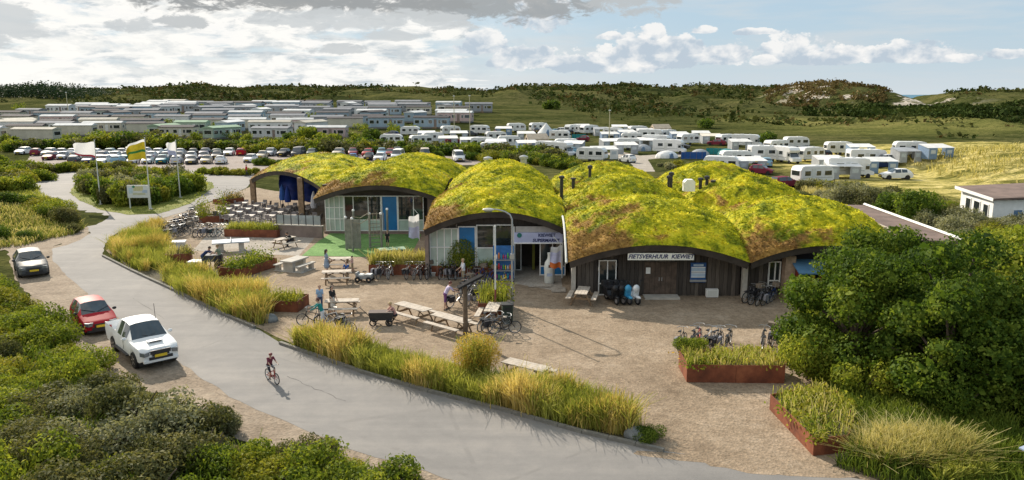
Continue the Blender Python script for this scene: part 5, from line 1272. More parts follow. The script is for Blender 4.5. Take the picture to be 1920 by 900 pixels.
pic(924, 601, 1.45, 'picnic table in front of the centre planter beside bicycles')
pic(1092, 568, 1.35, 'picnic table by the corner of the dark plank wall')
pic(986, 716, heading(G(950, 702), G(1030, 722)), 'picnic table behind the tall grass nearest the road', 2.1)
def make_conc_table():
    t = thing('concrete_table', '', 'table')
    MB().box((0, 0, .74), (1.9, 1.0, .10)).build('tabletop', CONC, t)
    for x in (-.6, .6): MB().box((x, 0, .36), (.28, .8, .68)).build('leg', CONC, t)
    b = thing
    for s in (-1, 1): MB().box((0, s * .92, .44), (1.9, .34, .08)).box((-.6, s * .92, .2), (.25, .3, .40)).box((.6, s * .92, .2), (.25, .3, .40)).build('bench', CONC, t)
    MB().box((0, 0, .02), (1.7, 2.3, .04)).build('base_slab', CONC, t)
    return t
p = G(553, 506); t = make_conc_table(); t.location = (p.x, p.y, .012); t.rotation_euler = (0, 0, 1.2); t['label'] = 'pale concrete picnic table with benches beside the green turf'
p = G(434, 470); t = thing('table_tennis_table', 'concrete table tennis table with a blue-grey top', 'table tennis table', (p.x, p.y, .012), .35)
MB().box((0, 0, .74), (2.74, 1.52, .09)).build('tabletop', mat('tennis_top', (.40, .46, .52), .5, .12, 2), t)
for x in (-.75, .75): MB().box((x, 0, .35), (.4, 1.0, .69)).build('leg', CONC, t)
MB().box((0, 0, .86), (.03, 1.66, .15)).build('net', GREYM, t); MB().box((0, 0, .787), (2.70, .04, .005)).build('centre_line', WHITE, t)
# bench planks and loose seats on the terrace side
for i, (px, py, l) in enumerate(((296, 462, 'white folded parasol cover lying in the straw grass'), (335, 463, 'pale panel behind the small left planter'), (371, 501, 'white block beside the two people and cart'))):
    p = G(px, py); t = thing('white_crate', l, 'crate', (p.x, p.y, .012), R.uniform(-.3, .3))
    MB().box((0, 0, .42), (1.5 if i == 0 else 1.1, .9, .10)).build('lid', WHITE, t); MB().box((0, 0, .2), (1.35 if i == 0 else 1.0, .8, .38)).build('body', mat('crate_white', (.62, .62, .64), .6), t)
# ------------------------------------------------------------------ terrace under the canopy
p = G(515, 438)
t = thing('terrace_wall', 'brown low wall at the front of the canopy terrace', 'wall', (0, 0, 0))
a, b = G(517, 443), G(606, 446); d = b - a
MB().box((d.length / 2, 0, .5), (d.length, .25, 1.0)).build('wall', BROWNW, t); MB().box((d.length / 2, 0, 1.03), (d.length + .1, .32, .06)).build('coping', CONC, t)
for i in range(7):
    x = .15 + i * (d.length - .3) / 6; MB().box((x, 0, 1.5), (.05, .05, .9)).build('post', DARKM, t)
    if i < 6: MB().box((x + (d.length - .3) / 12, 0, 1.5), ((d.length - .3) / 6 - .08, .015, .78)).build('glass_screen', mat('screen_glass', (.30, .33, .33), .08, .1, 1, 0, 0, 30, .8), t)
t.location = (a.x, a.y, 0); t.rotation_euler = (0, 0, math.atan2(d.y, d.x))
def make_chair():
    t = thing('terrace_chair', '', 'chair'); m_ = mat('chair_frame', (.30, .29, .28), .45, .12, 5, .4); s_ = mat('chair_mesh', (.20, .18, .18), .7, .2, 6)
    MB().box((0, 0, .45), (.45, .45, .04)).build('seat', s_, t); MB().box((0, .22, .72), (.45, .03, .42), 0, 0, -.15).build('backrest', s_, t)
    for x in (-.21, .21):
        for y in (-.2, .2): MB().tube([(x, y, 0), (x, y, .45)], .018, 4).build('leg', m_, t)
        MB().box((x * 1.08, 0, .64), (.04, .42, .03)).build('armrest', m_, t)
    return t
def make_table():
    t = thing('terrace_table', '', 'table'); MB().box((0, 0, .73), (.8, .8, .04)).build('tabletop', mat('pale_tabletop', (.50, .45, .40), .5, .1, 3), t)
    MB().lathe([(.25, 0), (.25, .03), (.04, .05), (.04, .71)], 10).build('pedestal', DARKM, t); return t
area = [G(388, 412), G(462, 392), G(545, 402), G(512, 416), G(430, 418)]
area = GP([(395, 412), (470, 388), (560, 400), (600, 408), (596, 420), (520, 425), (420, 421)])
spots = []
ex = Vector((math.cos(-.05), math.sin(-.05), 0)); ey = Vector((-ex.y, ex.x, 0)); o_ = G(500, 405)
for i in range(-10, 9):
    for j in range(-5, 7):
        q = o_ + ex * i * 2.0 + ey * j * 2.1
        if inpoly(q.x, q.y, area) and not (abs(q.x + 20.2) < .8 and abs(q.y - 72.6) < .8): spots.append(q)
for q in spots:
    stamp('ttab', make_table, 'square pale table on the terrace outside the canopy', (q.x, q.y, .014), R.uniform(-.1, .1), 'terrace tables')
    for k in range(4):
        an = k * math.pi / 2; x = q.x + .68 * math.cos(an); y = q.y + .68 * math.sin(an)
        stamp('tchr', make_chair, 'dark mesh chair at a terrace table', (x, y, .014), an - math.pi / 2 + R.uniform(-.2, .2), 'terrace chairs')
# closed blue parasols and a white one
for (px, py, c, l) in ((541, 396, (.01, .04, .22), 'closed dark blue parasol under the canopy'), (531, 392, (.03, .10, .35), 'closed blue parasol left of the dark blue one'), (590, 408, (.60, .60, .64), 'closed pale parasol near the terrace wall')):
    p = G(px, py); t = thing('parasol', l, 'parasol', (p.x, p.y, .014)); m_ = mat('parasol_' + str(px), c, .8, .15, 3)
    MB().tube([(0, 0, 0), (0, 0, 2.6)], .03, 6).build('pole', WOODM, t); MB().lathe([(.05, 2.62), (.22, 2.2), (.36, 1.3), (.30, .95), (.1, .92)], 9).build('canopy', m_, t, 25); MB().box((0, 0, .04), (.6, .6, .08)).build('base', CONC, t)
t = thing('tarpaulin', 'large blue tarpaulin draped under the canopy roof', 'tarpaulin', (Xat(560, 83, 345), 83, 0)); P = np.zeros((12, 14, 3))
for j in range(12):
    for i in range(14): P[j, i] = (-2.1 + 4.2 * i / 13, .25 * math.sin(i * 1.1) + .3 * math.sin(j * .7), .8 + 2.6 * (j / 11) - .5 * (i / 13) * (1 - j / 11))
link('cloth', grid_mesh('cloth', P, mat('tarp_blue', (.01, .035, .22), .6, .25, 1.5)), t)
for x in (-2.1, 2.1): MB().tube([(x, 0, 0), (x, 0, 3.4)], .05, 6).build('pole', GREYM, t)
# ------------------------------------------------------------------ planters of rusted steel
def planter(pts, h, label, plants, name='steel_planter'):
    """pts: world corners; sheet-steel sides as parts, soil inside; plants: list of (leaf key, density, height)"""
    c = sum(pts, Vector()) / len(pts); t = thing(name, label, 'planter', (c.x, c.y, .012))
    n = len(pts)
    for i in range(n):
        a, b = pts[i] - c, pts[(i + 1) % n] - c; d = b - a; m2 = (a + b) / 2
        k = max(1, int(d.length / 1.5))
        for q in range(k):
            m3 = a.lerp(b, (q + .5) / k)
            MB().box((m3.x, m3.y, h / 2), (d.length / k - .012, .03, h + R.uniform(-.008, .008)), math.atan2(d.y, d.x)).build('steel_panel', CORTEN, t)
    m = MB(); m.add([(p.x - c.x, p.y - c.y, h - .10) for p in pts], [tuple(range(n))]); m.build('soil', SOIL, t)
    V = []; MI = []; mats_ = []
    area_ = abs(sum((pts[i].x * pts[(i + 1) % n].y - pts[(i + 1) % n].x * pts[i].y) for i in range(n))) / 2
    for (key, dens, ht) in plants:
        N = int(area_ * dens); mats_.append(FOL[key] if key in FOL else {'straw': STRAW, 'strawg': STRAWG, 'pale': PALEG, 'green': GREENG}[key])
        if key in FOL:
            cl = scatter(pts, max(3, int(area_ * 1.6)), .25)
            if not cl: continue
            for i in range(N):
                x, y = R.choice(cl); x += R.gauss(0, .22); y += R.gauss(0, .22); z = h - .1 + abs(R.gauss(0, .5)) * ht * .8
                V.append(leafquad(x - c.x, y - c.y, z, R.uniform(.05, .10))); MI.append(len(mats_) - 1)
        else:
            for (x, y) in scatter(pts, N):
                for q in blade(x - c.x, y - c.y, h - .1, ht * R.uniform(.5, 1.15), .022): V.append(q); MI.append(len(mats_) - 1)
    o = link('plants', quads('plants', np.array(V), mats_, MI), t); o['kind'] = 'stuff'
    return t
def leafquad(x, y, z, s, up=.5):
    d = Vector((R.gauss(0, 1), R.gauss(0, 1), R.gauss(up, .8))); d.normalize()
    a = d.orthogonal().normalized(); a.rotate(Matrix.Rotation(R.uniform(0, 6.28), 3, d)); b = d.cross(a)
    c = Vector((x, y, z)); return [c - a * s, c - b * s * .5, c + a * s, c + b * s * .5]
def blade(x, y, z, h, w, lean=.38):
    an = R.uniform(0, 6.28); a2 = R.uniform(0, 6.28); l = h * abs(R.gauss(0, lean))
    dx, dy = math.cos(an) * l, math.sin(an) * l; wx, wy = math.cos(a2) * w, math.sin(a2) * w
    m_ = (x + dx * .35, y + dy * .35, z + h * .6); tt = (x + dx, y + dy, z + h)
    return [[(x - wx, y - wy, z), (x + wx, y + wy, z), (m_[0] + wx * .8, m_[1] + wy * .8, m_[2]), (m_[0] - wx * .8, m_[1] - wy * .8, m_[2])],
            [(m_[0] - wx * .8, m_[1] - wy * .8, m_[2]), (m_[0] + wx * .8, m_[1] + wy * .8, m_[2]), (tt[0] + wx * .5, tt[1] + wy * .5, tt[2]), (tt[0] - wx * .5, tt[1] - wy * .5, tt[2])]]
def rect(a, b, depth):
    """front edge from pixel a to pixel b, depth metres away from the camera side"""
    p, q = G(*a), G(*b); d = (q - p).normalized(); n = Vector((-d.y, d.x, 0)) * depth
    return [p, q, q + n, p + n]
planter(rect((1288, 717), (1470, 719), 1.9), .78, 'long rusty planter with straw grasses in front of parked bicycles', [('strawg', 55, .45), ('pale', 45, .42), ('bright', 110, .35), ('yellow', 60, .3), ('gold', 25, .3)])
pA, pB, pC = G(1443, 768), G(1525, 855), G(1588, 848); pA2 = pA + Vector((2.2, .9, 0))
planter([pA, pB, pC, pC + Vector((.9, 1.6, 0)), pA2 + Vector((.5, -.5, 0)), pA2], .62, 'angular rusty planter at lower right in front of the big tree', [('yellow', 140, .38), ('bright', 110, .38), ('strawg', 35, .45), ('pale', 25, .4)])
planter(rect((500, 584), (558, 586), 1.7) , .62, 'rusty planter with clipped yellow plants beside the road', [('yellow', 200, .5), ('strawg', 60, .5)])
p0, p1 = G(452, 522), G(520, 500); d_ = (p1 - p0).normalized(); n_ = Vector((-d_.y, d_.x, 0)) * 1.9
planter([p0, p1, p1 + n_, p0 + n_], .62, 'slanting rusty planter of dark green shrubs near the table tennis table', [('dark', 160, .9), ('bright', 160, .9), ('yellow', 60, .6)])
planter(rect((692, 516), (800, 516), 1.3), .72, 'long rusty planter with tall straw grass behind the row of bicycles', [('pale', 150, .95), ('strawg', 120, .8), ('yellow', 60, .8)])
planter(rect((806, 518), (925, 520), 1.2), .72, 'dark slatted planter under the round green bush by the windows', [('strawg', 90, .6), ('bright', 110, .6), ('dark', 60, .6)])
planter(rect((897, 592), (949, 592), 2.0), .70, 'square rusty planter with lime green shrubs around the slender pole', [('yellow', 190, 1.2), ('bright', 150, 1.2), ('strawg', 50, .9)])
planter(rect((421, 444), (520, 446), 1.6), .66, 'rusty planter of yellow grass in front of the terrace', [('strawg', 110, .6), ('yellow', 150, .6)])
planter(rect((312, 497), (358, 494), 1.8), .74, 'small rusty planter among the straw grass at left', [('olive', 120, .5), ('yellow', 60, .4), ('pale', 30, .6)])
planter(rect((374, 419), (428, 416), 1.7), .62, 'rusty planter with a tall bright bush at the terrace edge', [('bright', 260, 2.4), ('yellow', 120, 2.0)])
planter(rect((418, 384), (458, 378), 1.6), .5, 'low planter of brownish shrubs at the far terrace edge', [('olive', 170, 1.0), ('gold', 50, .9)])
# ------------------------------------------------------------------ bicycles
def make_bike(fc, child=False, crate=False, bag=None, s=1.0):
    t = thing('bicycle', '', 'bicycle'); fm = mat('bike_' + str(fc), {'black': (.02, .02, .022), 'grey': (.25, .26, .27), 'white': (.62, .63, .64), 'blue': (.03, .10, .35), 'red': (.35, .04, .04), 'green': (.05, .20, .16)}[fc], .35, .1, 5, .3)
    r = .34 if not child else .25; wb = 1.06 if not child else .80
    for i, x in enumerate((-wb / 2, wb / 2)):
        w = MB().ring((0, 0, 0), r - .02, .022, 20, 5).build('wheel', BLACK, t, 60, (x, 0, r))
        sp = MB()
        for k in range(6):
            a = math.pi * k / 6; sp.tube([(-(r - .03) * math.cos(a), 0, -(r - .03) * math.sin(a)), ((r - .03) * math.cos(a), 0, (r - .03) * math.sin(a))], .006, 3)
        sp.ring((0, 0, 0), r - .045, .012, 16, 4); sp.build('spokes', GREYM, w)
    bb = (-.06 * s, 0, r * .85); st = (-.22 if not child else -.16, 0, .78 if not child else .52); hd = (wb / 2 - .22, 0, .80 if not child else .56); hl = (wb / 2 - .16, 0, .56 if not child else .40)
    f = MB()
    f.tube([st, bb], .022, 5).tube([bb, hl], .025, 5).tube([(st[0] + .03, 0, st[2] - .10), hd], .02, 5).tube([hd, hl], .024, 5).tube([bb, (-wb / 2, .06, r)], .016, 4).tube([bb, (-wb / 2, -.06, r)], .016, 4).tube([(st[0], 0, st[2] - .08), (-wb / 2, 0, r)], .016, 4)
    f.tube([hl, (wb / 2, .06, r)], .018, 4).tube([hl, (wb / 2, -.06, r)], .018, 4); f.build('frame', fm, t, 50)
    sz = st[2] + .16; MB().tube([st, (st[0] - .02, 0, sz)], .016, 5).build('seat_post', GREYM, t)
    MB().prism([(-.16, -.09), (-.14, .09), (.02, .04), (.14, .02), (.14, -.02), (.02, -.04)], sz, sz + .05).build('saddle', BLACKP, t, None, (st[0], 0, 0))
    hz = hd[2] + .2; MB().tube([hd, (hd[0] - .02, 0, hz)], .016, 5).tube([(hd[0] - .16, -.28, hz + .02), (hd[0] + .02, -.16, hz + .03), (hd[0] + .02, .16, hz + .03), (hd[0] - .16, .28, hz + .02)], .014, 5).build('handlebar', GREYM, t)
    MB().ring((bb[0], .06, bb[2]), .08, .012, 12, 4).tube([(bb[0] - .12, .09, bb[2] - .1), (bb[0] + .12, .07, bb[2] + .1)], .012, 4).build('crank', DARKM, t)
    if not child:
        MB().box((-wb / 2, 0, .74), (.4, .14, .02)).tube([(-wb / 2, .07, r), (-wb / 2 - .05, .07, .74)], .01, 4).tube([(-wb / 2, -.07, r), (-wb / 2 - .05, -.07, .74)], .01, 4).build('carrier', DARKM, t)
        MB().ring((0, 0, 0), r + .035, .012, 10, 3).build('mudguard', fm, t, 60, (-wb / 2, 0, r))
    if crate: MB().box((wb / 2 - .06, 0, hz - .02), (.34, .40, .25)).build('front_crate', mat('crate_brown', (.20, .16, .12), .8), t)
    if bag:
        for s_ in (-1, 1): MB().box((-wb / 2 - .04, s_ * .14, .56), (.36, .13, .34)).build('pannier', mat('bag_' + bag, {'grey': (.22, .22, .25), 'black': (.03, .03, .035)}[bag], .8), t)
    return t
BK = [('black', False, None), ('grey', False, 'black'), ('black', True, None), ('black', False, 'grey'), ('white', False, None), ('blue', True, None), ('green', False, None), ('red', False, None)]
def bike(px, py, ang, k, label, grp='bicycles on the plaza', lean=0.09):
    p = G(px, py); c = BK[k]
    o = stamp(('bike', k), lambda: make_bike(c[0], False, c[1], c[2]), label, (p.x, p.y, .012), ang, grp); o.rotation_euler = (lean * R.choice((-1, 1)), 0, ang); return o
for i, (x, k) in enumerate(((708, 3), (717, 1), (733, 4), (768, 1), (781, 4), (794, 0), (806, 2), (830, 0), (845, 3))):
    bike(x, 521, 1.35 + R.uniform(-.12, .12), k, '%s bicycle, %s from the left in the rack along the long planter' % (BK[k][0], ORD[i]), 'bicycles in the rack along the planter')
for (x, y, a, k, l) in ((880, 545, 1.0, 4, 'white bicycle in the cluster left of the lime planter'), (868, 558, 1.2, 0, 'black bicycle beside the person in purple shirt'), (856, 574, .9, 1, 'grey bicycle nearest the person in purple shirt'), (893, 535, .8, 7, 'red bicycle behind the cluster, near the white shirt person'),
    (884, 570, 1.3, 3, 'black bicycle with grey panniers left of the lime planter'), (905, 528, 1.2, 5, 'blue bicycle with front crate beside the toy rack'), (920, 530, 1.1, 5, 'second blue bicycle, right of the first by the toy rack'),
    (930, 622, .5, 1, 'grey bicycle with black panniers in front of the centre table'), (946, 626, .15, 0, 'black bicycle in front of the centre table, nearest the wooden post shadow'), (912, 618, 1.0, 4, 'white bicycle left of the pair before the centre table'),
    (620, 614, .1, 4, 'white bicycle behind the teal-clad cyclist'), (652, 624, -.75, 1, 'grey bicycle leaning at the end of the straw grass'), (586, 612, math.pi - .05, 0, 'black bicycle held by the teal-clad person'),
    (848, 521, 1.3, 1, 'grey bicycle with black panniers just left of the white shirt person'), (858, 522, 1.4, 2, 'black bicycle with front crate by the slatted stand'), (893, 523, 1.3, 0, 'black bicycle under the blue panel window'), (872, 548, 1.1, 2, 'black bicycle with front crate in the middle of the cluster'), (898, 560, .9, 1, 'grey bicycle in the cluster touching the lime planter'),
    (1297, 653, 1.2, 0, 'black bicycle second from left behind the long planter'), (1326, 652, 1.0, 4, 'white bicycle behind the middle of the long planter'), (1364, 651, 1.1, 0, 'black bicycle at the right of the group behind the long planter'), (1441, 650, 1.2, 2, 'black bicycle with front crate beside the tree leaves'),
    (1280, 655, 1.1, 3, 'black bicycle at the left end behind the long planter'), (1312, 648, 1.2, 7, 'red bicycle leaning behind the long planter'), (1338, 655, 1.0, 1, 'grey bicycle with black panniers behind the long planter'), (1350, 653, 1.1, 3, 'black bicycle with grey panniers behind the long planter'),
    (1428, 652, 1.3, 0, 'black bicycle alone beside the yellow plant by the tree'), (1452, 645, 1.0, 3, 'black bicycle with grey bags half under the tree leaves'), (1466, 640, .9, 1, 'grey bicycle deep in the group under the tree leaves'), (1478, 633, 1.1, 0, 'black bicycle touching the tree leaves'),
    (1408, 566, .6, 0, 'black hire bicycle left of the row by the kiosk'), (1418, 569, .7, 2, 'black hire bicycle with crate, second by the kiosk'), (1428, 571, .8, 0, 'black hire bicycle, third by the kiosk'), (1438, 570, .8, 3, 'black hire bicycle with grey bags by the kiosk'), (1446, 566, .9, 5, 'blue hire bicycle by the kiosk pillar'), (1422, 562, .5, 1, 'grey hire bicycle behind the kiosk row')):
    bike(x, y, a, k, l)
for i, (x, y) in enumerate(((327, 436), (337, 434), (347, 432), (357, 430), (366, 428), (358, 412), (368, 404), (322, 446), (331, 444), (340, 443), (348, 441), (316, 438), (332, 425), (342, 423), (352, 421), (362, 419))):
    bike(x, y, .9 + R.uniform(-.2, .2), (i * 3) % 4, '%s bicycle in the far left rack, %s along from the straw grass' % (BK[(i * 3) % 4][0], ORD[i]), 'bicycles racked at the far left')
for i, x in enumerate((374, 384, 393, 402, 411, 418)):
    bike(x, 443, 1.1 + R.uniform(-.2, .2), (i * 5) % 7, '%s bicycle beside the yellow grass planter, %s from the left' % (BK[(i * 5) % 7][0], ORD[i]), 'bicycles racked beside the yellow planter')
for (x, y, l) in ((372, 407, 'steel bicycle stand at the far terrace corner'), (368, 415, 'steel bicycle stand nearer the road'), (860, 524, 'slatted steel bicycle stand at the right end of the long rack')):
    p = G(x, y); t = thing('bicycle_stand', l, 'bicycle stand', (p.x, p.y, .012), .2)
    for i in range(6): MB().tube([(i * .4 - 1, 0, 0), (i * .4 - 1, 0, .7), (i * .4 - .8, .25, .7), (i * .4 - .8, .25, 0)], .022, 5).build('hoop', GREYM, t)
    MB().box((0, .12, .05), (2.4, .06, .06)).build('rail', GREYM, t)
# hire scooters beside the glazed door
def make_scooter(c):
    t = thing('scooter', '', 'scooter'); bm_ = mat('scooter_' + c, {'black': (.02, .02, .022), 'blue': (.06, .32, .55), 'white': (.72, .74, .76)}[c], .3, .06, 3, .1)
    for x in (-.62, .62):
        w = MB().ring((0, 0, 0), .2, .055, 16, 6).build('wheel', BLACK, t, 60, (x, 0, .25)); MB().lathe([(.02, -.04), (.15, -.04), (.15, .04), (.02, .04)], 10).build('rim', ALLOY, w).rotation_euler = (math.pi / 2, 0, 0)
    MB().prism([(-.85, .45), (-.6, .32), (-.2, .28), (.2, .25), (.42, .3), (.5, .75), (.42, .95), (.3, .9), (.3, .38), (-.1, .4), (-.25, .62), (-.8, .7)], -.17, .17, 'y').build('body', bm_, t)
    MB().prism([(-.8, .71), (-.28, .66), (-.25, .75), (-.8, .82)], -.15, .15, 'y').build('saddle', BLACKP, t)
    MB().ball((.44, 0, .88), .22, 10, 6, 0, (.7, 1, 1)).build('headlamp_cowl', bm_, t, 50); MB().tube([(.36, -.34, 1.05), (.42, 0, 1.02), (.36, .34, 1.05)], .02, 5).build('handlebar', DARKM, t)
    for s in (-1, 1): MB().tube([(.38, s * .26, 1.05), (.36, s * .36, 1.25)], .012, 4).ball((.36, s * .37, 1.28), .06, 6, 4, 0, (.4, 1, .8)).build('mirror', DARKM, t)
    MB().ball((.62, 0, .42), .2, 10, 5, 0, (1.3, .55, .5)).build('mudguard', bm_, t, 50)
    MB().box((-.85, 0, .9), (.34, .36, .3)).build('top_box', BLACKP, t)
    return t
for (x, c, l) in ((1149, 'black', 'black hire scooter next to the glazed door'), (1160, 'black', 'second black hire scooter, beside the blue one'), (1172, 'blue', 'bright blue hire scooter beside the dark plank wall'), (1186, 'white', 'white hire scooter at the right end of the scooter row')):
    p = G(x, 572); stamp(('scoot', c), lambda: make_scooter(c), l, (p.x, p.y + .6, .012), -1.2 + R.uniform(-.1, .1), 'hire scooters beside the glazed door', 1.06)
# toy and beach goods rack by the window
p = G(944, 528); t = thing('goods_rack', 'rack of bright beach toys beside the shop entrance', 'display rack', (p.x, p.y, .012))
MB().box((0, .18, 1.2), (1.35, .05, 2.3)).build('backboard', mat('rack_blue', (.03, .14, .38), .6, .2, 4), t)
cs = [(.55, .05, .06), (.65, .5, .03), (.05, .35, .55), (.10, .40, .10), (.60, .20, .03), (.45, .08, .30), (.75, .75, .72)]
for z in (.12, .75, 1.45): MB().box((0, -.02, z), (1.35, .4, .04)).build('shelf', GREYM, t)
for i in range(27):
    c = cs[(i * 5 + i // 9) % 7]; h = R.uniform(.25, .5); MB().ball((-.58 + (i % 9) * .145, -.03 + R.uniform(-.06, .06), [.15, .78, 1.48][i // 9] + h / 2), h / 2, 6, 4, 0, (.28, .3, 1)).build('toy', mat('toy%d' % ((i * 5 + i // 9) % 7), c, .5), t)
# turf play set
p = G(655, 472); t = thing('climbing_frame', 'grey climbing frame with panel, ladder and rope bridge on green turf', 'climbing frame', (0, 0, .02))
wm = mat('play_wood', (.22, .22, .19), .8, .2, 3, 0, .3, 20)
A = [G(650, 468), G(662, 472), G(690, 470), G(716, 468)]
for q, h in ((A[0], 2.5), (A[1], 2.55), (A[2] + Vector((0, 1, 0)), 2.7), (A[3], 2.8), (A[0] + Vector((0, 3, 0)), 2.6), (A[3] + Vector((0, 3, 0)), 2.7)):
    MB().tube([(q.x, q.y, 0), (q.x, q.y, h)], .09, 8).build('post', wm, t, 40); MB().ball((q.x, q.y, h + .04), .12).build('post_cap', WHITE, t, 40)
for i in range(5):
    a = i / 5; q = A[0].lerp(A[1], .0) + Vector((a * 1.25 - .05, -.15, 0)); MB().box((q.x + .12, q.y, 1.25), (.235, .04, 2.3 + R.uniform(-.05, .05))).build('climbing_plank', wm, t)
for k in range(7): MB().tube([(A[2].x + .1, A[2].y, .3 + k * .3), (A[3].x - .05, A[3].y, .3 + k * .3)], .03, 5).build('ladder_rung', wm, t)
for k in range(2): MB().tube([(A[1].x, A[1].y, 2.3 + k * .45), ((A[1].x + A[2].x) / 2, A[1].y + .5, 2.1 + k * .45), (A[2].x, A[2].y + 1, 2.4 + k * .45)], .03, 5).build('rope', mat('rope', (.35, .30, .22), .9), t)
net = MB()
for k in range(5):
    net.tube([(A[2].x + .1 + k * .28, A[2].y + .5, 1.0), (A[2].x + .1 + k * .28, A[2].y + .5, 2.9)], .02, 4); net.tube([(A[2].x, A[2].y + .5, 1.0 + k * .45), (A[3].x, A[3].y + .5, 1.0 + k * .45)], .02, 4)
net.build('climbing_net', mat('rope', (.35, .30, .22), .9), t)
p = G(735, 481); t = thing('play_mound', 'low green crawling box at the edge of the turf', 'play box', (p.x, p.y, .02), .3)
MB().box((0, 0, .28), (1.9, 1.0, .52)).build('body', mat('play_green', (.05, .14, .09), .7, .2, 3), t); MB().box((0, 0, .57), (2.0, 1.1, .06)).build('lid', mat('play_pale_green', (.20, .32, .20), .7, .15, 3), t); MB().lathe([(.05, -.01), (.22, -.01), (.22, .02), (.05, .02)], 12).build('crawl_hole', BLACKP, t, None, (0, -.51, .28)).rotation_euler = (math.pi / 2, 0, 0)
# ramp slab between turf and middle front, lying boulder at grass end
p = G(1193, 822); t = thing('boulder', 'grey boulder at the right tip of the tall grass strip', 'boulder', (p.x, p.y, 0.1))
me = bpy.data.meshes.new('stone'); bm = bmesh.new(); bmesh.ops.create_icosphere(bm, subdivisions=3, radius=.42)
for v in bm.verts: v.co *= 1 + (float(fbm(v.co.x * 3 + 5, v.co.y * 3 + v.co.z * 2, 3, 4)) - .5) * .5; v.co.z *= .75
bm.to_mesh(me); bm.free(); me.materials.append(mat('boulder_stone', (.17, .18, .18), .9, .3, 3, 0, .5, 15)); me.polygons.foreach_set('use_smooth', [True] * len(me.polygons)); link('stone', me, t)
p = G(508, 602); t = thing('boulder', 'dark boulder beside the end of the left grass strip', 'boulder', (p.x, p.y, .08)); link('stone', me.copy(), t).data.materials[0] = MATS['boulder_stone']
# hand cart, wagon, pedal car, waste bin
def cart(px, py, rz, label, m_, w=1.15):
    p = G(px, py); t = thing('hand_wagon', label, 'wagon', (p.x, p.y, .012), rz)
    MB().prism([(-w / 2, .32), (w / 2, .32), (w / 2 + .08, .72), (-w / 2 - .08, .72)], -.32, .32, 'y').build('tub', m_, t)
    MB().box((0, 0, .728), (w + .1, .62, .01)).build('load', mat('cart_load', (.12, .09, .08), .8), t)
    for x in (-.42, .42):
        for s in (-1, 1): MB().ring((x, s * .36, .2), .16, .04, 14, 5).build('wheel', BLACK, t, 60)
    MB().tube([(-w / 2, 0, .4), (-w / 2 - .55, 0, .95), (-w / 2 - .55, .18, .98), (-w / 2 - .55, -.18, .98)], .02, 5).build('pull_handle', DARKM, t); return t
cart(716, 609, .05, 'black folding wagon beside the seated woman', BLACKP)
p = G(399, 502); t = thing('barrow', 'dark cart between the two people near the table tennis table', 'cart', (p.x, p.y, .012), .1)
MB().prism([(-.55, .5), (.55, .5), (.62, .95), (-.62, .95)], -.4, .4, 'y').build('tub', mat('cart_dark', (.09, .10, .11), .7), t); MB().box((.45, 0, .45), (.45, .8, .9)).build('cabinet', mat('cart_brown', (.14, .12, .11), .7), t)
for x in (-.4, .4):
    for s in (-1, 1): MB().ring((x, s * .42, .2), .16, .04, 14, 5).build('wheel', BLACK, t, 60)
p = G(684, 528); t = thing('pedal_car', 'small black and white pedal car on the gravel', 'pedal car', (p.x, p.y, .012), -.15)
MB().prism([(-.5, .2), (.5, .2), (.55, .45), (.1, .5), (-.1, .42), (-.35, .42), (-.45, .62), (-.55, .6)], -.26, .26, 'y').build('body', mat('toy_car_grey', (.30, .31, .31), .4), t)
for x in (-.38, .38):
    for s in (-1, 1): MB().ring((x, s * .34, .19), .13, .07, 14, 5).build('wheel', BLACK, t, 60)
MB().ring((.0, 0, .66), .13, .02, 12, 4, 0, 'z').build('steering_wheel', BLACK, t, 60); MB().box((-.2, 0, .46), (.3, .36, .08)).build('seat', WHITE, t); MB().box((.3, 0, .5), (.4, .4, .05)).build('bonnet', WHITE, t)
p = G(951, 605); t = thing('waste_bin', 'dark green waste bin behind the centre bicycles', 'bin', (p.x, p.y, .012), .1)
MB().box((0, 0, .5), (.55, .55, 1.0)).build('body', mat('bin_green', (.02, .035, .025), .6), t); MB().box((0, 0, 1.03), (.62, .62, .07)).build('lid', BLACKP, t); MB().box((0, -.28, .82), (.36, .02, .16)).build('slot', BLACK, t)
for (x, y, l) in ((1012, 537, 'pale stepping slab before the entrance door'), (1047, 545, 'pale paving slab under the bottle display')):
    p = G(x, y); tag(MB().box((0, 0, .05), (1.5 if x == 1012 else .9, .7 if x == 1012 else 1.1, .07)).build('stone_slab', PALE, None, None, (p.x, p.y, .02)), l, 'slab')
p = G(1903, 893); tag(MB().box((0, 0, 1.1), (.8, .8, .05), .5, 0, .1).box((0, 0, .55), (.1, .1, 1.1)).build('info_panel', mat('pale_blue_label', (.45, .52, .66), .5), None, None, (p.x + .3, p.y - .5, 0)), 'pale blue panel edge in the lower right corner', 'panel')
# white holiday house at the right
t = thing('white_holiday_house', 'white flat-roofed holiday house with brown roof at the right edge', 'house', (0, 0, 0))
hx, hy = Xat(1862, 66, 390), 66.0
hp = [(hx, hy), (hx + 9, hy + 1.2), (hx + 10.6, hy + 9.0), (hx + 1.7, hy + 7.8)]
MB().prism(hp, 0, 2.92).build('wall', WHITE, t)
e = [(hx - .35, hy - .45), (hx + 9.4, hy + .8), (hx + 11.0, hy + 9.5), (hx + 1.2, hy + 8.1)]
m = MB(); m.add([(e[0][0], e[0][1], 2.97), (e[1][0], e[1][1], 3.2), (e[2][0], e[2][1], 3.3), (e[3][0], e[3][1], 3.05), (e[0][0], e[0][1], 3.14), (e[1][0], e[1][1], 3.37), (e[2][0], e[2][1], 3.47), (e[3][0], e[3][1], 3.22)], [(3, 2, 1, 0), (4, 5, 6, 7), (0, 1, 5, 4), (1, 2, 6, 5), (2, 3, 7, 6), (3, 0, 4, 7)])
m.build('roof', mat('bitumen_roof', (.17, .12, .10), .9), t)
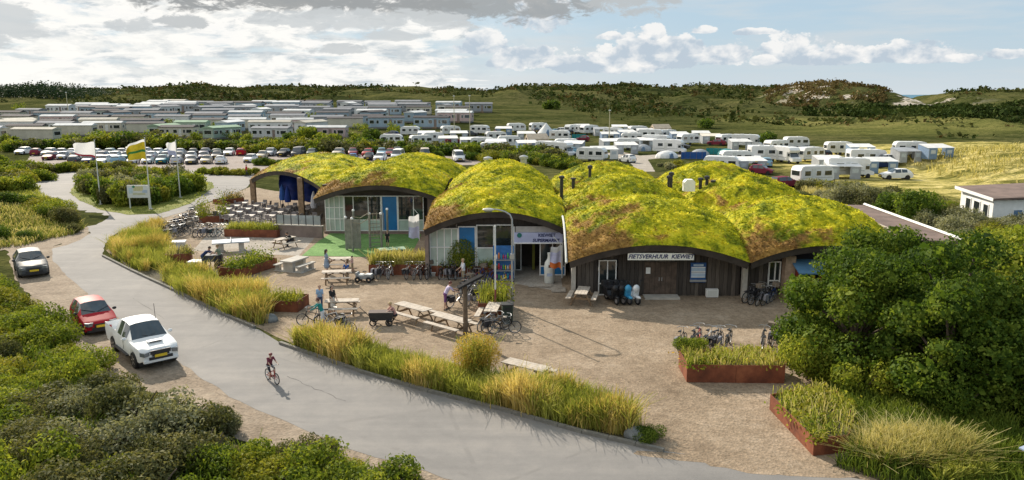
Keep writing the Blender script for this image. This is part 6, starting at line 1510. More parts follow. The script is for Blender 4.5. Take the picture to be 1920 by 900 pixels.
m = MB(); m.add([(e[0][0] - .05, e[0][1] - .05, 2.9), (e[3][0] - .05, e[3][1] - .05, 2.97), (e[3][0] - .05, e[3][1] - .05, 3.26), (e[0][0] - .05, e[0][1] - .05, 3.18), (e[0][0] - .01, e[0][1], 2.9), (e[3][0] - .01, e[3][1], 2.97), (e[3][0] - .01, e[3][1], 3.26), (e[0][0] - .01, e[0][1], 3.18)], [(0, 1, 2, 3), (7, 6, 5, 4), (0, 4, 5, 1), (2, 6, 7, 3), (1, 5, 6, 2), (3, 7, 4, 0)])
m.build('eaves_board', WHITE, t)
dv = Vector((hp[3][0] - hp[0][0], hp[3][1] - hp[0][1], 0)); dl = dv.length; dv.normalize(); az_ = math.atan2(dv.y, dv.x)
for f, w in ((.18, 1.2), (.45, 1.5), (.72, 1.3)):
    c = Vector((hp[0][0], hp[0][1], 0)) + dv * dl * f
    f_ = MB().box((c.x, c.y, 1.7), (w, .14, 1.5), az_).build('window', WHITE, t); MB().box((c.x, c.y, 1.7), (w - .2, .18, 1.3), az_).build('pane', GLASSD, f_)
dv = Vector((9, 1.2, 0)).normalized(); az_ = math.atan2(1.2, 9)
c = Vector((hx, hy, 0)) + dv * 2.4; f_ = MB().box((c.x, c.y, 1.55), (.95, .14, 1.1), az_).build('window', WHITE, t); MB().box((c.x, c.y, 1.55), (.8, .18, .95), az_).build('pane', mat('blue_grey_glass', (.12, .20, .32), .1), f_)
# ------------------------------------------------------------------ people
def capsule(mb, p0, r0, p1, r1, n=10):
    p0, p1 = Vector(p0), Vector(p1); d = (p1 - p0); L = d.length; d = d / L if L > 1e-6 else Vector((0, 0, 1))
    pts = [p0 - d * r0 * .98, p0 - d * r0 * .7, p0, p1, p1 + d * r1 * .7, p1 + d * r1 * .98]
    mb.tube(pts, [r0 * .2, r0 * .72, r0, r1, r1 * .72, r1 * .2], n)
def dirv(a, side=0.0): return Vector((math.sin(side), math.sin(a), -math.cos(a) * math.cos(side))).normalized()
def person(px, py, rz, label, H=1.72, top='navy', bottom='dark', skinm=SKIN, hair=(.06, .04, .03), long_hair=False, lean=0.0, thigh=(0.05, -.05), knee=(0, 0), arm=(.1, .1), elbow=(.25, .25), spread=(.12, .12), hipz=None, skirt=False, sleeves=True, longlegs=True, cap=None, z=0.012, world=None, shoe=(.05, .05, .05), fem=False, legsp=.04):
    s = H / 1.72
    TOPC = {'navy': (.02, .04, .12), 'greygreen': (.22, .27, .20), 'bluegrey': (.25, .32, .42), 'blue': (.03, .08, .42), 'pink': (.55, .38, .36), 'sky': (.25, .38, .55), 'black': (.02, .02, .022), 'teal': (.02, .42, .55), 'coral': (.55, .30, .26), 'lilac': (.50, .44, .62), 'white': (.66, .68, .74), 'maroon': (.16, .03, .05), 'red': (.45, .04, .03), 'dark': (.03, .03, .04), 'denim': (.05, .08, .16), 'purple': (.16, .06, .18), 'khaki': (.30, .26, .18), 'cream': (.60, .55, .48)}
    tm, bmm = mat('cloth_%s' % top, TOPC[top], .85, .12, 8), mat('cloth_%s' % bottom, TOPC[bottom], .85, .12, 8); sm = mat('shoe_%s' % str(shoe), shoe, .7)
    hz = hipz if hipz is not None else .93
    pel = Vector((0, 0, hz)); up = Vector((0, math.sin(lean), math.cos(lean))); fw = Vector((0, math.cos(lean), -math.sin(lean)))
    waist = pel + up * .16; chest = pel + up * .38; neck = pel + up * .56; hl = lean * .55
    hup = Vector((0, math.sin(hl), math.cos(hl))); head = neck + hup * .135 + Vector((0, .02, 0))
    caps = []                                         # (p0, r0, p1, r1, region)
    sw = .17 if fem else .19
    for sx_ in (-1, 1):
        caps += [(pel + Vector((sx_ * .075, 0, 0)), .115, waist + Vector((sx_ * .05, 0, 0)), .105, 1), (waist + Vector((sx_ * .05, 0, 0)), .105, chest + Vector((sx_ * .075, 0, 0)), .118, 1), (chest + Vector((sx_ * .07, 0, 0)), .115, pel + up * .49 + Vector((sx_ * (sw - .05), 0, 0)), .062, 1)]
    caps += [(pel + up * .47, .07, neck + hup * .03, .05, 0), (head - hup * .045, .078, head + hup * .045, .092, 0), (head + fw * .03 - hup * .06, .05, head - fw * .01, .085, 0)]
    caps += [(head + Vector((0, .09, -.005)), .014, head + Vector((0, .105, -.03)), .017, 0)]   # nose
    for sx_ in (-1, 1): caps += [(head + Vector((sx_ * .088, -.005, .01)), .016, head + Vector((sx_ * .09, -.012, -.03)), .013, 0)]
    hands = []
    for i, sx_ in enumerate((-1, 1)):
        hip = pel + Vector((sx_ * .09, 0, -.02)); kn = hip + dirv(thigh[i], sx_ * legsp) * .43; an = kn + dirv(thigh[i] - knee[i], sx_ * legsp * .5) * .41
        lr = 2
        caps += [(hip, .092, kn, .058, 2), (kn, .057, an, .040, 2 if longlegs else 0)]
        ft = Vector((0, 1, 0)); caps += [(an + Vector((0, -.03, -.045)), .042, an + ft * .15 + Vector((0, 0, -.052)), .036, 3)]
        sh = pel + up * .50 + Vector((sx_ * sw, 0, 0)); a = arm[i]
        el = sh + dirv(a, sx_ * spread[i]) * .29; wr = el + dirv(a + elbow[i], sx_ * spread[i] * .4) * .25
        caps += [(sh, .055, el, .042, 1), (el, .041, wr, .029, 1 if sleeves == 'long' else 0)]
        hd = (wr - el).normalized(); caps += [(wr, .030, wr + hd * .075, .033, 0)]
        hands.append((wr, hd, sx_))
    if skirt: caps += [(pel + up * .05, .14, pel + dirv((thigh[0] + thigh[1]) / 2) * .40, .21, 2)]
    mb = MB()
    for (a, ra, b, rb, g) in caps: capsule(mb, a, ra, b, rb)
    ob = bpy.data.objects.new('tmp', mb.mesh('tmp', tm)); TMP.collection.objects.link(ob); md = ob.modifiers.new('r', 'REMESH'); md.mode = 'VOXEL'; md.voxel_size = .021; sm_ = ob.modifiers.new('s', 'SMOOTH'); sm_.iterations = 3; sm_.factor = .5
    
    with bpy.context.temp_override(scene=TMP, view_layer=TMP.view_layers[0]): dg = bpy.context.evaluated_depsgraph_get(); dg.update()
    me = bpy.data.meshes.new_from_object(ob.evaluated_get(dg)); me.name = 'person_body'; bpy.data.objects.remove(ob)
    # fingers, rooted in the palm
    fb = MB()
    for (wr, hd, sx_) in hands:
        sd = hd.cross(Vector((sx_, 0, 0))); sd = sd.normalized() if sd.length > .05 else Vector((0, 1, 0)); nrm = hd.cross(sd).normalized() * sx_
        pc = wr + hd * .055
        for q, (off, ln) in enumerate(((-.026, .062), (-.009, .076), (.009, .072), (.025, .056))):
            b0 = pc + sd * off + hd * .02; m1 = b0 + hd * ln * .55 - nrm * .008; e1 = m1 + hd * ln * .40 - nrm * .03
            fb.tube([b0, m1, e1], [.0095, .0088, .006], 5)
        b0 = wr + hd * .03 - sd * .026; fb.tube([b0, b0 + hd * .03 - sd * .028, b0 + hd * .062 - sd * .026 - nrm * .012], [.0115, .010, .007], 5)
    me.materials.clear()
    for m_ in (skinm, tm, bmm, sm): me.materials.append(m_)
    bm = bmesh.new(); bm.from_mesh(me); k0 = len(bm.faces); fm = fb.mesh('f', tm); bm.from_mesh(fm); bm.faces.ensure_lookup_table()
    A = np.array([list(c[0]) for c in caps]); B = np.array([list(c[2]) for c in caps]); RA = np.array([c[1] for c in caps]); RB = np.array([c[3] for c in caps]); D = B - A; DD = (D * D).sum(1)
    rg = [c[4] for c in caps]
    # long sleeves stop at wrist; short sleeves at the elbow; trunk below belt is trousers
    belt = pel + up * .07
    for i, f in enumerate(bm.faces):
        if i >= k0: f.material_index = 0; f.smooth = True; continue
        c = np.array(f.calc_center_median()); t = np.clip(((c - A) * D).sum(1) / DD, 0, 1); d = np.linalg.norm(c - (A + D * t[:, None]), axis=1) - (RA + (RB - RA) * t)
        g = rg[int(d.argmin())]
        if g == 1 and (Vector(c) - belt).dot(up) < 0 and (Vector(c) - pel).length < .24: g = 2
        f.material_index = g; f.smooth = True
    bm.to_mesh(me); bm.free()
    p = world if world is not None else G(px, py)
    o = link('person', me, None, (p.x, p.y, z), rz); o.scale = (s, s, s); tag(o, label, 'person')
    # hair: shell over the back and crown of the head, plus a lock down the back when long
    hm = mat('hair_%.2f_%.2f' % (hair[0], hair[1]), hair, .7, .2, 20)
    hb = MB().ball(head + hup * .03 - fw * .018, .108, 12, 8, 0, (.93, 1.0, .98))
    hv = []
    if long_hair: capsule(hb, head - fw * .07 + hup * .02, .075, head - fw * .09 - hup * .22, .055)
    hm_me = hb.mesh('hair', hm, 60); bm = bmesh.new(); bm.from_mesh(hm_me)
    bmesh.ops.delete(bm, geom=[v for v in bm.verts if (v.co - head).dot(fw) > .045 and (v.co - head).dot(hup) < .055], context='VERTS'); bm.to_mesh(hm_me); bm.free()
    link('hair', hm_me, o)
    fc = MB()
    for sx_ in (-1, 1): fc.ball(head + Vector((sx_ * .034, .088, .012)), .010, 6, 4)
    fc.box(head + Vector((0, .090, -.052)), (.045, .008, .008)); fc.build('face_features', mat('eye_dark', (.03, .02, .02), .4), o)
    if cap: MB().ball(head + hup * .055, .115, 12, 6, 0, (.95, 1.08, .75)).build('helmet' if cap[0] == 'h' else 'cap', mat('cap_' + str(cap[1]), cap[1], .5), o, 60)
    return o
person(381, 505, -1.35, 'person in navy bending over the dark cart', 1.78, 'navy', 'denim', lean=.85, thigh=(-.05, .12), arm=(1.0, 1.05), elbow=(.25, .3))
person(414, 504, 1.6, 'person in grey-green top standing at the right of the dark cart', 1.72, 'greygreen', 'dark', hair=(.30, .22, .12), lean=.2, arm=(.55, .6), elbow=(.7, .6))
person(613, 513, -1.1, 'woman in blue-grey dress standing at the laid picnic table', 1.66, 'bluegrey', 'bluegrey', hair=(.05, .04, .03), long_hair=True, skirt=True, longlegs=False, fem=True, arm=(.35, .3), elbow=(.6, .6))
q = G(645, 524); person(0, 0, 2.9, 'child in a blue top sitting at the mid plaza picnic table', 1.35, 'blue', 'denim', lean=.2, thigh=(1.45, 1.5), knee=(1.4, 1.45), hipz=.60, arm=(.7, .7), elbow=(.8, .7), world=q + Vector((.1, .55, 0)))
person(661, 511, 1.4, 'child in a pale pink top standing at the laid table', 1.15, 'pink', 'khaki', hair=(.04, .03, .03), longlegs=False, arm=(.3, .2), elbow=(.7, .6))
person(601, 584, -2.9, 'girl in a blue and white top standing behind the teal-clad person', 1.5, 'sky', 'denim', hair=(.20, .10, .04), long_hair=True, fem=True, arm=(.3, .3), elbow=(.7, .8))
person(624, 590, -2.2, 'woman with black vest and pale skirt beside the picnic table', 1.62, 'black', 'cream', hair=(.03, .025, .02), long_hair=True, skirt=True, longlegs=False, fem=True, arm=(.15, .3), elbow=(.3, .6))
person(606, 616, 1.75, 'person in bright teal jacket leaning over a black bicycle', 1.66, 'teal', 'white', hair=(.12, .05, .04), lean=.35, longlegs=False, sleeves='long', arm=(.85, .9), elbow=(.3, .35), thigh=(.1, -.1))
q = G(742, 606); person(0, 0, 1.9, 'blonde woman in coral top sitting beside the black wagon', 1.62, 'coral', 'dark', hair=(.45, .33, .17), fem=True, lean=.45, thigh=(1.5, 1.45), knee=(1.5, 1.4), hipz=.50, arm=(.9, .8), elbow=(.5, .6), world=q)
person(835, 581, -1.3, 'person in lilac shirt and purple shorts bending to a bicycle', 1.68, 'lilac', 'purple', hair=(.12, .04, .03), lean=.5, longlegs=False, arm=(.9, .8), elbow=(.4, .4), thigh=(.12, -.08))
person(869, 535, 1.9, 'person in a pale shirt standing among bicycles by the round bush', 1.72, 'white', 'khaki', hair=(.40, .30, .16), longlegs=False, arm=(.3, .35), elbow=(.5, .6))
person(727, 463, 3.0, 'child in black standing on the turf before the windows', 1.3, 'black', 'dark', hair=(.30, .20, .10), long_hair=True, fem=True, longlegs=False)
q = G(549, 462); person(0, 0, 2.2, 'person in black leaning on the shaded picnic table', 1.7, 'black', 'dark', lean=.75, thigh=(1.4, 1.4), knee=(1.4, 1.4), hipz=.56, arm=(1.1, 1.0), elbow=(.3, .4), sleeves='long', world=q)
person(463, 331, 2.4, 'distant walker in a red jacket by the car park hedge', 1.75, 'red', 'dark', thigh=(.3, -.3), knee=(.1, .3), sleeves='long')
# boy riding down the road
p = G(511, 717); d = Vector((.69, -.72, 0)); a = math.atan2(d.y, d.x)
t = make_bike('red', True); t.location = (p.x, p.y, .018); t.rotation_euler = (0, 0, a); t['label'] = 'small red and black bicycle ridden by the child on the road'
person(0, 0, a - math.pi / 2, 'child in dark red shirt and helmet riding down the road', 1.22, 'maroon', 'dark', hair=(.05, .04, .03), lean=.35, thigh=(1.25, .65), knee=(1.15, .85), hipz=1.03, arm=(.75, .75), elbow=(.45, .45), longlegs=False, cap=('h', (.20, .05, .05)), z=.018, world=p - d.normalized() * .2)

bpy.data.scenes.remove(TMP)
# ------------------------------------------------------------------ vegetation
def leaf_cloud(lobes, N, size, rs, asp=.55, inner=.25, out=.9, zmin=.02):
    """separate small leaf faces spread through a set of ellipsoid lobes (cx,cy,cz,rx,ry,rz)"""
    L = np.array(lobes, float); w = (L[:, 3] * L[:, 4] * L[:, 5]) ** (2 / 3.0); w /= w.sum()
    k = rs.choice(len(L), N, p=w)
    d = rs.normal(size=(N, 3)); d /= np.linalg.norm(d, axis=1)[:, None]
    rr = np.where(rs.rand(N) < inner, rs.rand(N) ** .5 * .8, .78 + .28 * rs.rand(N))
    c = L[k, :3] + d * L[k, 3:] * rr[:, None]
    c += (rs.rand(N, 3) - .5) * size * 2.0
    c[:, 2] = np.maximum(c[:, 2], zmin)
    nrm = d * out + rs.normal(size=(N, 3)) * .75 + np.array([0, 0, .25]); nrm /= np.linalg.norm(nrm, axis=1)[:, None]
    t = rs.normal(size=(N, 3)); a = np.cross(nrm, t); a /= np.linalg.norm(a, axis=1)[:, None]; b = np.cross(nrm, a)
    s = size * rs.uniform(.55, 1.25, (N, 1))
    bend = nrm * s * .25
    return np.stack([c - a * s, c - b * s * asp + bend, c + a * s, c + b * s * asp + bend], 1)
def rand_lobes(rs, r, h, n, base=.25):
    out = []
    for i in range(n):
        an = rs.uniform(0, 6.28); q = r * math.sqrt(rs.rand()) * .72; z = h * rs.uniform(base, .78) * (1 - .35 * (q / r) ** 2)
        s = rs.uniform(.30, .52)
        out.append((q * math.cos(an), q * math.sin(an), z, r * s, r * s * rs.uniform(.8, 1.2), h * s * .72))
    return out
def make_shrub(key, r, h, n, size, seed, nm='shrub', nl=11, asp=.5):
    rs = np.random.RandomState(seed); t = thing(nm, '', 'shrub')
    o = link('foliage', quads('foliage', leaf_cloud(rand_lobes(rs, r, h, nl), n, size, rs, asp), FOL[key]), t)
    m = MB()
    for i in range(6):
        an = rs.uniform(0, 6.28); q = r * .6
        m.tube([(0, 0, -.15), (q * .4 * math.cos(an), q * .4 * math.sin(an), h * .35), (q * math.cos(an), q * math.sin(an), h * .7)], [.04, .03, .012], 5)
    m.build('stems', BARK, t); return t
SV = {}
for key, hh in (('bright', 1.0), ('olive', 1.15), ('grey', 1.1), ('dark', 1.1), ('yellow', 1.0)):
    SV[key] = hh
def shrub_at(x, y, key, sc, label, grp, var=0, zoff=0.0, kind='near', sz=1.0):
    n, size = {'near': (5600, .050), 'mid': (2000, .10), 'far': (700, .20)}[kind]
    k = ('shrub', key, var, kind)
    o = stamp(k, lambda: make_shrub(key, 1.0, SV[key], n, size, hash_(key) + var * 7 + 3), label, (x, y, terr(x, y) - .05 + zoff), R.uniform(0, 6.28), grp, (sc * R.uniform(.88, 1.12), sc * R.uniform(.88, 1.12), sc * sz))
    return o
def hash_(s): return sum(ord(c) * (i + 3) for i, c in enumerate(s)) % 1000
def low_cover(name, poly, n, mat_, h, w, sparse=None, lean=.5):
    V = []
    for (x, y) in scatter(poly, n):
        z = terr(x, y)
        for q in blade(x, y, z - .02, h * R.uniform(.5, 1.2), w, lean): V.append(q)
    o = link(name, quads(name, np.array(V), mat_)); o['kind'] = 'stuff'; return o
# --- thicket in the lower left foreground
TH = GP([(-10, 545), (55, 612), (120, 672), (190, 738), (270, 788), (360, 828), (450, 862), (560, 882), (640, 897), (745, 930)]) + [Vector((-3.0, 19.0, 0)), Vector((-6, 15.5, 0)), Vector((-26, 15.5, 0)), Vector((-36, 40, 0))]
def th_key(x, y):
    # upper left and right tip leafy green, the middle sea-buckthorn grey-green
    p = float(fbm(x * .16, y * .16, 3, 31)); g = np.exp(-((x + 13.5) / 5.2) ** 2 - ((y - 25.5) / 4.6) ** 2) * .55 + p * .75
    if g > .70: return 'grey' if R.random() < .62 else 'olive'
    if g > .60: return 'olive' if R.random() < .6 else 'bright'
    return 'bright' if R.random() < .72 else 'yellow'
names = {'grey': 'low grey-green shrub in the dense thicket at lower left', 'olive': 'olive shrub in the dense thicket at lower left', 'bright': 'bright green leafy shrub in the dense thicket at lower left', 'yellow': 'yellow-green shrub in the dense thicket at lower left'}
pts = scatter(TH, 170, 1.0, random.Random(5))
for i, (x, y) in enumerate(pts):
    k = th_key(x, y); sc = R.uniform(1.1, 1.75) * (1.12 if k == 'grey' else .92)
    place = ('on the verge by the white pickup' if y > 30 and x > -21 else 'on the slope left of the red car' if y > 30 else 'along the bottom of the thicket' if y < 22 else 'at the right tip of the thicket' if x > -8 else 'in the middle of the thicket' if x > -15 else 'at the left edge of the thicket')
    shrub_at(x, y, k, sc, '%s %s shrub %s' % ('broad' if sc > 1.4 else 'small', {'grey': 'grey-green', 'olive': 'olive', 'bright': 'bright green', 'yellow': 'yellow-green'}[k], place), 'thicket shrubs below the parked cars', i % 4, -.1, 'near', R.uniform(.85, 1.15))
low_cover('undergrowth', TH, 24000, GREENG, .75, .035)
# ragged edge of the thicket along the verge
for i, (px, py, k, sc) in enumerate(((15, 555, 'yellow', .7), (60, 605, 'bright', .6), (110, 655, 'yellow', .6), (165, 712, 'bright', .7), (235, 758, 'olive', .8), (320, 800, 'bright', .7), (395, 822, 'olive', 1.0), (415, 815, 'grey', .8), (480, 868, 'yellow', .6), (560, 868, 'olive', .9), (610, 872, 'olive', .8), (655, 895, 'yellow', .7), (735, 915, 'olive', .7), (765, 920, 'olive', .6))):
    p = G(px, py); shrub_at(p.x, p.y, k, sc, names[k].replace('in the dense thicket at lower left', 'on the sandy thicket edge'), 'thicket edge shrubs', i % 4, -.05)
# --- bank at the left, above the grey car
BK1 = GP([(-60, 470), (40, 462), (95, 448), (140, 440), (160, 428), (140, 412), (110, 398), (60, 384), (-60, 372)])
BK2 = GP([(-80, 362), (20, 368), (60, 352), (90, 338), (85, 328), (40, 322), (-80, 322)])
BK3 = GP([(-80, 420), (60, 408), (128, 424), (120, 405), (60, 388), (-80, 384)])
for (poly, n, ks, l, g, hgt, md, kd) in ((BK3, 26, ['bright', 'bright', 'yellow', 'dark'], 'leafy shrub on the bank at the left roadside', 'bank shrubs', 1.5, 1.9, 'near'), (BK2, 24, ['bright', 'olive', 'bright', 'yellow'], 'round shrub left of the roundabout road', 'roadside shrubs at far left', 1.8, 2.2, 'mid')):
    for i, (x, y) in enumerate(scatter(poly, n, md, random.Random(len(l)))):
        k = ks[i % len(ks)]; shrub_at(x, y, k, hgt * R.uniform(.7, 1.25), ('%s %s' % ({'bright': 'green', 'olive': 'olive', 'yellow': 'yellow-green', 'dark': 'dark green'}[k], l)), g, i % 4, -.1, kd)
for i, (px, py, k, sc) in enumerate(((128, 425, 'olive', 1.6), (22, 410, 'grey', 1.3), (60, 450, 'dark', 1.0), (140, 436, 'olive', .8), (5, 452, 'dark', 1.3), (95, 420, 'dark', 1.2))):
    p = G(px, py); shrub_at(p.x, p.y, k, sc, ['brownish upright shrub at the tip of the left bank', 'pale flowering grey shrub on the left bank', 'rounded dark shrub low on the left bank', 'small shrub by the road bend on the left bank', 'dark shrub above the parked grey car', 'dark shrub in the middle of the left bank'][i], 'bank shrubs', i % 4)
low_cover('bank_grass', BK1, 9000, PALEG, .55, .03); low_cover('bank_grass', BK1, 6000, GREENG, .5, .03)
low_cover('bank_grass', GP([(0, 350), (60, 352), (130, 396), (60, 384), (-60, 372), (-60, 352)]), 3500, STRAWG, .4, .04)
# --- roundabout bushes
IB = GP([(150, 368), (200, 382), (250, 388), (315, 380), (365, 360), (372, 350), (330, 340), (200, 338), (155, 345)])
for i, (x, y) in enumerate(scatter(IB, 46, 1.15, random.Random(3))):
    k = ['bright', 'olive', 'bright', 'yellow', 'dark', 'grey'][i % 6]
    shrub_at(x, y, k, 1.55 * R.uniform(.85, 1.25), '%s shrub massed on the roundabout island' % {'bright': 'leafy green', 'olive': 'olive', 'yellow': 'yellow-green', 'dark': 'dark green', 'grey': 'grey-green'}[k], 'roundabout island shrubs', i % 4, 0, 'mid', 1.35)
low_cover('lawn_grass', GP(ISL), 5000, GREENG, .14, .03)
# --- hedges and bushes round the car park and camp
def hedge_line(pxs, n, ks, h, label, grp, kd='mid', sp=1.0, wid=2.0):
    """one grown-together hedge: many crowns in one foliage mass, leaf colours changing along it"""
    w = [G(a, b) for a, b in pxs]; t = thing('hedge', grp, 'hedge', tuple(w[0])); rs = np.random.RandomState(n * 7 + int(h * 10)); V = []; MI = []; st = MB()
    for i in range(n):
        f = (i + .5) / n * (len(w) - 1); j = min(int(f), len(w) - 2); p = w[j].lerp(w[j + 1], f - j) - w[0]
        x, y = p.x + rs.uniform(-.8, .8), p.y + rs.uniform(-wid, wid); k = rs.randint(len(ks)); s_ = h * rs.uniform(.7, 1.3)
        z0 = terr(x + w[0].x, y + w[0].y)
        L = [(x + a * s_, y + b * s_, z0 + c * s_, d * s_, e * s_, g * s_) for (a, b, c, d, e, g) in rand_lobes(rs, 1.0, 1.05, 7)]
        q = leaf_cloud(L, {'mid': 1300, 'far': 520}[kd], {'mid': .11, 'far': .2}[kd] * s_ ** .5, rs); V.append(q); MI += [k] * len(q)
        st.tube([(x, y, z0 - .1), (x + .1, y, z0 + s_ * .6)], [.06, .02], 4)
    o = link('foliage', quads('foliage', np.concatenate(V), [FOL[k] for k in ks], MI), t); o['kind'] = 'stuff'; o = st.build('stems', BARK, t); o['kind'] = 'stuff'
    return t
hedge_line([(20, 284), (160, 280)], 34, ['olive', 'dark', 'bright'], 2.0, 'hedge shrub behind the left car park', 'olive hedge behind the far left end of the car park', 'far')
hedge_line([(20, 318), (90, 322), (145, 320), (230, 318)], 40, ['bright', 'olive', 'yellow'], 1.2, '', 'low shrubby hedge between the road and the left car park', 'mid', 1, 2.2)
hedge_line([(180, 277), (330, 278)], 40, ['bright', 'dark', 'yellow', 'olive'], 2.9, 'tall hedge shrub behind the flagpoles', 'tall rounded green hedge rising behind the flagpoles', 'far', 1, 4)
hedge_line([(330, 281), (480, 283)], 36, ['olive', 'dark', 'bright'], 1.9, 'hedge shrub below the beige static caravan', 'low olive hedge below the beige static caravan row', 'far')
hedge_line([(480, 284), (610, 284), (740, 286)], 60, ['bright', 'dark', 'yellow', 'olive'], 2.3, 'hedge shrub behind the middle car park', 'bushy green bank behind the middle of the car park', 'far', 1, 6)
hedge_line([(740, 286), (880, 290), (960, 294), (1060, 300)], 66, ['dark', 'bright', 'olive'], 2.0, 'hedge shrub between roofs and touring pitches', 'dark hedge between the sedum roofs and touring pitches', 'far', 1, 4)
hedge_line([(880, 300), (1000, 305), (1085, 318)], 40, ['bright', 'yellow', 'olive', 'dark'], 1.6, 'bush just behind the sedum roofs', 'green bushes massed just behind the sedum roofs', 'mid', 1, 3)
hedge_line([(375, 326), (470, 328)], 26, ['bright', 'yellow'], .85, 'clipped low hedge beside the car park entrance', 'clipped low green hedge beside the car park entrance', 'mid', 1, .9)
hedge_line([(480, 310), (525, 309)], 12, ['bright', 'dark'], .9, 'low hedge shrub left of the canopy roof', 'short low hedge just left of the sedum canopy', 'mid', 1, .8)
hedge_line([(1230, 312), (1330, 322), (1340, 330)], 22, ['yellow', 'olive', 'grey'], .9, 'low bush beside the camp lane', 'low yellowish bushes beside the pale camp lane', 'mid', 1, 3)
hedge_line([(1490, 352), (1560, 356), (1610, 360)], 18, ['olive', 'grey', 'yellow'], 1.1, 'low bush in front of the long cream caravan', 'low grey bushes in front of the long cream caravan', 'mid', 1, 1.5)
for i, (px, py, k, sc, l) in enumerate(((577, 262, 'bright', 3.4, 'round bright green tree among the static caravans'), (613, 272, 'bright', 3.0, 'round green tree right of the taller one by the statics'), (548, 264, 'dark', 2.2, 'small dark tree left of the round green tree'), (700, 262, 'dark', 3.0, 'dark bush right of the pale static caravan'),
        (1440, 274, 'dark', 3.0, 'dark hedge tree behind the motorhomes'), (1418, 272, 'dark', 2.4, 'dark bush behind the hedge motorhome'), (1328, 240, 'dark', 3.0, 'single dark tree on the grassy slope'), (1034, 205, 'dark', 4.0, 'lone dark bush on the middle dune'), (820, 300, 'dark', 1.6, 'dark bush beside the beige van'))):
    p = Gt(px, py); shrub_at(p.x, p.y, k, sc, l, None, i % 4, 0, 'mid', 1.0)
# --- ornamental grass strips along the road
def straw_strip(poly, n, h, name='ornamental_grass'):
    V = []; MI = []
    rr = random.Random(n)
    cl = scatter(poly, int(n / 26), .0, rr)
    for (x, y) in cl:
        g = float(fbm(x * .5, y * .5, 3, 12)); hh = h * (.35 + 1.15 * g) * rr.uniform(.7, 1.25); m_ = 1 if g + rr.uniform(-.2, .2) < .60 else 0
        for i in range(26):
            a = rr.uniform(0, 6.28); q = abs(rr.gauss(0, .16))
            for b in blade(x + q * math.cos(a), y + q * math.sin(a), 0, hh * rr.uniform(.6, 1.15), .015, .42): V.append(b); MI.append(m_)
    o = link(name, quads(name, np.array(V), [STRAW, STRAWG], MI)); o['kind'] = 'stuff'; return o
straw_strip(GP([(205, 470), (232, 449), (262, 436), (305, 430), (300, 448), (322, 470), (330, 500), (262, 512)]), 17000, 0.95)
straw_strip(GP([(308, 525), (345, 512), (380, 520), (440, 545), (500, 560), (508, 590), (490, 610), (420, 588), (330, 545)]), 20000, 0.95)
straw_strip(GP([(548, 648), (600, 643), (680, 662), (760, 684), (860, 712), (950, 728), (1060, 742), (1130, 762), (1190, 800), (1180, 818), (1060, 798), (900, 755), (760, 718), (640, 680)]), 38000, .92)
# golden bush at the strip
p = G(893, 716); t = thing('golden_bush', 'golden bushy shrub standing in the tall grass by the wooden post', 'shrub', (p.x, p.y, 0)); rs = np.random.RandomState(5)
link('foliage', quads('foliage', leaf_cloud([(0, 0, 1.45, .95, .8, .72), (-.4, 0, 1.1, .6, .6, .6), (.45, .1, 1.2, .6, .6, .65), (0, 0, .7, .6, .6, .6)], 7000, .045, rs, .35), FOL['gold']), t)
V = []
for i in range(900):
    a = R.uniform(0, 6.28); q = abs(R.gauss(0, .28)); V += blade(q * math.cos(a), q * math.sin(a), 0, R.uniform(1.0, 2.0), .014, .28)
link('stalks', quads('stalks', np.array(V), STRAWG), t)
# round bush by the windows
p = G(866, 522) + Vector((0, 1.0, 0)); t = thing('round_bush', 'round glossy green bush in front of the shop windows', 'shrub', (p.x, p.y, 0))
rs = np.random.RandomState(8); link('foliage', quads('foliage', leaf_cloud([(0, 0, 1.75, 1.0, .95, .9), (-.35, 0, 1.35, .8, .75, .6), (.4, 0, 1.45, .75, .75, .6), (0, 0, 2.2, .7, .7, .5), (0, -.2, 1.1, .9, .8, .5)], 11000, .055, rs), FOL['bright']), t)
MB().tube([(0, 0, 0), (.05, 0, 1.2), (0, 0, 2.0)], [.07, .05, .02], 6).build('stem', BARK, t)
p = G(920, 522) + Vector((0, .9, 0)); shrub_at(p.x, p.y, 'bright', .75, 'small dark bush right of the round glossy bush', None, 1, .5)
p = G(1217, 826); shrub_at(p.x, p.y, 'dark', .55, 'small dark shrub beside the grey boulder', None, 1)
p = G(1300, 690) + Vector((0, .5, 0)); shrub_at(p.x, p.y, 'bright', .8, 'dark green bush at the left end of the long planter', None, 2, .55)
p = G(1412, 672); shrub_at(p.x, p.y, 'yellow', .6, 'bright yellow flowering plant behind the long planter', None, 2, .1)
p = G(1500, 640); shrub_at(p.x, p.y, 'yellow', .9, 'yellow-green bush at the left edge of the big trees', None, 1)
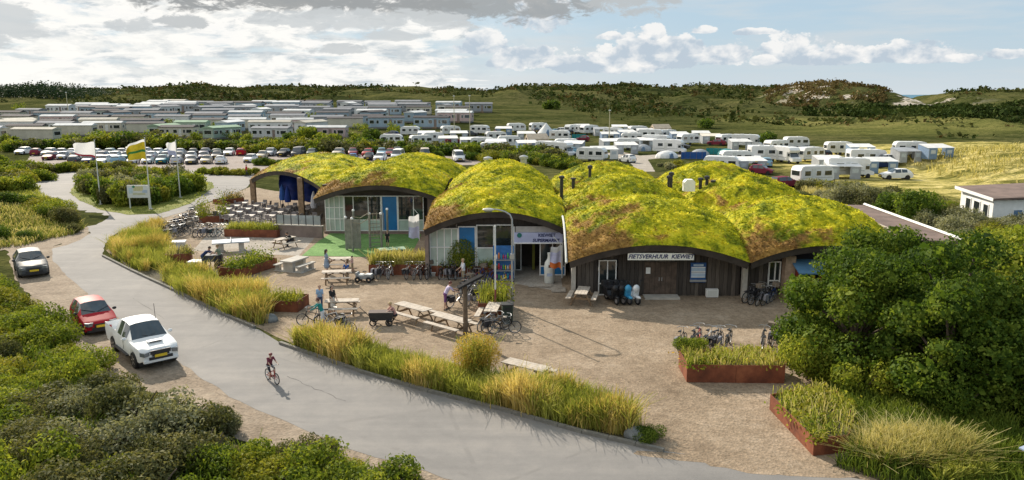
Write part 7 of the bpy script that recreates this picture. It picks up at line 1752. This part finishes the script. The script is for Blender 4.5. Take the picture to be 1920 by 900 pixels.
# --- big trees at the right
def make_tree(key, H, r, n, seed, size=.075, nl=26, trunk_h=.3):
    rs = np.random.RandomState(seed); t = thing('broadleaf_tree', '', 'tree'); lob = []
    for i in range(nl):
        an = rs.uniform(0, 6.28); u = rs.rand(); q = r * (.25 + .65 * math.sqrt(rs.rand())); z = H * (.18 + .68 * u); q *= math.sin(math.pi * (.18 + .72 * u)) ** .55
        s = rs.uniform(.20, .36) * r; lob.append((q * math.cos(an), q * math.sin(an), z, s, s, s * .72))
    for i in range(12):
        an = i * .5236 + rs.uniform(-.2, .2); q = r * rs.uniform(.55, .82); s = rs.uniform(.26, .36) * r; lob.append((q * math.cos(an), q * math.sin(an), H * rs.uniform(.10, .30), s, s, s * .8))
    lob.append((0, 0, H * .86, r * .34, r * .34, H * .13))
    link('crown', quads('crown', np.concatenate([leaf_cloud(lob, int(n * 2.1), size, rs, .62, .12), leaf_cloud([(a, b, c, d * .72, e * .72, f * .72) for a, b, c, d, e, f in lob], 2600, .20, rs, .8, .1)]), FOL[key]), t)
    m = MB(); m.tube([(0, 0, -.2), (.05, 0, H * .25), (-.05, .1, H * .6), (0, 0, H * .85)], [.24, .19, .11, .03], 9)
    for l in lob[:14]: m.tube([(0, 0, H * .22), (l[0] * .5, l[1] * .5, (H * .25 + l[2]) / 2), (l[0], l[1], l[2])], [.11, .07, .02], 6)
    m.build('trunk', BARK, t, 40); return t
def tree_at(px, py, key, H, r, n, seed, label, pos=None):
    p = G(px, py) if pos is None else Vector((pos[0], pos[1], 0)); t = make_tree(key, H, r, n, seed); t.location = (p.x, p.y, terr(p.x, p.y) - .05); t['label'] = label; t['group'] = 'big trees at the right'
tree_at(0, 0, 'dark', 5.6, 3.5, 15000, 1, 'big dark green tree overhanging the long planter', (15.2, 32.3))
tree_at(0, 0, 'dark', 6.6, 4.0, 15000, 2, 'big dark green tree right of the overhanging one', (19.2, 31.0))
tree_at(0, 0, 'dark', 5.5, 3.3, 13000, 3, 'dark green tree behind the others, touching the flat annex roof', (20.0, 38.5))
tree_at(0, 0, 'dark', 5.6, 3.4, 12000, 4, 'dark tree at the lower right edge', (22.3, 28.3))
tree_at(0, 0, 'bright', 5.5, 3.8, 12000, 5, 'yellowish green tree at the right edge', (26.0, 38.0))
tree_at(0, 0, 'dark', 3.9, 2.4, 10000, 6, 'green tree in front of the brick kiosk', (17.9, 37.0))
tree_at(0, 0, 'dark', 5.0, 2.9, 11000, 7, 'dark tree low behind the angular planter', (17.3, 28.6))
for i, (x, y, k, sc) in enumerate(((15.0, 36.2, 'bright', 1.2), (16.2, 38.4, 'bright', 1.1), (12.7, 31.0, 'bright', 1.5), (14.2, 29.2, 'bright', 1.4), (16.5, 26.9, 'dark', 1.3), (20, 26.6, 'dark', 1.6), (22.5, 25.4, 'dark', 1.4), (16.6, 40.0, 'yellow', 1.0), (13.3, 33.2, 'bright', 1.15), (24.0, 34.0, 'bright', 2.3), (28, 33, 'bright', 2.4))):
    shrub_at(x, y, k, sc, '%s bush at the foot of the big trees' % {'bright': 'green', 'dark': 'dark', 'yellow': 'yellow-green'}[k], 'bushes under the big trees', i % 4, 0, 'near', 1.25)
# --- shrubs between annex, camp and white house
for i, (px, py, k, sc) in enumerate(((1580, 395, 'grey', 2.3), (1610, 400, 'olive', 2.1), (1640, 398, 'grey', 2.1), (1680, 412, 'dark', 2.3), (1710, 425, 'dark', 2.6), (1735, 420, 'olive', 2.6), (1760, 440, 'grey', 2.4), (1790, 455, 'grey', 2.2), (1780, 432, 'olive', 2.2), (1815, 445, 'grey', 2.3), (1840, 455, 'olive', 2.0), (1865, 448, 'grey', 2.0), (1890, 455, 'grey', 2.0), (1915, 450, 'olive', 2.2), (1940, 452, 'grey', 2.2),
        (1830, 480, 'yellow', 2.2), (1870, 478, 'yellow', 2.4), (1905, 476, 'yellow', 2.3), (1800, 470, 'grey', 2.0), (1850, 500, 'bright', 2.3), (1900, 510, 'yellow', 2.3), (1760, 470, 'bright', 1.8), (1940, 490, 'bright', 2.4), (1660, 385, 'grey', 1.6), (1560, 375, 'yellow', 1.0), (1540, 372, 'grey', .9), (1690, 395, 'olive', 1.9), (1625, 385, 'grey', 1.7), (1775, 402, 'bright', 1.5), (1790, 398, 'yellow', 1.3))):
    p = G(px, py); shrub_at(p.x, p.y, k, sc * (1.12 if px < 1720 else .88), '%s bush behind the annex and before the white house' % {'grey': 'grey-green', 'olive': 'olive', 'dark': 'dark green', 'yellow': 'yellow-green', 'bright': 'bright green'}[k], 'bushes by the white house', i % 4, -.1, 'near', 1.15)
# --- grasses lower right
LR = GP([(1590, 860), (1560, 875), (1660, 905), (1760, 925)]) + [Vector((19, 18, 0)), Vector((22, 24, 0)), Vector((14.0, 26.5, 0))]
sheet('soil_bed', LR, .018, SOIL, .2, .8, seed=12)
low_cover('pale_grass', GP([(1600, 862), (1640, 835), (1760, 838), (1830, 862), (1800, 890), (1660, 885)]), 6500, PALEG, .9, .012, None, .75)
low_cover('pale_grass', GP([(1590, 866), (1640, 830), (1770, 835), (1850, 866), (1800, 896), (1660, 890)]), 4500, GREENG, .75, .013, None, .6)
low_cover('green_grass', LR, 9000, GREENG, .5, .02)
low_cover('green_grass', GP([(1590, 850), (1530, 775), (1560, 740), (1700, 760), (1900, 800), (1920, 860), (1850, 890)]), 11000, GREENG, .6, .02)
low_cover('yellow_flowers', GP([(1740, 880), (1800, 870), (1850, 905), (1760, 920)]), 1500, STRAWG, .6, .03)
low_cover('marram_grass', GP([(1490, 352), (1570, 350), (1640, 372), (1560, 372), (1530, 368)]), 2500, PALEG, .6, .03)
# pale dune grass on the right hill, in wind-combed tufts
V = []; rr = random.Random(77)
for i in range(9000):
    x = rr.uniform(48, 125); y = rr.uniform(84, 136)
    if float(fbm(x * .12, y * .2, 3, 40)) < .40: continue
    z = terr(x, y)
    if z < .25: continue
    h = rr.uniform(.5, 1.0)
    for b in blade(x, y, z, h, .07, .6): V.append(b)
o = link('marram_grass', quads('marram_grass', np.array(V), PALEG)); o['kind'] = 'stuff'
Vs = []; rs = np.random.RandomState(33)
for i in range(110):                                # bushes growing between the static caravans
    y = rs.choice([194, 202, 216.5, 227, 241, 252.5, 266, 280, 296, 312, 329]) + rs.uniform(-1, 1); x = rs.uniform(Xat(0, y), Xat(800, y)); s_ = rs.uniform(1.2, 2.6)
    Vs.append(leaf_cloud([(x + a * s_, y + b * s_, terr(x, y) + c * s_, d * s_, e * s_, g * s_) for (a, b, c, d, e, g) in rand_lobes(rs, 1.0, 1.1, 6)], 300, .26, rs))
o = link('field_bushes', quads('field_bushes', np.concatenate(Vs), FOL['bright'])); o['kind'] = 'stuff'
# --- far scrub on the dunes and the wood on the skyline
rs = np.random.RandomState(21); Vs = []
def far_bush(x, y, r, h, n, zoff=-.3):
    z = terr(x, y); lob = [(x + rs.uniform(-.5, .5) * r, y + rs.uniform(-.5, .5) * r, z + zoff + h * .5, r * .7, r * .7, h * .55) for _ in range(3)]
    return leaf_cloud(lob, n, r * .34, rs, .7, .15, 1.0, -50)
cnt = 0
for i in range(24000):
    y = 205 + 760 * rs.rand() ** .8; x = rs.uniform(-.8, .8) * y
    if y < 380 and x < .02 * y + 20 - .0: continue
    if y < 250 and x < .55 * y: continue
    g = float(fbm(x / 55., y / 55., 4, 50))
    if g < .47 and rs.rand() < .90: continue
    if g < .53 and rs.rand() < .55: continue
    
    if 1640 < 960 + x / y * F < 1760 and y > 400: continue
    r = rs.uniform(1.2, 3.0) * (.6 + y / 600.); Vs.append(far_bush(x, y, r, r * rs.uniform(.22, .48), 8)); cnt += 1
o = link('dune_scrub', quads('dune_scrub', np.concatenate(Vs), [FOL['far_olive'], FOL['far_dark'], FOL['scrub']], np.repeat(rs.choice(3, len(Vs), p=(.58, .30, .12)), 8))); o['kind'] = 'stuff'
Vs = []
for i in range(1500):                               # dark thicket band on the right, in front of the sea gap
    y = rs.uniform(340, 430); x = rs.uniform(Xat(1500, y), Xat(1990, y)); g = float(fbm(x / 40., y / 30., 3, 61))
    if g < .44: continue
    r = rs.uniform(1.6, 3.2); Vs.append(far_bush(x, y, r, r * (.9 if not 1640 < 960 + x / y * F < 1755 else .35), 14))
for i in range(700):
    y = rs.uniform(255, 330); x = rs.uniform(Xat(1750, y), Xat(2000, y)); g = float(fbm(x / 30., y / 30., 3, 62))
    if g < .48: continue
    r = rs.uniform(1.2, 2.4); Vs.append(far_bush(x, y, r, r * .8, 14))
Vb = []
for i in range(900):                               # brown scrub on the sandy seaward hill
    y = rs.uniform(470, 590); x = rs.uniform(Xat(1430, y), Xat(1660, y)); g = float(fbm(x / 22., y / 22., 3, 63))
    if g < .40: continue
    r = rs.uniform(1.4, 3.0); Vb.append(far_bush(x, y, r, r * .8, 12))
o = link('hill_scrub', quads('hill_scrub', np.concatenate(Vb), FOL['scrub'])); o['kind'] = 'stuff'
o = link('dune_thicket', quads('dune_thicket', np.concatenate(Vs), FOL['far_dark'])); o['kind'] = 'stuff'
Vs = []
for i in range(3600):
    y = rs.uniform(420, 640); x = rs.uniform(Xat(-160, y), Xat(250, y)); px = 960 + x / y * F
    H = 7.0 * rs.uniform(.8, 1.08) * (1.0 if px < 120 else max(.25, 1 - (px - 120) / 170.))
    z = terr(x, y); zt = 12 - (y * .0135) - 0   # ground under the wood
    lob = [(x, y, z + H * .28, H * .20, H * .20, H * .30), (x, y, z + H * .58, H * .14, H * .14, H * .26), (x, y, z + H * .85, H * .07, H * .07, H * .20)]
    Vs.append(leaf_cloud(lob, 16, H * .085, rs, .7, .1, 1.0, -50))
o = link('conifer_wood', quads('conifer_wood', np.concatenate(Vs), FOL['conifer'])); o['kind'] = 'stuff'

# ------------------------------------------------------------------ words for look-alikes: their order across the view
def ordinal(n):
    if n < len(ORD): return ORD[n]
    t = {20: 'twenty', 30: 'thirty', 40: 'forty', 50: 'fifty', 60: 'sixty'}; k = n + 1
    return (t[k // 10 * 10] + '-' + ORD[k % 10 - 1]) if k % 10 else t[k][:-1] + 'ieth'
same = {}
for o in SC.objects:
    if o.parent is None and 'label' in o and o.get('group') not in ('terrace tables', 'terrace chairs'): same.setdefault(o['label'], []).append(o)
for l, os_ in same.items():
    if len(os_) < 2: continue
    os_.sort(key=lambda o: o.location.x / max(1.0, o.location.y))
    for i, o in enumerate(os_): o['label'] = ' '.join((l + ', ' + ordinal(i) + ' from left').split())
